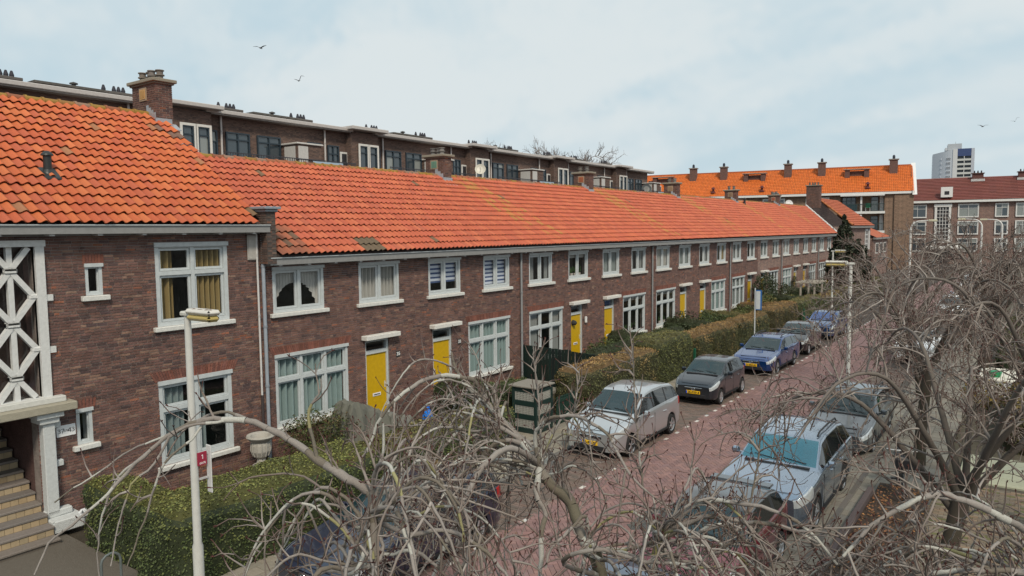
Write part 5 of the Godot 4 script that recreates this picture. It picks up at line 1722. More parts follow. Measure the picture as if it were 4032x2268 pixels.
	put("interior", mb, M.dark, o, true)
	for q in [[s.xr + 0.05, 0.36], [s.xr + 0.05, -0.36], [s.xr + 1.0, 0.34], [s.xr + 1.0, -0.34]]:
		if q[0] + 0.6 > Ln - 0.3: continue
		mb = MB.new()
		mb.at(Transform3D(Basis(Vector3.FORWARD, 0.18), Vector3(q[0], 0.45, q[1])))
		mb.bevel(0, 0, -0.23, 0.14, s.H * 0.40, 0.23, 0.05, Color.WHITE); mb.bevel(0.02, s.H * 0.41, -0.13, 0.11, s.H * 0.41 + 0.18, 0.13, 0.04, Color.WHITE)
		mb.home(); mb.bevel(q[0] - 0.45, 0.42, q[1] - 0.23, q[0] + 0.05, 0.56, q[1] + 0.23, 0.04, Color.WHITE)
		put("seat", mb, M.seat_cloth, o, true)
	mb = MB.new()
	var ring := PackedVector3Array()
	for k in 17: ring.append(Vector3(s.xc + 0.62 + sin(k * TAU / 16) * 0.06, b0 - 0.02 + sin(k * TAU / 16) * 0.17, 0.36 + cos(k * TAU / 16) * 0.18))
	mb.tube(ring, 0.016, 0.016, 5, Color.WHITE, Color.WHITE)
	put("steering_wheel", mb, M.rubber, o, true)
	# wheels
	for wc: float in [s.wf, s.wr]:
		for sd in [1.0, -1.0]:
			var r: float = s.r
			mb = MB.new()
			var c := Vector3(wc, r, sd * (w - 0.205)); var ax := Vector3(0, 0, sd)
			mb.lathe(PackedVector2Array([Vector2(r * 0.62, 0.0), Vector2(r * 0.95, 0.0), Vector2(r, 0.03), Vector2(r, 0.15), Vector2(r * 0.96, 0.185), Vector2(r * 0.70, 0.195), Vector2(r * 0.64, 0.17)]), c, ax, 22, Color.WHITE)
			var ty := put("wheel", mb, M.rubber, o, true)
			mb = MB.new()
			mb.lathe(PackedVector2Array([Vector2(r * 0.66, 0.185), Vector2(r * 0.60, 0.17), Vector2(r * 0.58, 0.12)]), c, ax, 18, Color.WHITE)
			mb.lathe(PackedVector2Array([Vector2(r * 0.18, 0.165), Vector2(0, 0.175)]), c, ax, 10, Color.WHITE)
			for k in s.get("spokes", 5):
				var an: float = TAU * k / s.get("spokes", 5)
				mb.at(Transform3D(Basis(Vector3(0, 0, 1), an), c)); mb.bevel(0.04, -0.026, sd * 0.165 - 0.015, r * 0.63, 0.026, sd * 0.165 + 0.01, 0.006, Color.WHITE)
			mb.home()
			put("rim", mb, M.rim, ty, true)
	# mirrors, wipers, seams, handles
	for sd in [1.0, -1.0]:
		mb = MB.new()
		var mx: float = s.xc + 0.42
		mb.bevel(mx, b0 + 0.03, sd * (w + 0.09) - 0.10, mx + 0.11, b0 + 0.17, sd * (w + 0.09) + 0.08, 0.035, Color.WHITE)
		mb.box(mx + 0.03, b0 + 0.03, minf(sd * (w - 0.06), sd * (w + 0.02)), mx + 0.08, b0 + 0.07, maxf(sd * (w - 0.06), sd * (w + 0.02)), Color.WHITE)
		put("wing_mirror", mb, s.get("mirror", body), o, true)
		mb = MB.new()
		var seams := [s.xc + 0.18]
		for q in s.pillars: seams.append((q[0] + q[1]) / 2)
		for sx: float in seams:
			if absf(sx - s.wr) < s.r + 0.07: continue
			mb.box(sx - 0.005, 0.34, minf(sd * w * 0.97, sd * (w + 0.001)), sx + 0.005, b0 - 0.04, maxf(sd * w * 0.97, sd * (w + 0.001)), Color.WHITE)
		mb.box(0.9, 0.26, minf(sd * w * 0.95, sd * (w + 0.006)), Ln - 0.95, 0.32, maxf(sd * w * 0.95, sd * (w + 0.006)), Color.WHITE)
		put("door_seam", mb, M.dark, o, true)
		mb = MB.new()
		for q in s.pillars.slice(0, 2): mb.bevel(q[0] - 0.28, b0 - 0.14, sd * (w + 0.003) - 0.02, q[0] - 0.08, b0 - 0.105, sd * (w + 0.003) + 0.02, 0.008, Color.WHITE)
		put("door_handle", mb, body, o, true)
	mb = MB.new()
	for q in [[0.1, 0.62], [-0.55, 0.0]]:
		mb.tube(PackedVector3Array([Vector3(s.xc + 0.09, sample(prof, s.xc + 0.09) + 0.02, q[1] * w), Vector3(s.xc + 0.16, sample(prof, s.xc + 0.16) + 0.02, q[0] * w)]), 0.012, 0.009, 4, Color.WHITE, Color.WHITE)
	mb.box(s.xc - 0.06, sample(prof, s.xc) - 0.02, -w * 0.72, s.xc + 0.07, sample(prof, s.xc) + 0.018, w * 0.72, Color.WHITE)
	put("wiper", mb, M.black_plastic, o, true)
	mb = MB.new()
	for sd in [1.0, -1.0]:
		var hs := PackedVector3Array()
		for k in 8:
			var hx: float = lerpf(0.12, s.xc - 0.05, k / 7.0)
			hs.append(Vector3(hx, sample(prof, hx) - 0.012, sd * w * lerpf(0.60, 0.83, k / 7.0)))
		mb.tube(hs, 0.007, 0.007, 4, Color.WHITE, Color.WHITE)
	mb.tube(PackedVector3Array([Vector3(0.11, sample(prof, 0.11) + 0.004, -w * 0.60), Vector3(0.085, sample(prof, 0.085) + 0.006, 0), Vector3(0.11, sample(prof, 0.11) + 0.004, w * 0.60)]), 0.007, 0.007, 4, Color.WHITE, Color.WHITE)
	put("bonnet_seam", mb, M.dark, o, true)
	# nose: grille, intake, plate, badge
	mb = MB.new()
	var gy: float = s.get("gy", 0.64)
	mb.bevel(-0.014, gy - 0.035, -w * 0.42, 0.03, gy + 0.035, w * 0.42, 0.01, Color.WHITE)
	mb.bevel(-0.014, 0.29, -w * 0.56, 0.03, 0.41, w * 0.56, 0.012, Color.WHITE)
	put("grille", mb, M.black_plastic, o, true)
	mb = MB.new()
	mb.bevel(-0.02, gy + 0.03, -w * 0.40, 0.03, gy + 0.052, w * 0.40, 0.006, Color.WHITE)
	if s.get("badge", "ring") == "wing": mb.bevel(-0.022, gy - 0.06, -w * 0.40, 0.02, gy - 0.045, w * 0.40, 0.004, Color.WHITE)
	ring = PackedVector3Array()
	for k in 17: ring.append(Vector3(-0.03, gy + sin(k * TAU / 16) * 0.05, cos(k * TAU / 16) * 0.072))
	mb.tube(ring, 0.009, 0.009, 5, Color.WHITE, Color.WHITE)
	if s.get("badge", "ring") == "wing":
		mb.tube(PackedVector3Array([Vector3(-0.03, gy + 0.02, -0.06), Vector3(-0.032, gy - 0.02, -0.02), Vector3(-0.032, gy - 0.02, 0.02), Vector3(-0.03, gy + 0.02, 0.06)]), 0.009, 0.009, 5, Color.WHITE, Color.WHITE)
	else:
		ring = PackedVector3Array()
		for k in 13: ring.append(Vector3(-0.031, gy + 0.02 + sin(k * TAU / 12) * 0.02, cos(k * TAU / 12) * 0.045))
		mb.tube(ring, 0.006, 0.006, 4, Color.WHITE, Color.WHITE)
		mb.tube(PackedVector3Array([Vector3(-0.031, gy + 0.03, 0), Vector3(-0.031, gy - 0.04, 0)]), 0.01, 0.01, 4, Color.WHITE, Color.WHITE)
	put("badge", mb, M.chrome, o, true)
	if s.has("plate"):
		mb = MB.new()
		mb.bevel(-0.035, 0.425, -0.26, -0.012, 0.535, 0.26, 0.004, Color.WHITE)
		var pl := put("number_plate", mb, M.plate_yellow, o, true)
		mb = MB.new(); mb.box(-0.037, 0.43, -0.258, -0.034, 0.53, -0.215, Color.WHITE)
		put("plate_band", mb, M.plate_blue, pl, true)
		text(s.plate, pl, p + Vector3(-0.038, 0.48, 0.02), -PI / 2, 0.105, M.ink, true)
	for sd in [1.0, -1.0]:
		if s.get("rails", false):
			mb = MB.new()
			mb.tube(PackedVector3Array([Vector3(s.xr + 0.15, s.H - 0.06, sd * w * 0.66), Vector3(s.xr + 0.3, s.H + 0.015, sd * w * 0.665), Vector3((s.xr + s.xre) / 2, s.H + 0.03, sd * w * 0.67), Vector3(s.xre - 0.2, s.H - 0.01, sd * w * 0.66), Vector3(s.xre - 0.05, s.H - 0.09, sd * w * 0.65)]), 0.02, 0.02, 6, Color.WHITE, Color.WHITE, true)
			put("roof_rail", mb, M.black_plastic, o, true)
		mb = MB.new(); mb.bevel(0.005, 0.30, sd * w * 0.66 - 0.10, 0.09, 0.42, sd * w * 0.66 + 0.10, 0.015, Color.WHITE)
		put("fog_lamp_recess", mb, M.black_plastic, o, true)
	mb = MB.new(); mb.tube(PackedVector3Array([Vector3(s.xr + 0.1, s.H - 0.03, 0), Vector3(s.xr + 0.22, s.H + 0.16, 0)]), 0.006, 0.004, 4, Color.WHITE, Color.WHITE)
	if s.get("aerial", true): put("aerial", mb, M.black_plastic, o, true)
	if s.get("spoiler", false):
		mb = MB.new(); mb.bevel(s.xre - 0.06, s.H - 0.115, -w * 0.70, s.xre + 0.2, s.H - 0.065, w * 0.70, 0.02, Color.WHITE)
		put("spoiler", mb, M.black_gloss, o, true)
	return o

func tint(called: String, c: Color) -> StandardMaterial3D:
	var g := smat(called, c, 0.03, 0.0, 1.0)
	g.transparency = BaseMaterial3D.TRANSPARENCY_ALPHA
	g.albedo_color.a = 0.65
	return g

func cars() -> void:
	smat("tail_red", L(0.35, 0.01, 0.01), 0.15); smat("seat_cloth", L(0.05, 0.05, 0.055), 0.9)
	var bg := paint("black_gloss", L(0.012, 0.012, 0.014), 0.0, 0.2)
	var mpv := {"L": 4.36, "W": 1.77, "H": 1.62, "b0": 0.98, "b1": 1.08, "xc": 1.16, "xr": 2.02, "xre": 3.95, "xb": 4.24, "wf": 0.86, "wr": 3.61, "r": 0.31, "pillars": [[2.30, 2.38], [3.22, 3.29], [3.85, 3.9]], "hl": 0.62,
		"prof": [[0, 0.74], [0.06, 0.80], [0.3, 0.90], [0.75, 1.0], [1.16, 1.08], [2.05, 1.565], [2.5, 1.615], [3.2, 1.61], [3.9, 1.52], [4.05, 1.42], [4.28, 1.0], [4.36, 0.92]]}
	var mini := {"L": 3.41, "W": 1.615, "H": 1.46, "b0": 0.93, "b1": 1.02, "xc": 0.86, "xr": 1.62, "xre": 3.02, "xb": 3.28, "wf": 0.68, "wr": 3.02, "r": 0.28, "pillars": [[1.86, 1.94], [2.6, 2.68]], "hl": 0.5, "spokes": 7,
		"prof": [[0, 0.68], [0.05, 0.74], [0.25, 0.84], [0.6, 0.94], [0.86, 1.0], [1.62, 1.41], [2.0, 1.455], [2.7, 1.44], [3.05, 1.37], [3.15, 1.28], [3.34, 0.95], [3.41, 0.88]], "gy": 0.60}
	var estate := {"L": 4.7, "W": 1.78, "H": 1.48, "b0": 0.92, "b1": 1.0, "xc": 1.32, "xr": 2.16, "xre": 4.15, "xb": 4.55, "wf": 0.92, "wr": 3.60, "r": 0.32, "pillars": [[2.42, 2.50], [3.38, 3.46], [4.05, 4.1]], "hl": 0.62, "rails": true,
		"prof": [[0, 0.66], [0.06, 0.71], [0.4, 0.82], [1.0, 0.91], [1.32, 0.96], [2.16, 1.40], [2.6, 1.455], [3.6, 1.445], [4.2, 1.37], [4.35, 1.26], [4.6, 0.98], [4.7, 0.88]], "gy": 0.60, "badge": "wing"}
	var suv := {"L": 4.7, "W": 1.92, "H": 1.70, "b0": 1.08, "b1": 1.16, "xc": 1.30, "xr": 2.05, "xre": 4.1, "xb": 4.46, "wf": 0.92, "wr": 3.56, "r": 0.35, "pillars": [[2.38, 2.46], [3.32, 3.4], [4.0, 4.06]], "hl": 0.55, "rails": true, "clad": true, "gy": 0.74,
		"prof": [[0, 0.84], [0.06, 0.94], [0.4, 1.04], [1.0, 1.11], [1.30, 1.15], [2.05, 1.60], [2.5, 1.665], [3.6, 1.655], [4.1, 1.58], [4.3, 1.45], [4.52, 1.1], [4.6, 1.0]]}
	var hatch := {"L": 3.75, "W": 1.69, "H": 1.47, "b0": 0.95, "b1": 1.05, "xc": 1.0, "xr": 1.78, "xre": 3.25, "xb": 3.58, "wf": 0.76, "wr": 3.16, "r": 0.30, "pillars": [[2.02, 2.10], [2.75, 2.9]], "hl": 0.5,
		"prof": [[0, 0.72], [0.06, 0.78], [0.3, 0.88], [0.7, 0.97], [1.0, 1.02], [1.78, 1.42], [2.2, 1.465], [2.9, 1.45], [3.3, 1.37], [3.42, 1.26], [3.68, 0.98], [3.75, 0.9]]}
	var silver := paint("silver_paint", L(0.50, 0.53, 0.55), 0.65, 0.28)
	var s := mpv.duplicate(); s.plate = "50-PS-ZL"
	car("silver family car beside the green bin store, yellow plate 50-PS-ZL", Vector3(17.15, -0.005, 6.93), s, silver)
	s = mini.duplicate(); s.plate = "26-PXV-8"
	car("small dark grey hatchback with yellow plate 26-PXV-8, parked behind the silver car", Vector3(24.6, -0.005, 6.95), s, paint("grey_paint", L(0.022, 0.028, 0.038), 0.5))
	s = estate.duplicate(); s.plate = "G-884-GJ"
	car("bright blue estate car with roof rails and winged badge, yellow plate", Vector3(30.95, -0.005, 7.0), s, paint("blue_paint", L(0.003, 0.048, 0.20), 0.6, 0.25))
	s = mini.duplicate(); s.erase("aerial")
	car("small black hatchback parked directly behind the bright blue estate", Vector3(37.1, -0.005, 6.95), s, paint("black_paint", L(0.006, 0.006, 0.009), 0.2))
	suv.glass = tint("cyan_glass", L(0.05, 0.22, 0.31))
	s = hatch.duplicate(); s.H = 1.55; s.glass = tint("blue_glass", L(0.06, 0.13, 0.36))
	car("mid-blue hatchback at the far end of the left-hand row of cars", Vector3(43.0, -0.005, 6.95), s, paint("mid_blue_paint", L(0.02, 0.07, 0.20), 0.5))
	s = estate.duplicate(); s.rails = false; s.L = 4.5; s.badge = "ring"; s.plate = "14-XLB-6"; s.erase("plate")
	car("dark navy car seen through the branches beside the left hedge", Vector3(7.45, -0.005, 6.98), s, paint("navy_paint", L(0.02, 0.026, 0.055), 0.4))
	# near side
	s = hatch.duplicate(); s.spoiler = true
	car("dark red hatchback with a glossy black roof, under the branches", Vector3(10.55, -0.005, 12.2), s, paint("red_paint", L(0.17, 0.028, 0.04), 0.4), bg)
	s = hatch.duplicate(); s.H = 1.47
	car("steel-blue car at the lower edge, nearly hidden by twigs, in front of the red hatchback", Vector3(6.3, -0.005, 12.25), s, paint("steel_paint", L(0.06, 0.10, 0.16), 0.5))
	car("pale blue-grey SUV with black roof rails beside the near pavement", Vector3(14.75, -0.005, 12.27), suv, paint("ice_paint", L(0.30, 0.37, 0.46), 0.8, 0.26))
	s = estate.duplicate()
	car("dark grey estate behind the pale SUV, under dense twigs", Vector3(21.0, -0.005, 12.4), s, paint("graphite_paint", L(0.10, 0.115, 0.13), 0.5))
	var white := paint("white_paint", L(0.74, 0.75, 0.76), 0.0, 0.35)
	car("white hatchback behind tree trunks on the near side, closest of the white cars", Vector3(37.3, -0.005, 12.35), hatch, white)
	s = mpv.duplicate()
	car("white family car further along the near side, beyond the white hatchback", Vector3(55.5, -0.005, 12.3), s, white)
	var van := {"L": 5.0, "W": 1.95, "H": 2.0, "b0": 1.2, "b1": 1.25, "xc": 0.95, "xr": 1.7, "xre": 4.8, "xb": 4.95, "wf": 0.9, "wr": 4.0, "r": 0.33, "pillars": [[1.95, 2.05], [2.5, 4.9]], "hl": 0.5, "called": "parked_van",
		"prof": [[0, 0.9], [0.06, 1.0], [0.4, 1.1], [0.95, 1.25], [1.7, 1.88], [2.2, 1.98], [4.6, 1.98], [4.85, 1.9], [5.0, 1.0]]}
	car("white van at the far end of the street, seen through the twigs", Vector3(74, -0.005, 12.3), van, white, null, "van")
	s = hatch.duplicate()
	car("silver-blue car beside the far white van", Vector3(66.5, -0.005, 12.3), s, paint("pale_paint", L(0.45, 0.5, 0.58), 0.4))

# ---------------------------------------------------------------- gardens
func gardens() -> void:
	hn.seed = 31
	var gs := L(0.062, 0.088, 0.022); var gt := L(0.15, 0.155, 0.038); var br := L(0.27, 0.165, 0.06); var ol := L(0.165, 0.145, 0.045); var dk := L(0.035, 0.052, 0.018)
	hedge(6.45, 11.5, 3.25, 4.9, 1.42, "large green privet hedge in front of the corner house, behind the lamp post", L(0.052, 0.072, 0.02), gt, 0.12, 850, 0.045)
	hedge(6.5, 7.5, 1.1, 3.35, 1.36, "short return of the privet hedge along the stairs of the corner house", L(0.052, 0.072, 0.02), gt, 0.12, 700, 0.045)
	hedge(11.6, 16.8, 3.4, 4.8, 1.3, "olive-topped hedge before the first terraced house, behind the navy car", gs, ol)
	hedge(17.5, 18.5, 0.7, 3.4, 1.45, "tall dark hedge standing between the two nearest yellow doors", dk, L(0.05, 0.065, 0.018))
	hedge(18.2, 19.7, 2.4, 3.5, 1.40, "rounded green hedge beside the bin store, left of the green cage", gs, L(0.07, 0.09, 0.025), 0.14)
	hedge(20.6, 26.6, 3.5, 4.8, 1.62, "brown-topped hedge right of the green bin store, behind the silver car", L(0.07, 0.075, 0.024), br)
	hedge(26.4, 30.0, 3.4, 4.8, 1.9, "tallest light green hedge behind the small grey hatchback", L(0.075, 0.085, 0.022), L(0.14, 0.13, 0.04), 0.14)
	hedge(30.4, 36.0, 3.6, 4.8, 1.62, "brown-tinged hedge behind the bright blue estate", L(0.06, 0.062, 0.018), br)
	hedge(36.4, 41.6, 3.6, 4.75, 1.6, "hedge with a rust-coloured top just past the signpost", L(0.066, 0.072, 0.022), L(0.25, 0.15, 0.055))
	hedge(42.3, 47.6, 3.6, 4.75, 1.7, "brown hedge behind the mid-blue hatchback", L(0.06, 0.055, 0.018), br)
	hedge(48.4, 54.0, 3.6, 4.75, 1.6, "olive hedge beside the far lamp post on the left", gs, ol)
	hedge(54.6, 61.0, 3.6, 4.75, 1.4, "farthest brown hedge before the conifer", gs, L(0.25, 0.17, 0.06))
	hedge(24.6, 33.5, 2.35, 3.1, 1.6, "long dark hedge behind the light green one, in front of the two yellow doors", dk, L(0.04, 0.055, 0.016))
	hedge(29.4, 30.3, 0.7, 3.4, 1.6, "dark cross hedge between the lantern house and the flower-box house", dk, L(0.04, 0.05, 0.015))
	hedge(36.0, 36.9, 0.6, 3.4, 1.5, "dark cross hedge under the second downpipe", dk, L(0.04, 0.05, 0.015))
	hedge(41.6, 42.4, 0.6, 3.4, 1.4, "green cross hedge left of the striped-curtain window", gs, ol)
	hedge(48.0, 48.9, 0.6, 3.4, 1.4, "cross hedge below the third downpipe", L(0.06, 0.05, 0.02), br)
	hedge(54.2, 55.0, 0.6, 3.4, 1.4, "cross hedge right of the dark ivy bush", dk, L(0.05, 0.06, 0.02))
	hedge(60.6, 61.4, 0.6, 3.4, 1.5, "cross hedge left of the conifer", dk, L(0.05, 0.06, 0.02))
	# yellow-green privet by the far pavement and a garden on the near side
	hedge(62.0, 78.0, 3.6, 4.9, 1.5, "olive hedge beyond the conifer at the far left pavement", L(0.07, 0.07, 0.025), L(0.13, 0.12, 0.04))
	hedge(24.0, 30.0, 16.2, 17.6, 1.1, "yellowish hedge in the near-side garden by the white covered table", L(0.06, 0.055, 0.018), L(0.17, 0.12, 0.03))
	hedge(34.0, 52.0, 15.6, 16.8, 1.2, "long dark hedge along the near-side gardens", dk, L(0.07, 0.07, 0.02))
	shrub("wall_shrub", Vector3(12.9, 0.03, 0.85), 1.55, 1.55, 0.75, "broad evergreen shrub at the foot of the first terraced house, beside the stone urn", "shrub", [gs, L(0.06, 0.07, 0.02), L(0.10, 0.07, 0.03)], 3600, 0.06)
	shrub("laurel_shrub", Vector3(36.9, 0.03, 1.5), 1.4, 2.0, 1.0, "dark laurel hiding a door beneath the second downpipe", "shrub", [dk, L(0.03, 0.045, 0.015)], 2200, 0.10)
	shrub("loose_shrub", Vector3(34.0, 0.03, 1.7), 2.0, 1.35, 1.2, "untidy leafy shrub under the window beside the flower box", "shrub", [gs, L(0.10, 0.10, 0.035), L(0.07, 0.08, 0.03)], 2600, 0.09)
	shrub("ivy_bush", Vector3(53.2, 0.03, 1.0), 1.9, 3.3, 0.9, "large dark ivy-covered bush against the terrace wall", "shrub", [dk, L(0.028, 0.04, 0.014)], 4200, 0.10)
	shrub("blossom_shrub", Vector3(47.0, 0.03, 1.2), 1.3, 0.9, 0.8, "low shrub with white flowers below the third downpipe", "shrub", [gs, L(0.5, 0.5, 0.46), L(0.05, 0.07, 0.02)], 1200, 0.08)
	shrub("climbing_plant", Vector3(63.2, 0.03, 0.4), 0.5, 2.6, 0.3, "climbing plant beside a door left of the conifer", "climber", [dk, L(0.06, 0.05, 0.03)], 900, 0.09)
	shrub("round_shrub", Vector3(57.5, 0.03, 1.6), 1.6, 1.3, 1.1, "rounded green shrub right of the ivy bush", "shrub", [gs, ol], 2000, 0.09)
	shrub("garden_shrub", Vector3(27.6, 0.03, 1.6), 1.2, 1.7, 0.8, "leafy shrub between the two yellow doors past the board fence", "shrub", [gs, dk, L(0.08, 0.09, 0.03)], 1900, 0.08)
	shrub("garden_shrub", Vector3(39.6, 0.03, 1.9), 1.5, 1.8, 1.0, "dark shrub in front of the window under the third chimney", "shrub", [dk, gs], 2400, 0.09)
	shrub("garden_shrub", Vector3(44.4, 0.03, 2.2), 1.3, 1.7, 0.9, "yellow-green shrub behind the rust-topped hedge", "shrub", [L(0.10, 0.11, 0.03), gs], 2000, 0.09)
	shrub("garden_shrub", Vector3(50.2, 0.03, 2.0), 1.5, 1.9, 1.0, "green shrub just left of the dark ivy bush", "shrub", [gs, ol], 2200, 0.10)
	shrub("garden_shrub", Vector3(58.6, 0.03, 0.9), 1.0, 2.2, 0.6, "upright dark shrub behind the pergola", "shrub", [dk, L(0.05, 0.06, 0.02)], 1600, 0.10)
	shrub("garden_shrub", Vector3(64.6, 0.03, 2.2), 1.5, 2.1, 1.0, "dark shrub at the foot of the tall conifer", "shrub", [dk, gs], 2200, 0.11)
	shrub("conifer", Vector3(67.3, 0.0, 3.4), 1.55, 7.7, 1.55, "tall dark pointed conifer at the end of the terrace", "conifer", [L(0.014, 0.022, 0.012), L(0.022, 0.03, 0.014), L(0.03, 0.038, 0.016)], 14000, 0.20, 1.0, 1)
	shrub("broad_conifer", Vector3(70.6, 0.0, 3.9), 1.4, 5.4, 1.4, "lower broad conifer leaning against the tall one", "conifer", [L(0.014, 0.022, 0.012), L(0.022, 0.03, 0.014), L(0.03, 0.036, 0.015)], 9000, 0.20, 0.5, 1)
	shrub("yellow_shrub", Vector3(8.0, 0.1, 14.6), 1.1, 1.3, 0.6, "shrub with yellow blossom beside the near pavement, bottom of the view", "shrub", [L(0.55, 0.36, 0.02), L(0.2, 0.17, 0.1), L(0.16, 0.12, 0.08)], 500, 0.05, 0.0, 16)
	shrub("withered_shrub", Vector3(10.6, 0.1, 15.0), 1.0, 1.1, 0.6, "withered pale flower heads at the lower edge", "shrub", [L(0.32, 0.26, 0.17), L(0.24, 0.2, 0.14)], 700, 0.06, 0.0, 16)
	shrub("autumn_shrub", Vector3(29.0, 0.1, 15.6), 1.3, 1.2, 0.8, "yellow-brown shrub between the near-side trunks", "shrub", [L(0.22, 0.15, 0.02), L(0.10, 0.09, 0.03)], 900, 0.08)
	# board fence between two gardens
	var f := thing("board_fence", "dark green board fence with narrow gaps between two front gardens", "fence", Vector3(23.9, 0, 2.0))
	var fc := L(0.010, 0.022, 0.018)
	for i in 27:
		var mb := MB.new()
		var z := 0.02 + i * 0.152
		var top := 1.70 - 0.012 * i * (0.4 if i > 14 else 0.2)
		mb.bevel(23.885, 0.12, z, 23.91, top + R.randf_range(-0.012, 0.012), z + 0.138, 0.004, vary(fc, 0.15))
		put("board", mb, M.satin, f)
	for y in [0.35, 1.45]:
		var mb := MB.new(); mb.bevel(23.912, y, 0.02, 23.96, y + 0.09, 4.12, 0.006, fc); put("rail", mb, M.satin, f)
	for z in [0.05, 2.05, 4.1]:
		var mb := MB.new(); mb.bevel(23.915, 0.0, z, 24.0, 1.68, z + 0.09, 0.008, fc); put("post", mb, M.satin, f)
	# bin store: posts, cross boards and wire panels under a flat lid
	var b := thing("bin_store", "dark green bin store with white wire-mesh panels and a grey lid", "bin store", Vector3(18.6, 0, 4.2))
	var x0 := 18.0; var x1 := 18.95; var z0 := 3.7; var z1 := 4.6
	for q in [[x0, z0], [x0, z1 - 0.09], [x1 - 0.09, z1 - 0.09], [x1 - 0.09, z0]]:
		var mb := MB.new(); mb.bevel(q[0], 0.05, q[1], q[0] + 0.09, 1.50, q[1] + 0.09, 0.008, L(0.012, 0.035, 0.028)); put("post", mb, M.satin, b)
	for k in 4:
		var y := 0.10 + k * 0.42
		for s in 2:
			var mb := MB.new()
			if s == 0: mb.bevel(x0 + 0.01, y, z0 + 0.09, x0 + 0.05, y + 0.16, z1 - 0.09, 0.006, L(0.012, 0.035, 0.028))
			else: mb.bevel(x0 + 0.09, y, z1 - 0.05, x1 - 0.09, y + 0.16, z1 - 0.01, 0.006, L(0.012, 0.035, 0.028))
			put("cross_board", mb, M.satin, b)
			if k < 3:
				mb = MB.new()
				var c := L(0.40, 0.40, 0.37)
				for i in 13:
					var t := (i + 0.5) / 13.0
					if s == 0: mb.box(x0 + 0.02, y + 0.16, lerpf(z0 + 0.09, z1 - 0.09, t) - 0.012, x0 + 0.035, y + 0.42, lerpf(z0 + 0.09, z1 - 0.09, t) + 0.007, c)
					else: mb.box(lerpf(x0 + 0.09, x1 - 0.09, t) - 0.007, y + 0.16, z1 - 0.035, lerpf(x0 + 0.09, x1 - 0.09, t) + 0.007, y + 0.42, z1 - 0.02, c)
				for i in 5:
					var yy := y + 0.16 + 0.26 * (i + 0.5) / 5
					if s == 0: mb.box(x0 + 0.036, yy - 0.012, z0 + 0.09, x0 + 0.045, yy + 0.012, z1 - 0.09, c)
					else: mb.box(x0 + 0.09, yy - 0.012, z1 - 0.045, x1 - 0.09, yy + 0.012, z1 - 0.036, c)
				put("wire_panel", mb, M.satin, b)
	var mb := MB.new(); mb.bevel(x0 - 0.06, 1.51, z0 - 0.1, x1 + 0.05, 1.56, z1 + 0.05, 0.01, L(0.24, 0.22, 0.19)); put("lid", mb, M.stone, b)
	for k in 2:
		mb = MB.new(); mb.bevel(x0 + 0.11 + k * 0.40, 0.1, z0 + 0.2, x0 + 0.45 + k * 0.40, 1.05, z1 - 0.14, 0.03, L(0.05, 0.055, 0.06) if k else L(0.25, 0.22, 0.2)); mb.bevel(x0 + 0.10 + k * 0.40, 1.05, z0 + 0.18, x0 + 0.46 + k * 0.40, 1.11, z1 - 0.12, 0.02, L(0.16, 0.045, 0.035))
		var bin := put("wheelie_bin", mb, M.satin)
		tag(bin, "wheeled bin with red lid inside the green bin store, %s" % ["street-facing one" if k else "one nearer the corner house"], "bin", "wheeled bins in the store")
	var g := thing("garden_gate", "low dark green garden gate right of the bin store", "gate", Vector3(20, 0, 4.5))
	for i in 9:
		mb = MB.new(); mb.bevel(19.28 + i * 0.14, 0.12, 4.5, 19.40 + i * 0.14, 1.0, 4.53, 0.005, vary(L(0.012, 0.04, 0.03), 0.1)); put("board", mb, M.satin, g)
	mb = MB.new(); mb.bevel(19.25, 0.82, 4.531, 20.56, 0.92, 4.56, 0.005, L(0.012, 0.04, 0.03)); put("rail", mb, M.satin, g)
	mb = MB.new(); mb.bevel(20.8, 0.03, 0.4, 23.75, 0.18, 1.9, 0.02, L(0.22, 0.21, 0.18)); tag(put("terrace_slab", mb, M.stone), "grey concrete slab at the foot of the green board fence", "slab")
	# small things
	for q in [[29.85, 4.95, "short green post in front of the tall light green hedge"], [48.2, 4.95, "green post beside the hedge near the far lamp post"]]:
		mb = MB.new(); mb.bevel(q[0], 0.08, q[1] - 0.1, q[0] + 0.09, 1.15, q[1], 0.01, L(0.01, 0.09, 0.045)); tag(put("green_post", mb, M.satin), q[2], "post")
	var urn := thing("stone_urn", "pale carved stone urn at the foot of the corner house wall", "urn", Vector3(11.05, 0.03, 0.75))
	mb = MB.new()
	mb.lathe(PackedVector2Array([Vector2(0, 0), Vector2(0.22, 0), Vector2(0.22, 0.08), Vector2(0.12, 0.13), Vector2(0.10, 0.24), Vector2(0.17, 0.30), Vector2(0.24, 0.44), Vector2(0.24, 0.60), Vector2(0.22, 0.68), Vector2(0.33, 0.78), Vector2(0.36, 0.82), Vector2(0.34, 0.86), Vector2(0.25, 0.84), Vector2(0.2, 0.7), Vector2(0, 0.68)]), Vector3(11.05, 0.30, 0.75), Vector3.UP, 22, L(0.42, 0.40, 0.36))
	for k in 12:
		var an := TAU * k / 12
		mb.tube(PackedVector3Array([Vector3(11.05 + cos(an) * 0.19, 0.62, 0.75 + sin(an) * 0.19), Vector3(11.05 + cos(an) * 0.25, 0.78, 0.75 + sin(an) * 0.25), Vector3(11.05 + cos(an) * 0.235, 0.97, 0.75 + sin(an) * 0.235)]), 0.02, 0.015, 5, L(0.44, 0.42, 0.38), L(0.44, 0.42, 0.38))
	mb.bevel(10.8, 0.03, 0.5, 11.3, 0.30, 1.0, 0.02, L(0.36, 0.34, 0.30))
	put("bowl", mb, M.stone, urn)
	mb = MB.new(); mb.lathe(PackedVector2Array([Vector2(0.2, 0.69), Vector2(0, 0.74)]), Vector3(11.05, 0.30, 0.75), Vector3.UP, 14, L(0.10, 0.05, 0.03)); put("soil", mb, M.matte, urn)
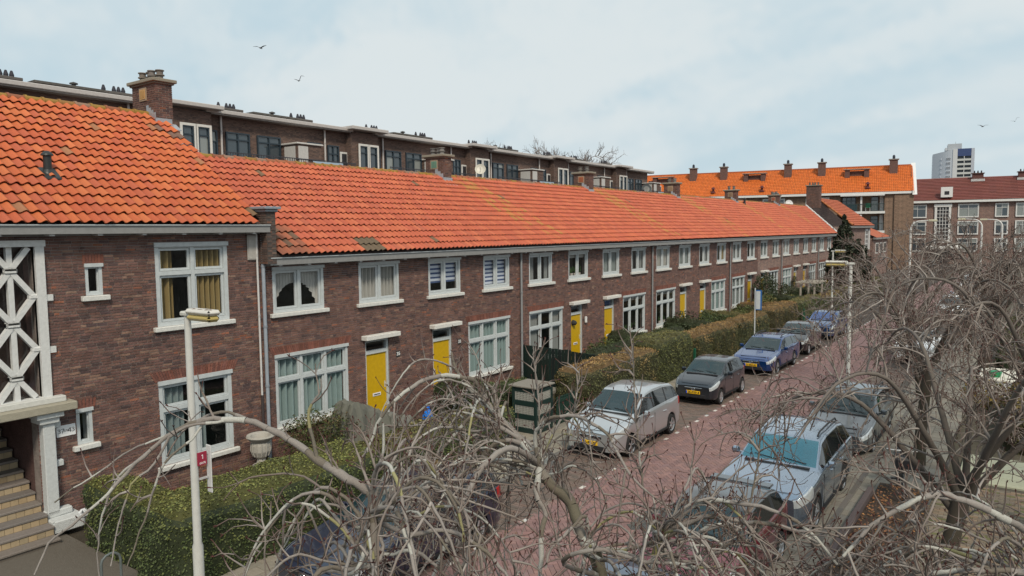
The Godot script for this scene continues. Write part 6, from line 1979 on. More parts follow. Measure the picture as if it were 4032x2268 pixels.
	tarp("grey_tarpaulin", "grey-green tarpaulin draped over garden furniture by the first terraced house", 13.55, 15.15, 0.35, 1.35, 1.62, L(0.125, 0.125, 0.105), 3)
	tarp("folded_tarpaulin", "lower grey cover beside the first yellow door", 15.1, 16.0, 0.7, 1.7, 0.95, L(0.15, 0.15, 0.135), 6)
	tarp("pale_tarpaulin", "pale tarpaulin hanging beside the dark green board fence", 24.2, 25.3, 2.7, 4.0, 1.55, L(0.36, 0.35, 0.36), 9)
	var bag := MB.new()
	for k in 10:
		var a := TAU * k / 10; var a2 := TAU * (k + 1) / 10
		for r in 5:
			var rad := [0.13, 0.17, 0.16, 0.11, 0.04, 0.06]; var hy := [0.0, 0.08, 0.19, 0.30, 0.36, 0.43]
			var f1 := 1.0 + 0.12 * sin(a * 5 + r); var f2 := 1.0 + 0.12 * sin(a2 * 5 + r); var f3 := 1.0 + 0.12 * sin(a2 * 5 + r + 1); var f4 := 1.0 + 0.12 * sin(a * 5 + r + 1)
			bag.quad(Vector3(16.3 + cos(a) * rad[r] * f1, 0.5 + hy[r], 1.75 + sin(a) * rad[r] * f1), Vector3(16.3 + cos(a2) * rad[r] * f2, 0.5 + hy[r], 1.75 + sin(a2) * rad[r] * f2), Vector3(16.3 + cos(a2) * rad[r + 1] * f3, 0.5 + hy[r + 1], 1.75 + sin(a2) * rad[r + 1] * f3), Vector3(16.3 + cos(a) * rad[r + 1] * f4, 0.5 + hy[r + 1], 1.75 + sin(a) * rad[r + 1] * f4), L(0.01, 0.20, 0.75))
	bag.bevel(15.95, 0.05, 1.4, 16.65, 0.5, 2.1, 0.02, L(0.12, 0.09, 0.07))
	tag(put("blue_bag", bag, M.gloss), "bright blue plastic bag on a box in front of the first yellow door", "bag")
	var fb := thing("flower_box", "terracotta flower box beside the flower-box house door", "flower box", Vector3(32.1, 1.0, 0.25))
	mb = MB.new(); mb.bevel(31.85, 1.05, 0.06, 32.45, 1.27, 0.36, 0.015, L(0.42, 0.09, 0.04)); put("trough", mb, M.stone, fb)
	var lf := []
	for i in 90: lf.append([Transform3D(Basis.from_euler(Vector3(R.randf_range(-1, 1), R.randf() * TAU, R.randf_range(-1, 1))), Vector3(R.randf_range(31.9, 32.4), R.randf_range(1.27, 1.42), R.randf_range(0.1, 0.33))), vary(L(0.09, 0.11, 0.03), 0.4)])
	leaves("foliage", lf, fb, 0.07)
	# pergola in a far garden
	var pg := thing("pergola", "small weathered white garden pergola among far hedges", "pergola", Vector3(59.0, 0, 2.6))
	for q in [[57.8, 2.2], [60.2, 2.2], [57.8, 3.2], [60.2, 3.2]]:
		mb = MB.new(); mb.bevel(q[0], 0, q[1], q[0] + 0.12, 2.1, q[1] + 0.12, 0.01, L(0.42, 0.38, 0.32)); put("post", mb, M.satin, pg)
	for k in 5:
		mb = MB.new(); mb.bevel(57.6 + k * 0.62, 2.1, 1.95, 57.7 + k * 0.62, 2.22, 3.6, 0.01, L(0.45, 0.41, 0.35)); put("beam", mb, M.satin, pg)
	# near-side garden: white covered table with a green pot
	var tb := thing("covered_table", "white-covered garden table with a green pot, right edge behind twigs", "table", Vector3(32.0, 0, 15.9))
	mb = MB.new(); mb.bevel(31.0, 0.72, 15.2, 33.6, 0.80, 16.6, 0.02, L(0.66, 0.64, 0.57)); mb.box(31.0, 0.2, 15.19, 31.03, 0.73, 16.6, L(0.62, 0.62, 0.62)); mb.box(31.0, 0.25, 15.17, 33.6, 0.73, 15.19, L(0.62, 0.62, 0.62)); put("cover", mb, M.cloth, tb)
	for q in [[31.1, 15.3], [33.4, 15.3], [31.1, 16.4], [33.4, 16.4]]:
		mb = MB.new(); mb.box(q[0], 0, q[1], q[0] + 0.06, 0.72, q[1] + 0.06, L(0.3, 0.3, 0.3)); put("leg", mb, M.satin, tb)
	mb = MB.new(); mb.lathe(PackedVector2Array([Vector2(0, 0), Vector2(0.16, 0), Vector2(0.22, 0.2), Vector2(0.15, 0.22), Vector2(0, 0.2)]), Vector3(31.6, 0.80, 15.7), Vector3.UP, 14, L(0.01, 0.22, 0.09)); tag(put("green_pot", mb, M.gloss), "small bright green pot on the white-covered table", "pot")

func tarp(called: String, label: String, x0: float, x1: float, z0: float, z1: float, ht: float, col: Color, sd: int) -> void:
	var mb := MB.new()
	var f := FastNoiseLite.new(); f.seed = sd; f.frequency = 1.1
	var n := 20
	var pt := func(i: int, j: int) -> Vector3:
		var u := i / float(n); var v := j / float(n)
		var e := minf(minf(u, 1 - u), minf(v, 1 - v)) * 2
		var y := ht * (1.0 - pow(1.0 - clampf(e * 2.2, 0, 1), 2.2) * 0.85) * lerpf(1.0, 0.58, u) + f.get_noise_2d(u * 3 + sd, v * 3) * 0.16
		var o := (1.0 - clampf(e * 2.2, 0, 1)) * 0.12 * (1.0 + sin((u + v) * 22.0) * 0.7)
		return Vector3(lerpf(x0, x1, u) + (u - 0.5) * o * 2, maxf(y, 0.12), lerpf(z0, z1, v) + (v - 0.5) * o * 2)
	for i in n:
		for j in n: mb.quad(pt.call(i, j + 1), pt.call(i + 1, j + 1), pt.call(i + 1, j), pt.call(i, j), vary(col, 0.03))
	tag(put(called, mb, M.cloth), label, "tarpaulin")

# ---------------------------------------------------------------- street furniture
func lamp(label: String, p: Vector3, dirz: float, ht: float) -> Node3D:
	var o := thing("street_lamp", label, "street lamp", p, "white street lamps with flat yellow heads")
	var wc := L(0.60, 0.60, 0.57)
	var mb := MB.new()
	mb.tube(PackedVector3Array([Vector3(0, 0, 0), Vector3(0, 1.1, 0)]), 0.085, 0.085, 14, wc, wc)
	mb.tube(PackedVector3Array([Vector3(0, 1.1, 0), Vector3(0, 1.16, 0)]), 0.085, 0.066, 14, wc, wc)
	mb.tube(PackedVector3Array([Vector3(0, 1.16, 0), Vector3(0, ht - 0.03, 0)]), 0.066, 0.052, 14, wc, wc)
	put("post", mb, M.satin, o, true)
	mb = MB.new()
	mb.bevel(-0.07, ht - 0.05, minf(-0.12 * dirz, 0.42 * dirz), 0.07, ht + 0.03, maxf(-0.12 * dirz, 0.42 * dirz), 0.02, L(0.58, 0.57, 0.52))
	put("bracket", mb, M.satin, o, true)
	mb = MB.new()
	var za := minf(0.10 * dirz, 0.78 * dirz); var zb := maxf(0.10 * dirz, 0.78 * dirz)
	mb.bevel(-0.115, ht + 0.0, za, 0.115, ht + 0.085, zb, 0.035, L(0.62, 0.60, 0.55))
	for i in 9:
		var z := lerpf(za + 0.06, zb - 0.06, R.randf())
		mb.box(-0.08 + R.randf() * 0.1, ht + 0.0845, z, -0.04 + R.randf() * 0.1, ht + 0.0885, z + 0.05, L(0.16, 0.08, 0.04))
	var hd := put("lamp_head", mb, M.satin, o, true)
	mb = MB.new()
	mb.bevel(-0.105, ht - 0.10, za + 0.02, 0.105, ht - 0.002, zb - 0.02, 0.04, L(0.42, 0.33, 0.12))
	put("lamp_cover", mb, M.gloss, hd, true)
	return o

func street_things() -> void:
	var a := lamp("nearest white street lamp, on the left pavement before the corner house", Vector3(6.36, 0.09, 5.7), 1.0, 4.95)
	lamp("white street lamp standing just behind the dark grey estate on the near side", Vector3(25.4, -0.01, 11.9), -1.0, 5.15)
	lamp("white street lamp on the left pavement, behind the mid-blue hatchback", Vector3(52.0, 0.09, 5.75), 1.0, 4.65)
	var mb := MB.new()
	mb.bevel(0.02, 2.44, 0.055, 0.185, 2.66, 0.075, 0.004, L(0.33, 0.03, 0.06))
	var tagp := put("lamp_number_plate", mb, M.satin, a, true)
	tagp.rotation.y = 0.0
	text("1", tagp, Vector3(6.36 + 0.105, 0.09 + 2.58, 5.7 + 0.077), 0, 0.10, M.white_print)
	text("0476", tagp, Vector3(6.36 + 0.105, 0.09 + 2.48, 5.7 + 0.077), 0, 0.05, M.white_print)
	mb = MB.new()
	mb.bevel(0.215, 1.95, 0.0, 0.235, 2.75, 0.13, 0.006, L(0.66, 0.66, 0.66)); mb.box(0.05, 2.2, 0.03, 0.215, 2.23, 0.06, L(0.5, 0.5, 0.5)); mb.box(0.05, 2.6, 0.03, 0.215, 2.63, 0.06, L(0.5, 0.5, 0.5))
	put("edge_on_sign", mb, M.satin, a, true)
	var s := thing("signpost", "grey post with a narrow blue-edged white sign between the hedges and parked cars", "sign", Vector3(36.4, 0.09, 5.45))
	mb = MB.new(); mb.tube(PackedVector3Array([Vector3.ZERO, Vector3(0, 3.25, 0)]), 0.032, 0.032, 10, L(0.55, 0.57, 0.58), L(0.55, 0.57, 0.58), true); put("post", mb, M.satin, s, true)
	mb = MB.new(); mb.bevel(-0.03, 2.15, 0.04, 0.0, 3.15, 0.34, 0.01, L(0.02, 0.14, 0.42)); var bd := put("sign_board", mb, M.satin, s, true)
	mb = MB.new(); mb.box(-0.036, 2.2, 0.06, -0.031, 3.1, 0.27, L(0.6, 0.63, 0.64)); put("sign_face", mb, M.satin, bd, true)
	# tall lamps at the far junction
	for q in [[87.0, 6.0, 6.9, 1.0, "tall gooseneck street lamp past the end house"], [100.0, 11.65, 7.1, -1.0, "second gooseneck lamp before the red-roofed block"], [110.0, 13.3, 7.1, -1.0, "farthest gooseneck lamp, right of the red-roofed block's stair window"]]:
		var g := thing("gooseneck_lamp", q[4], "street lamp", Vector3(q[0], 0, q[1]), "gooseneck lamps at the junction")
		mb = MB.new()
		var pts := PackedVector3Array([Vector3.ZERO, Vector3(0, q[2] - 0.9, 0)])
		for k in 7: pts.append(Vector3(0, q[2] - 0.9 + sin(k * PI / 12) * 0.9, q[3] * (1.0 - cos(k * PI / 12)) * 0.9))
		pts.append(Vector3(0, q[2] + 0.06, q[3] * 1.8))
		mb.tube(pts, 0.12, 0.06, 8, L(0.66, 0.66, 0.64), L(0.66, 0.66, 0.64)); put("post", mb, M.satin, g, true)
		mb = MB.new(); mb.bevel(-0.15, q[2] - 0.08, minf(q[3] * 1.6, q[3] * 2.4), 0.15, q[2] + 0.14, maxf(q[3] * 1.6, q[3] * 2.4), 0.04, L(0.60, 0.58, 0.42)); put("lamp_head", mb, M.satin, g, true)
	# bicycle leaning by the bed
	var b := thing("bicycle", "black city bicycle with silver handlebars and a rear carrier, parked by the tree trunks", "bicycle", Vector3(18.2, 0.11, 14.5))
	b.rotation.y = 0.25
	for w in 2:
		mb = MB.new()
		var ring := PackedVector3Array()
		for k in 25: ring.append(Vector3(w * 1.1 + cos(k * TAU / 24) * 0.33, 0.34 + sin(k * TAU / 24) * 0.33, 0))
		mb.tube(ring, 0.02, 0.02, 6, L(0.015, 0.015, 0.015), L(0.015, 0.015, 0.015))
		var ty := put("wheel", mb, M.plain, b, true)
		mb = MB.new()
		for k in 14: mb.tube(PackedVector3Array([Vector3(w * 1.1, 0.34, 0), Vector3(w * 1.1 + cos(k * TAU / 14) * 0.31, 0.34 + sin(k * TAU / 14) * 0.31, 0)]), 0.003, 0.003, 3, L(0.4, 0.4, 0.4), L(0.4, 0.4, 0.4))
		put("spokes", mb, M.gloss, ty, true)
		mb = MB.new()
		var arc := PackedVector3Array()
		for k in 9: arc.append(Vector3(w * 1.1 + cos(k * PI / 8) * 0.37, 0.34 + sin(k * PI / 8) * 0.37, 0))
		mb.tube(arc, 0.03, 0.03, 5, L(0.02, 0.02, 0.02), L(0.02, 0.02, 0.02)); put("mudguard", mb, M.gloss, b, true)
	mb = MB.new()
	var fk := L(0.015, 0.015, 0.017)
	for q in [[Vector3(0, 0.34, 0.05), Vector3(0.2, 0.92, 0.0)], [Vector3(0, 0.34, -0.05), Vector3(0.2, 0.92, 0.0)], [Vector3(0.22, 0.8, 0), Vector3(0.55, 0.34, 0)], [Vector3(0.22, 0.92, 0), Vector3(0.62, 0.5, 0)], [Vector3(0.55, 0.34, 0), Vector3(0.75, 0.95, 0)], [Vector3(0.55, 0.34, 0), Vector3(1.1, 0.34, 0.05)], [Vector3(0.7, 0.8, 0), Vector3(1.1, 0.34, 0.05)], [Vector3(0.2, 0.92, 0), Vector3(0.24, 1.08, 0)]]:
		mb.tube(PackedVector3Array(q), 0.018, 0.018, 6, fk, fk)
	put("frame", mb, M.gloss, b, true)
	mb = MB.new(); mb.tube(PackedVector3Array([Vector3(0.42, 1.05, -0.33), Vector3(0.25, 1.08, -0.24), Vector3(0.2, 1.09, -0.06), Vector3(0.2, 1.09, 0.06), Vector3(0.25, 1.08, 0.24), Vector3(0.42, 1.05, 0.33)]), 0.014, 0.014, 6, L(0.7, 0.7, 0.7), L(0.7, 0.7, 0.7)); put("handlebar", mb, M.gloss, b, true)
	mb = MB.new(); mb.bevel(0.62, 0.95, -0.11, 0.90, 1.01, 0.11, 0.03, fk); put("saddle", mb, M.satin, b, true)
	mb = MB.new(); mb.bevel(0.88, 0.72, -0.09, 1.3, 0.75, 0.09, 0.01, fk); put("carrier", mb, M.satin, b, true)
	mb = MB.new(); mb.bevel(-0.22, 0.78, -0.2, 0.12, 1.0, 0.2, 0.02, fk); put("front_crate", mb, M.satin, b, true)
	mb = MB.new(); mb.tube(PackedVector3Array([Vector3(0.55, 0.34, -0.08), Vector3(0.7, 0.28, -0.08)]), 0.012, 0.012, 5, fk, fk); mb.bevel(0.66, 0.26, -0.2, 0.76, 0.29, -0.08, 0.006, fk); put("pedal", mb, M.satin, b, true)
	# cycle hoop and small green post by the stairs
	mb = MB.new()
	var hp := PackedVector3Array([Vector3(5.55, 0.07, 4.1), Vector3(5.55, 0.72, 4.1)])
	for k in 7: hp.append(Vector3(5.55 + 0.16 - cos(k * PI / 6) * 0.16, 0.75 + sin(k * PI / 6) * 0.14, 4.1))
	hp.append(Vector3(5.87, 0.07, 4.1))
	mb.tube(hp, 0.022, 0.022, 8, L(0.12, 0.14, 0.14), L(0.12, 0.14, 0.14)); tag(put("cycle_hoop", mb, M.satin), "grey steel cycle hoop in front of the large privet hedge", "cycle stand")
	mb = MB.new(); mb.bevel(6.72, 0.05, 1.05, 6.80, 0.95, 1.17, 0.01, L(0.01, 0.06, 0.04)); tag(put("green_post", mb, M.satin), "narrow dark green post beside the foot of the stairs", "post")
	mb = MB.new(); mb.bevel(6.62, 0.44, 0.72, 6.86, 0.62, 0.92, 0.06, L(0.70, 0.73, 0.76)); tag(put("crumpled_bag", mb, M.cloth), "crumpled white bag on the plinth by the stairs", "bag")
	# satellite dishes
	for q in [[Vector3(44.6, 11.05, -18.3), 0.42, L(0.60, 0.58, 0.50), "cream satellite dish above the ridge near the second chimney"], [Vector3(74.2, 10.75, -18.3), 0.55, L(0.05, 0.055, 0.06), "dark satellite dish at the end of the apartment block"], [Vector3(73.9, 9.35, -4.3), 0.5, L(0.13, 0.15, 0.16), "large grey satellite dish beside the last chimney of the terrace"], [Vector3(79.5, 8.85, -4.5), 0.4, L(0.68, 0.68, 0.68), "small white satellite dish at the end of the terrace ridge"]]:
		var d := thing("satellite_dish", q[3], "satellite dish", q[0], "satellite dishes")
		mb = MB.new()
		var ax := Vector3(-0.75, 0.35, 0.55).normalized()
		mb.lathe(PackedVector2Array([Vector2(q[1], 0.10), Vector2(q[1] * 0.6, 0.03), Vector2(0, 0)]), Vector3.ZERO, ax, 20, q[2]); put("dish", mb, M.satin, d, true)
		mb = MB.new(); mb.tube(PackedVector3Array([Vector3.ZERO, -ax * 0.12, -ax * 0.14 + Vector3(0, -0.75, 0)]), 0.03, 0.03, 6, L(0.3, 0.3, 0.3), L(0.3, 0.3, 0.3)); mb.tube(PackedVector3Array([Vector3(0, -q[1] * 0.8, 0), ax * 0.45]), 0.015, 0.015, 5, L(0.3, 0.3, 0.3), L(0.3, 0.3, 0.3)); put("bracket", mb, M.satin, d, true)

# ---------------------------------------------------------------- bare trees
func spline(p: Array, step := 0.06) -> PackedVector3Array:
	var out := PackedVector3Array()
	for i in p.size() - 1:
		var a: Vector3 = p[maxi(i - 1, 0)]; var b: Vector3 = p[i]; var c: Vector3 = p[i + 1]; var d: Vector3 = p[mini(i + 2, p.size() - 1)]
		var n := maxi(2, int((c - b).length() / step))
		for k in n:
			var t := float(k) / n
			out.append(b.cubic_interpolate(c, a, d, t) + Vector3(R.randf_range(-1, 1), R.randf_range(-1, 1), R.randf_range(-1, 1)) * 0.006)
	out.append(p[-1])
	return out

const PALE := Color(0.34, 0.31, 0.285)
const TWIG := Color(0.125, 0.09, 0.072)
const BUD := Color(0.075, 0.025, 0.022)
const MOSSY := Color(0.105, 0.092, 0.05)

func bark(t := 0.0) -> Color:
	var c := PALE.lerp(TWIG, R.randf_range(0.0, 0.7))
	return c.lerp(MOSSY, t)

# grows a side branch; spurs are short and turn upwards, whips are long and hang over
func grow(mb: MB, p: Vector3, d: Vector3, len: float, r: float, lvl: int, hang: float, k := 4, sc := 1.0) -> void:
	var n := clampi(int(len / (0.075 * sc)), 3, 16)
	var pts := PackedVector3Array([p])
	var q := p
	var dirs := [d]
	for i in n:
		var t := float(i) / n
		d = (d + Vector3(R.randf_range(-1, 1), R.randf_range(-1, 1), R.randf_range(-1, 1)) * 0.17 + Vector3(0, -hang * (0.25 + t), 0) / n * 2.2).normalized()
		q += d * (len / n)
		pts.append(q); dirs.append(d)
	var c0 := bark(); var c1 := TWIG if lvl > 0 else TWIG.lerp(BUD, 0.7)
	mb.tube(pts, r, maxf(r * 0.42, 0.0038 * sc), k, c0, c1, false, 1.0, 0.13)
	if lvl <= 0:
		# bud cluster
		for i in 2:
			var e := q + (d + Vector3(R.randf_range(-1, 1), R.randf_range(-0.2, 1), R.randf_range(-1, 1)) * 0.7).normalized() * 0.022 * sc
			mb.tube(PackedVector3Array([q, q.lerp(e, 0.6), e]), 0.006 * sc, 0.003 * sc, 3, BUD, BUD)
		return
	var kids := maxi(2, int(len / (0.105 * sc) * R.randf_range(0.6, 1.1)))
	for i in kids:
		var t := R.randf_range(0.18, 1.0)
		var j := clampi(int(t * n), 1, n)
		var dd: Vector3 = dirs[j]
		var side := dd.cross(Vector3(R.randf_range(-1, 1), R.randf_range(-1, 1), R.randf_range(-1, 1))).normalized()
		var spur := R.randf() < 0.62 or lvl == 1
		if spur: grow(mb, pts[j], (dd * 0.5 + side * 0.8 + Vector3(0, 0.45, 0)).normalized(), R.randf_range(0.07, 0.30) * sc, maxf(r * 0.45, 0.005 * sc), 0, -0.5 * signf(hang), 3, sc)
		else: grow(mb, pts[j], (dd * 0.8 + side * 0.6 + Vector3(0, 0.15, 0)).normalized(), len * R.randf_range(0.35, 0.7) * (1.1 - t * 0.4), maxf(r * 0.6, 0.0065 * sc), lvl - 1, hang * R.randf_range(0.4, 1.3), k, sc)

func limb(o: Node3D, tw: MB, pts: Array, r0: float, r1: float, dens: float, whip: float, lvl := 1, moss := 0.0) -> void:
	var path := spline(pts)
	var mb := MB.new()
	# knobbly bark: the radius wavers and lichen patches change the tone
	var m := path.size()
	var i0 := 0
	while i0 < m - 1:
		var i1 := mini(i0 + 3, m - 1)
		var seg := path.slice(i0, i1 + 1)
		var ra := lerpf(r0, r1, float(i0) / (m - 1)); var rb := lerpf(r0, r1, float(i1) / (m - 1))
		var wob := R.randf_range(0.96, 1.08)
		var c := PALE.lerp(TWIG, R.randf_range(0.0, 0.35)).lerp(MOSSY, moss * R.randf_range(0.5, 1.0))
		var li := R.randf()
		if li < 0.22: c = c.lerp(L(0.56, 0.56, 0.51), 0.75)
		elif li < 0.42: c = c.lerp(L(0.15, 0.125, 0.09), 0.75)
		elif li < 0.46: c = c.lerp(L(0.36, 0.34, 0.12), 0.7)
		mb.tube(seg, ra * wob, rb * wob, 8 if r0 > 0.02 else 6, c, c, false, 1.0, 0.10)
		i0 = i1
	put("limb", mb, M.bark, o)
	var n := int(m * dens * 0.8)
	for i in n:
		var t := pow(R.randf(), 0.75)
		var j := clampi(int(t * (m - 1)), 1, m - 1)
		var d := (path[j] - path[j - 1]).normalized()
		var side := d.cross(Vector3(R.randf_range(-1, 1), R.randf_range(-1, 1), R.randf_range(-1, 1))).normalized()
		if R.randf() < 0.60: grow(tw, path[j], (d * 0.35 + side * 0.7 + Vector3(0, 0.6, 0)).normalized(), R.randf_range(0.08, 0.36), 0.0075, 0 if R.randf() < 0.6 else 1, -0.6)
		else: grow(tw, path[j], (d * 0.7 + side * 0.75 + Vector3(0, 0.25, 0)).normalized(), R.randf_range(0.4, 1.1) * whip, lerpf(0.008, 0.014, R.randf()), lvl, R.randf_range(0.3, 1.3))

# arching whips that rise from a fork and hang over; a0..a1 is the range of headings (0 = +x, towards +z)
func arches(o: Node3D, tw: MB, p: Vector3, n: int, a0: float, a1: float, reach: float) -> void:
	n = int(n * 2.3)
	for i in n:
		var a := lerpf(a0, a1, (i + R.randf()) / n)
		var d := Vector3(cos(a), 0, sin(a)); var s := Vector3(-d.z, 0, d.x)
		var l := reach * R.randf_range(0.65, 1.1); var h := R.randf_range(0.12, 0.5)
		var q := p + Vector3(R.randf_range(-0.1, 0.1), R.randf_range(-0.5, 0.05), R.randf_range(-0.1, 0.1))
		var w := R.randf_range(-0.25, 0.25)
		limb(o, tw, [p.lerp(q, 0.3), q + d * l * 0.22 + Vector3(0, h * 0.75, 0), q + d * l * 0.5 + Vector3(0, h, 0) + s * w * 0.4, q + d * l * 0.78 + Vector3(0, h * 0.55 - 0.1, 0) + s * w * 0.8, q + d * l + Vector3(0, -0.35 * l, 0) + s * w, q + d * l * 1.1 + Vector3(0, -0.85 * l, 0) + s * w], R.randf_range(0.009, 0.020), 0.005, 0.34, 0.85)

func V(x: float, y: float, z: float) -> Vector3:
	return Vector3(x, y, z)

func weeping_tree(label: String, base: Vector3, ht: float, rad: float, r: float, limbs: int, lean: Vector3, hang := 0.9, lvl := 2, sc := 1.0, rise := 0.9, moss := 0.6, called := "street_tree", dens := 1.0) -> void:
	var o := thing(called, label, "tree", base, "bare street trees")
	var top := base + Vector3(0, ht * 0.46, 0) + lean
	var mb := MB.new()
	var tp := spline([base, base + Vector3(0, ht * 0.15, 0) + lean * 0.15, base + Vector3(0, ht * 0.33, 0) + lean * 0.6, top], 0.25)
	mb.tube(tp, r * 1.12, r * 0.85, 12, L(0.052, 0.043, 0.03), L(0.062, 0.05, 0.036))
	put("trunk", mb, M.bark, o)
	var tw := MB.new()
	for i in limbs:
		var a := TAU * i / limbs + R.randf_range(-0.35, 0.35)
		var out := Vector3(cos(a), 0, sin(a))
		var rr := rad * R.randf_range(0.75, 1.1)
		var hh := ht * R.randf_range(0.40, 0.54) * rise
		var s := top - Vector3(0, R.randf_range(0.0, 0.12) * ht, 0)
		var drop := hang * rad * 0.28
		var pts := [s, s + out * rr * 0.22 + Vector3(0, hh * 0.45, 0), s + out * rr * 0.5 + Vector3(0, hh * 0.9, 0), s + out * rr * 0.78 + Vector3(0, hh - drop * 0.35, 0), s + out * rr + Vector3(0, hh - drop * 1.4, 0)]
		var path := spline(pts, 0.14 * sc)
		mb = MB.new()
		mb.tube(path, r * 0.52, r * 0.07, 7, L(0.06, 0.048, 0.036).lerp(PALE, 0.08), PALE.lerp(TWIG, 0.5), false, 0.8)
		put("limb", mb, M.bark, o)
		var m := path.size()
		for k in int((6 + rr * 3.2 / sc) * dens):
			var t := R.randf_range(0.15, 1.0)
			var j := clampi(int(t * (m - 1)), 1, m - 1)
			var d := (path[j] - path[j - 1]).normalized()
			var side := d.cross(Vector3(R.randf_range(-1, 1), R.randf_range(-0.6, 1), R.randf_range(-1, 1))).normalized()
			grow(tw, path[j], (d * 0.6 + side * 0.8 + Vector3(0, 0.25, 0)).normalized(), rad * R.randf_range(0.22, 0.48), maxf(r * 0.13, 0.014 * sc), lvl, hang * R.randf_range(0.4, 1.4), 4, sc)
	put("twigs", tw, M.twig, o).set_meta("kind", "stuff")

func trees() -> void:
	R.seed = 77
	# nearest tree: its limbs arch over and hang in front of the street
	var o := thing("street_tree", "nearest bare weeping tree whose mossy trunk crosses the lower middle of the view", "tree", Vector3(5.75, 0.1, 13.75), "bare street trees")
	var tw := MB.new()
	limb(o, tw, [V(5.75, 0.05, 13.8), V(5.80, 1.5, 13.7), V(5.97, 2.98, 13.42), V(6.06, 3.28, 13.17), V(6.18, 3.55, 12.95), V(6.17, 3.67, 12.74), V(6.18, 3.83, 12.57)], 0.085, 0.055, 0.25, 0.6, 1, 0.85)
	limb(o, tw, [V(6.18, 3.83, 12.57), V(6.33, 4.04, 12.23), V(6.48, 4.26, 11.73), V(6.60, 4.41, 11.36), V(6.73, 4.63, 10.99), V(6.79, 4.80, 10.88)], 0.05, 0.014, 0.35, 0.6, 1, 0.25)
	limb(o, tw, [V(6.19, 3.87, 12.57), V(5.95, 4.03, 12.57), V(5.68, 4.15, 12.52), V(5.38, 4.03, 12.46), V(5.22, 3.87, 12.43), V(5.12, 3.70, 12.41), V(5.03, 3.53, 12.38), V(4.96, 3.33, 12.31), V(4.88, 3.05, 12.23)], 0.036, 0.018, 0.45, 0.7)
	limb(o, tw, [V(6.30, 4.01, 12.29), V(6.20, 4.02, 12.05), V(6.04, 3.79, 11.86), V(5.91, 3.58, 11.71), V(5.84, 3.37, 11.65), V(5.69, 3.12, 11.64)], 0.028, 0.012, 0.55, 0.8)
	limb(o, tw, [V(6.33, 4.04, 12.23), V(6.25, 4.14, 12.10), V(6.18, 4.26, 11.82), V(6.11, 4.26, 11.72), V(6.02, 4.12, 11.62), V(5.95, 3.99, 11.54), V(5.87, 3.86, 11.45), V(5.71, 3.70, 11.42), V(5.64, 3.47, 11.35)], 0.028, 0.012, 0.5, 0.8)
	limb(o, tw, [V(6.48, 4.26, 11.73), V(6.41, 4.56, 11.58), V(6.25, 4.65, 11.53), V(6.06, 4.70, 11.43), V(5.87, 4.69, 11.34), V(5.70, 4.64, 11.28), V(5.53, 4.54, 11.22), V(5.46, 4.44, 11.14), V(5.37, 4.25, 11.04), V(5.32, 4.06, 10.99), V(5.23, 3.85, 10.90)], 0.032, 0.011, 0.5, 0.8)
	limb(o, tw, [V(6.73, 4.63, 10.99), V(6.42, 4.77, 10.88), V(6.22, 4.76, 10.79), V(6.04, 4.59, 10.72), V(5.94, 4.35, 10.62), V(5.85, 4.09, 10.53)], 0.014, 0.006, 0.3, 0.6)
	limb(o, tw, [V(6.14, 3.83, 12.60), V(5.91, 3.65, 12.73), V(5.86, 3.51, 12.86), V(5.75, 3.37, 12.89), V(5.62, 2.94, 12.95)], 0.036, 0.020, 0.4, 0.7)
	limb(o, tw, [V(6.14, 3.87, 12.60), V(6.10, 4.19, 12.58), V(6.07, 4.33, 12.69), V(6.06, 4.43, 12.84), V(6.11, 4.46, 13.07), V(6.12, 4.41, 13.26), V(6.11, 4.32, 13.43), V(6.06, 4.19, 13.55), V(6.03, 4.01, 13.71), V(6.13, 3.81, 13.88), V(6.25, 3.65, 14.06)], 0.021, 0.009, 0.75, 0.9)
	limb(o, tw, [V(6.05, 3.21, 13.24), V(5.92, 3.55, 13.28), V(5.72, 3.51, 13.26), V(5.62, 3.44, 13.22), V(5.46, 3.38, 13.18), V(5.34, 3.24, 13.20)], 0.022, 0.010, 0.6, 0.8)
	limb(o, tw, [V(5.97, 2.98, 13.42), V(5.48, 3.24, 13.40), V(5.28, 3.41, 13.43), V(5.22, 3.57, 13.67), V(5.32, 3.58, 13.81), V(5.42, 3.53, 13.95), V(5.49, 3.48, 14.06), V(5.60, 3.46, 14.22), V(5.75, 3.44, 14.43), V(5.82, 3.33, 14.54)], 0.026, 0.011, 0.6, 0.9)
	limb(o, tw, [V(5.75, 0.5, 13.8), V(5.85, 1.8, 13.95), V(5.91, 3.16, 14.00), V(5.93, 3.38, 14.01), V(5.99, 3.57, 14.06)], 0.05, 0.032, 0.4, 0.8, 1, 0.5)
	limb(o, tw, [V(5.99, 3.57, 14.06), V(5.98, 3.72, 14.19), V(6.00, 3.89, 14.37), V(6.01, 3.95, 14.54), V(6.01, 3.97, 14.72), V(6.03, 3.97, 14.92), V(6.06, 3.92, 15.13), V(6.17, 3.75, 15.32), V(6.26, 3.53, 15.47)], 0.026, 0.010, 0.8, 0.9)
	limb(o, tw, [V(5.99, 3.57, 14.06), V(6.00, 3.65, 14.22), V(6.01, 3.77, 14.41), V(6.02, 3.81, 14.59), V(6.14, 3.76, 14.76), V(6.12, 3.80, 14.90), V(6.25, 3.74, 15.09), V(6.38, 3.63, 15.28), V(6.46, 3.50, 15.41), V(6.51, 3.30, 15.50)], 0.026, 0.010, 0.8, 0.9)
	limb(o, tw, [V(6.2, 3.85, 13.75), V(6.22, 4.4, 13.68), V(6.27, 4.9, 13.62), V(6.28, 5.2, 13.6)], 0.012, 0.005, 1.3, 0.25)
	limb(o, tw, [V(6.2, 3.6, 14.7), V(6.35, 4.2, 14.78), V(6.4, 4.85, 14.8)], 0.014, 0.005, 1.3, 0.3)
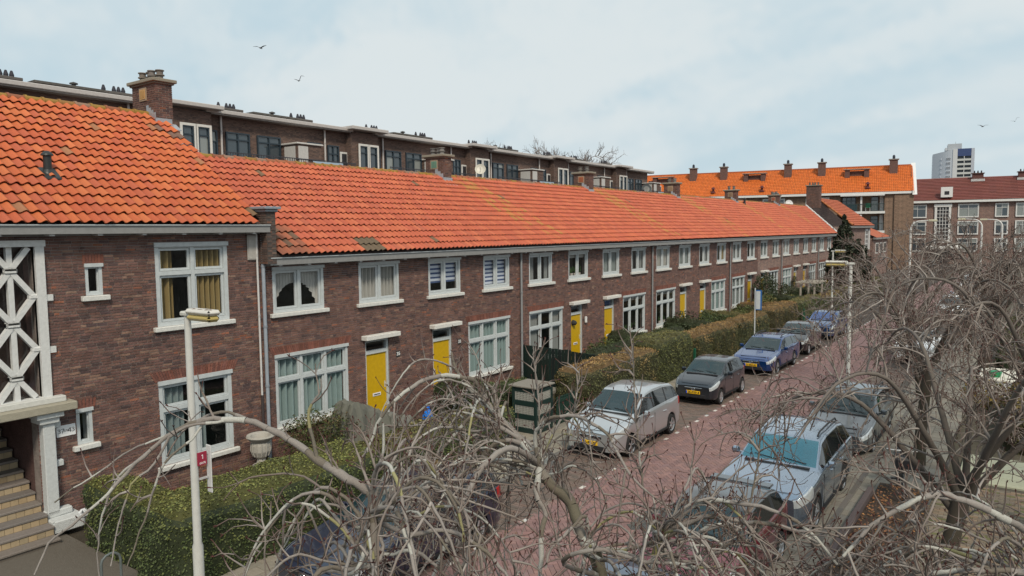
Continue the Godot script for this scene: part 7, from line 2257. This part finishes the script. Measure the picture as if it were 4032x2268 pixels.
	limb(o, tw, [V(6.2, 3.9, 12.6), V(6.22, 4.5, 12.55), V(6.2, 5.1, 12.5)], 0.012, 0.005, 1.2, 0.25)
	limb(o, tw, [V(6.1, 3.9, 12.9), V(6.2, 4.5, 13.0), V(6.3, 4.9, 13.0)], 0.011, 0.005, 1.2, 0.25)
	arches(o, tw, V(6.18, 3.83, 12.57), 9, -2.9, 0.3, 1.5)
	arches(o, tw, V(6.48, 4.2, 11.8), 8, -3.4, -0.6, 1.4)
	arches(o, tw, V(6.05, 3.25, 13.2), 7, 0.6, 3.0, 1.3)
	arches(o, tw, V(5.95, 3.5, 14.05), 9, -0.4, 3.1, 1.5)
	put("twigs", tw, M.twig, o).set_meta("kind", "stuff")
	# its neighbour to the left, hanging before the corner house
	o = thing("street_tree", "bare weeping tree whose pale limb arches left across the corner house window", "tree", Vector3(3.5, 0.1, 13.0), "bare street trees")
	tw = MB.new()
	limb(o, tw, [V(3.45, 0.05, 13.05), V(3.42, 2.0, 13.0), V(3.49, 3.85, 12.95), V(3.58, 4.29, 12.85), V(3.57, 4.42, 12.81)], 0.05, 0.028, 0.2, 0.5, 1, 0.5)
	limb(o, tw, [V(3.57, 4.42, 12.81), V(3.52, 4.48, 12.73), V(3.44, 4.61, 12.44), V(3.41, 4.72, 12.21), V(3.30, 4.85, 11.87), V(3.20, 4.87, 11.72), V(3.08, 4.87, 11.55), V(2.94, 4.79, 11.37), V(2.73, 4.63, 11.28), V(2.65, 4.50, 11.18), V(2.47, 4.33, 11.13), V(2.29, 4.19, 11.07), V(2.19, 4.06, 10.94), V(2.07, 3.88, 10.97)], 0.034, 0.006, 0.16, 0.5, 1)
	limb(o, tw, [V(3.30, 4.85, 11.87), V(3.21, 4.91, 11.56), V(3.00, 4.76, 11.29), V(2.78, 4.62, 11.00), V(2.63, 4.45, 10.82), V(2.45, 4.36, 10.75), V(2.36, 4.25, 10.64)], 0.014, 0.005, 0.16, 0.5)
	limb(o, tw, [V(3.08, 4.87, 11.55), V(2.96, 4.75, 11.57), V(2.77, 4.60, 11.50), V(2.67, 4.24, 11.42), V(2.51, 3.89, 11.41)], 0.012, 0.005, 0.16, 0.45)
	limb(o, tw, [V(3.20, 4.87, 11.72), V(2.90, 4.82, 11.48), V(2.76, 4.59, 11.40), V(2.62, 4.45, 11.31), V(2.54, 4.15, 11.25), V(2.44, 3.89, 11.31)], 0.013, 0.005, 0.16, 0.45)
	limb(o, tw, [V(2.94, 4.79, 11.37), V(2.77, 4.59, 11.17), V(2.64, 4.40, 11.01), V(2.57, 4.15, 10.94), V(2.53, 3.92, 10.92), V(2.52, 3.68, 10.94)], 0.012, 0.005, 0.16, 0.45)
	limb(o, tw, [V(3.44, 4.62, 12.43), V(3.43, 4.78, 12.39), V(3.42, 4.93, 12.36), V(3.44, 5.04, 12.38), V(3.48, 5.10, 12.42), V(3.49, 5.22, 12.43)], 0.016, 0.005, 0.25, 0.4)
	limb(o, tw, [V(3.58, 4.29, 12.85), V(3.60, 4.49, 12.85), V(3.65, 4.69, 12.89), V(3.67, 4.91, 12.89)], 0.018, 0.006, 0.5, 0.5)
	limb(o, tw, [V(3.58, 4.23, 12.85), V(3.44, 4.19, 12.84), V(3.24, 4.46, 12.87), V(3.14, 4.52, 12.71), V(3.00, 4.38, 12.54), V(2.89, 4.14, 12.41), V(2.83, 3.95, 12.36)], 0.016, 0.007, 0.6, 0.6)
	limb(o, tw, [V(3.54, 4.11, 12.90), V(3.62, 4.41, 13.06), V(3.66, 4.58, 13.26), V(3.68, 4.53, 13.47), V(3.73, 4.29, 13.56), V(3.73, 3.93, 13.62)], 0.016, 0.007, 0.7, 0.6)
	arches(o, tw, V(3.57, 4.3, 12.85), 8, -0.5, 2.6, 1.1)
	arches(o, tw, V(3.45, 4.0, 12.95), 6, -2.8, -0.8, 0.9)
	put("twigs", tw, M.twig, o).set_meta("kind", "stuff")
	# limb reaching in from the right
	o = thing("street_tree", "bare tree at the lower right corner with one thick grey arching limb", "tree", Vector3(7.4, 0.1, 17.6), "bare street trees")
	tw = MB.new()
	limb(o, tw, [V(7.5, 0.0, 18.0), V(7.4, 2.0, 17.9), V(7.1, 3.3, 17.4), V(6.91, 3.69, 17.03)], 0.09, 0.05, 0.2, 0.6, 1, 0.5)
	limb(o, tw, [V(6.91, 3.69, 17.03), V(6.71, 3.96, 16.72), V(6.56, 4.11, 16.49), V(6.49, 4.17, 16.39), V(6.42, 4.21, 16.28), V(6.35, 4.25, 16.18), V(6.16, 4.26, 16.09), V(6.08, 4.21, 15.99), V(5.99, 4.12, 15.87), V(5.91, 4.04, 15.77), V(5.77, 3.82, 15.61)], 0.036, 0.012, 1.0, 0.9)
	limb(o, tw, [V(7.1, 3.3, 17.4), V(6.8, 3.6, 16.9), V(6.5, 3.6, 16.3), V(6.3, 3.4, 15.7), V(6.1, 3.1, 15.3)], 0.03, 0.010, 0.9, 0.9)
	arches(o, tw, V(6.9, 3.5, 16.9), 9, -3.0, 0.2, 1.6)
	arches(o, tw, V(6.5, 3.4, 16.2), 7, -3.2, -0.5, 1.3)
	put("twigs", tw, M.twig, o).set_meta("kind", "stuff")
	# the row of trees along the near pavement
	weeping_tree("broad bare tree with thick forked trunk right of the bicycle", V(11.9, 0.05, 15.7), 5.2, 2.9, 0.13, 7, V(0.4, 0.1, 0.3), 0.9, 2, 1.0, 0.9, 0.6, "street_tree", 1.15)
	weeping_tree("bare tree whose dark trunk rises just behind the bicycle", V(21.3, 0.05, 14.45), 5.6, 3.4, 0.14, 7, V(0.3, 0, 0.1), 0.9, 2, 1.0, 0.9, 0.6, "street_tree", 1.15)
	weeping_tree("bare tree with leaning mossy trunk beside the far white hatchback", V(30.2, 0.05, 13.5), 5.7, 3.4, 0.16, 7, V(-0.4, 0, -0.5), 0.9, 2, 1.25, 0.9, 0.6, "street_tree", 1.15)
	weeping_tree("bare tree with twin trunks at the near-side hedge, right of the leaning one", V(33.5, 0.05, 15.2), 6.3, 3.8, 0.2, 8, V(0.5, 0, 0.3), 0.7, 2, 1.3, 0.9, 0.6, "street_tree", 1.1)
	weeping_tree("bare tree further along the near pavement, in front of the white family car", V(42.0, 0.05, 14.2), 6.0, 3.6, 0.16, 7, V(0.2, 0, 0), 0.8, 2, 1.5, 0.85, 0.6, "street_tree", 0.6)
	weeping_tree("bare tree at the far part of the near pavement, before the white van", V(52.0, 0.05, 14.4), 6.0, 3.6, 0.16, 7, V(0, 0, 0), 0.8, 2, 1.9, 0.85, 0.6, "street_tree", 0.6)
	weeping_tree("bare tree at the right edge, over the near-side garden path", V(18.0, 0.05, 17.2), 5.8, 3.3, 0.15, 7, V(0, 0, -0.2), 0.9, 2, 1.1, 0.9, 0.6, "street_tree", 1.2)
	weeping_tree("thin pale bare tree by the end house", V(78.0, 0.05, 8.6), 6.2, 3.0, 0.12, 6, V(0, 0, 0), 0.5, 2, 2.2, 1.1)
	# big bare trees beyond the apartment block
	weeping_tree("left of two large bare trees showing above the flat apartment roof", V(93.6, 0, -52.6), 19.4, 6.4, 0.4, 11, V(0, 0, 0), 0.3, 2, 3.4, 1.0, 0.3, "bare_tree", 2.6)
	weeping_tree("right and fuller of two large bare trees above the flat apartment roof", V(100.1, 0, -43.6), 19.4, 6.8, 0.4, 11, V(0, 0, 0), 0.3, 2, 3.4, 1.0, 0.3, "bare_tree", 2.6)

# ---------------------------------------------------------------- gulls
func birds() -> void:
	var n := 0
	for q in [[V(56.7, 29.2, -62.1), 0.35, 1.2, "gull gliding with wings spread, upper left sky"], [V(59.2, 25.1, -58.1), 1.4, 0.9, "gull with one raised wing above the long apartment roof"], [V(108.2, 18.6, 10.9), 0.6, 0.9, "gull above the tower block, left of two"], [V(110.6, 19.2, 14.1), 0.2, 0.6, "small gull at the right edge of the sky"]]:
		var o := thing("gull", q[3], "bird", q[0], "gulls in the sky")
		o.rotation.y = q[1]
		var s: float = q[2]
		var mb := MB.new()
		mb.lathe(PackedVector2Array([Vector2(0, -0.28), Vector2(0.05, -0.2), Vector2(0.075, 0.0), Vector2(0.06, 0.14), Vector2(0.04, 0.19), Vector2(0.045, 0.23), Vector2(0.03, 0.27), Vector2(0.008, 0.33)]), Vector3.ZERO, Vector3(1, 0, 0), 8, L(0.22, 0.23, 0.25))
		mb.tri(Vector3(-0.2, 0.01, 0), Vector3(-0.42, 0, -0.07), Vector3(-0.42, 0, 0.07), L(0.3, 0.3, 0.3))
		var body := put("body", mb, M.plain, o, true)
		body.scale = Vector3.ONE * s
		for sd in [1.0, -1.0]:
			mb = MB.new()
			var c := L(0.10, 0.105, 0.115)
			var lift := 0.18 if n % 2 == 0 else (0.75 if sd > 0 else 0.1)
			var a := [Vector3(0.1, 0.03, 0.05 * sd), Vector3(0.14, lift, 0.36 * sd), Vector3(-0.12, lift * 0.9 + 0.02, 0.80 * sd)]
			var b := [Vector3(-0.12, 0.03, 0.05 * sd), Vector3(-0.07, lift, 0.36 * sd), Vector3(-0.16, lift * 0.9 + 0.02, 0.82 * sd)]
			for i in 2:
				mb.quad(a[i], a[i + 1], b[i + 1], b[i], c)
				mb.quad(a[i] + V(0, 0.012, 0), b[i] + V(0, 0.012, 0), b[i + 1] + V(0, 0.008, 0), a[i + 1] + V(0, 0.008, 0), c)
			var wing := put("wing", mb, M.plain, o, true)
			wing.scale = Vector3.ONE * s
		n += 1
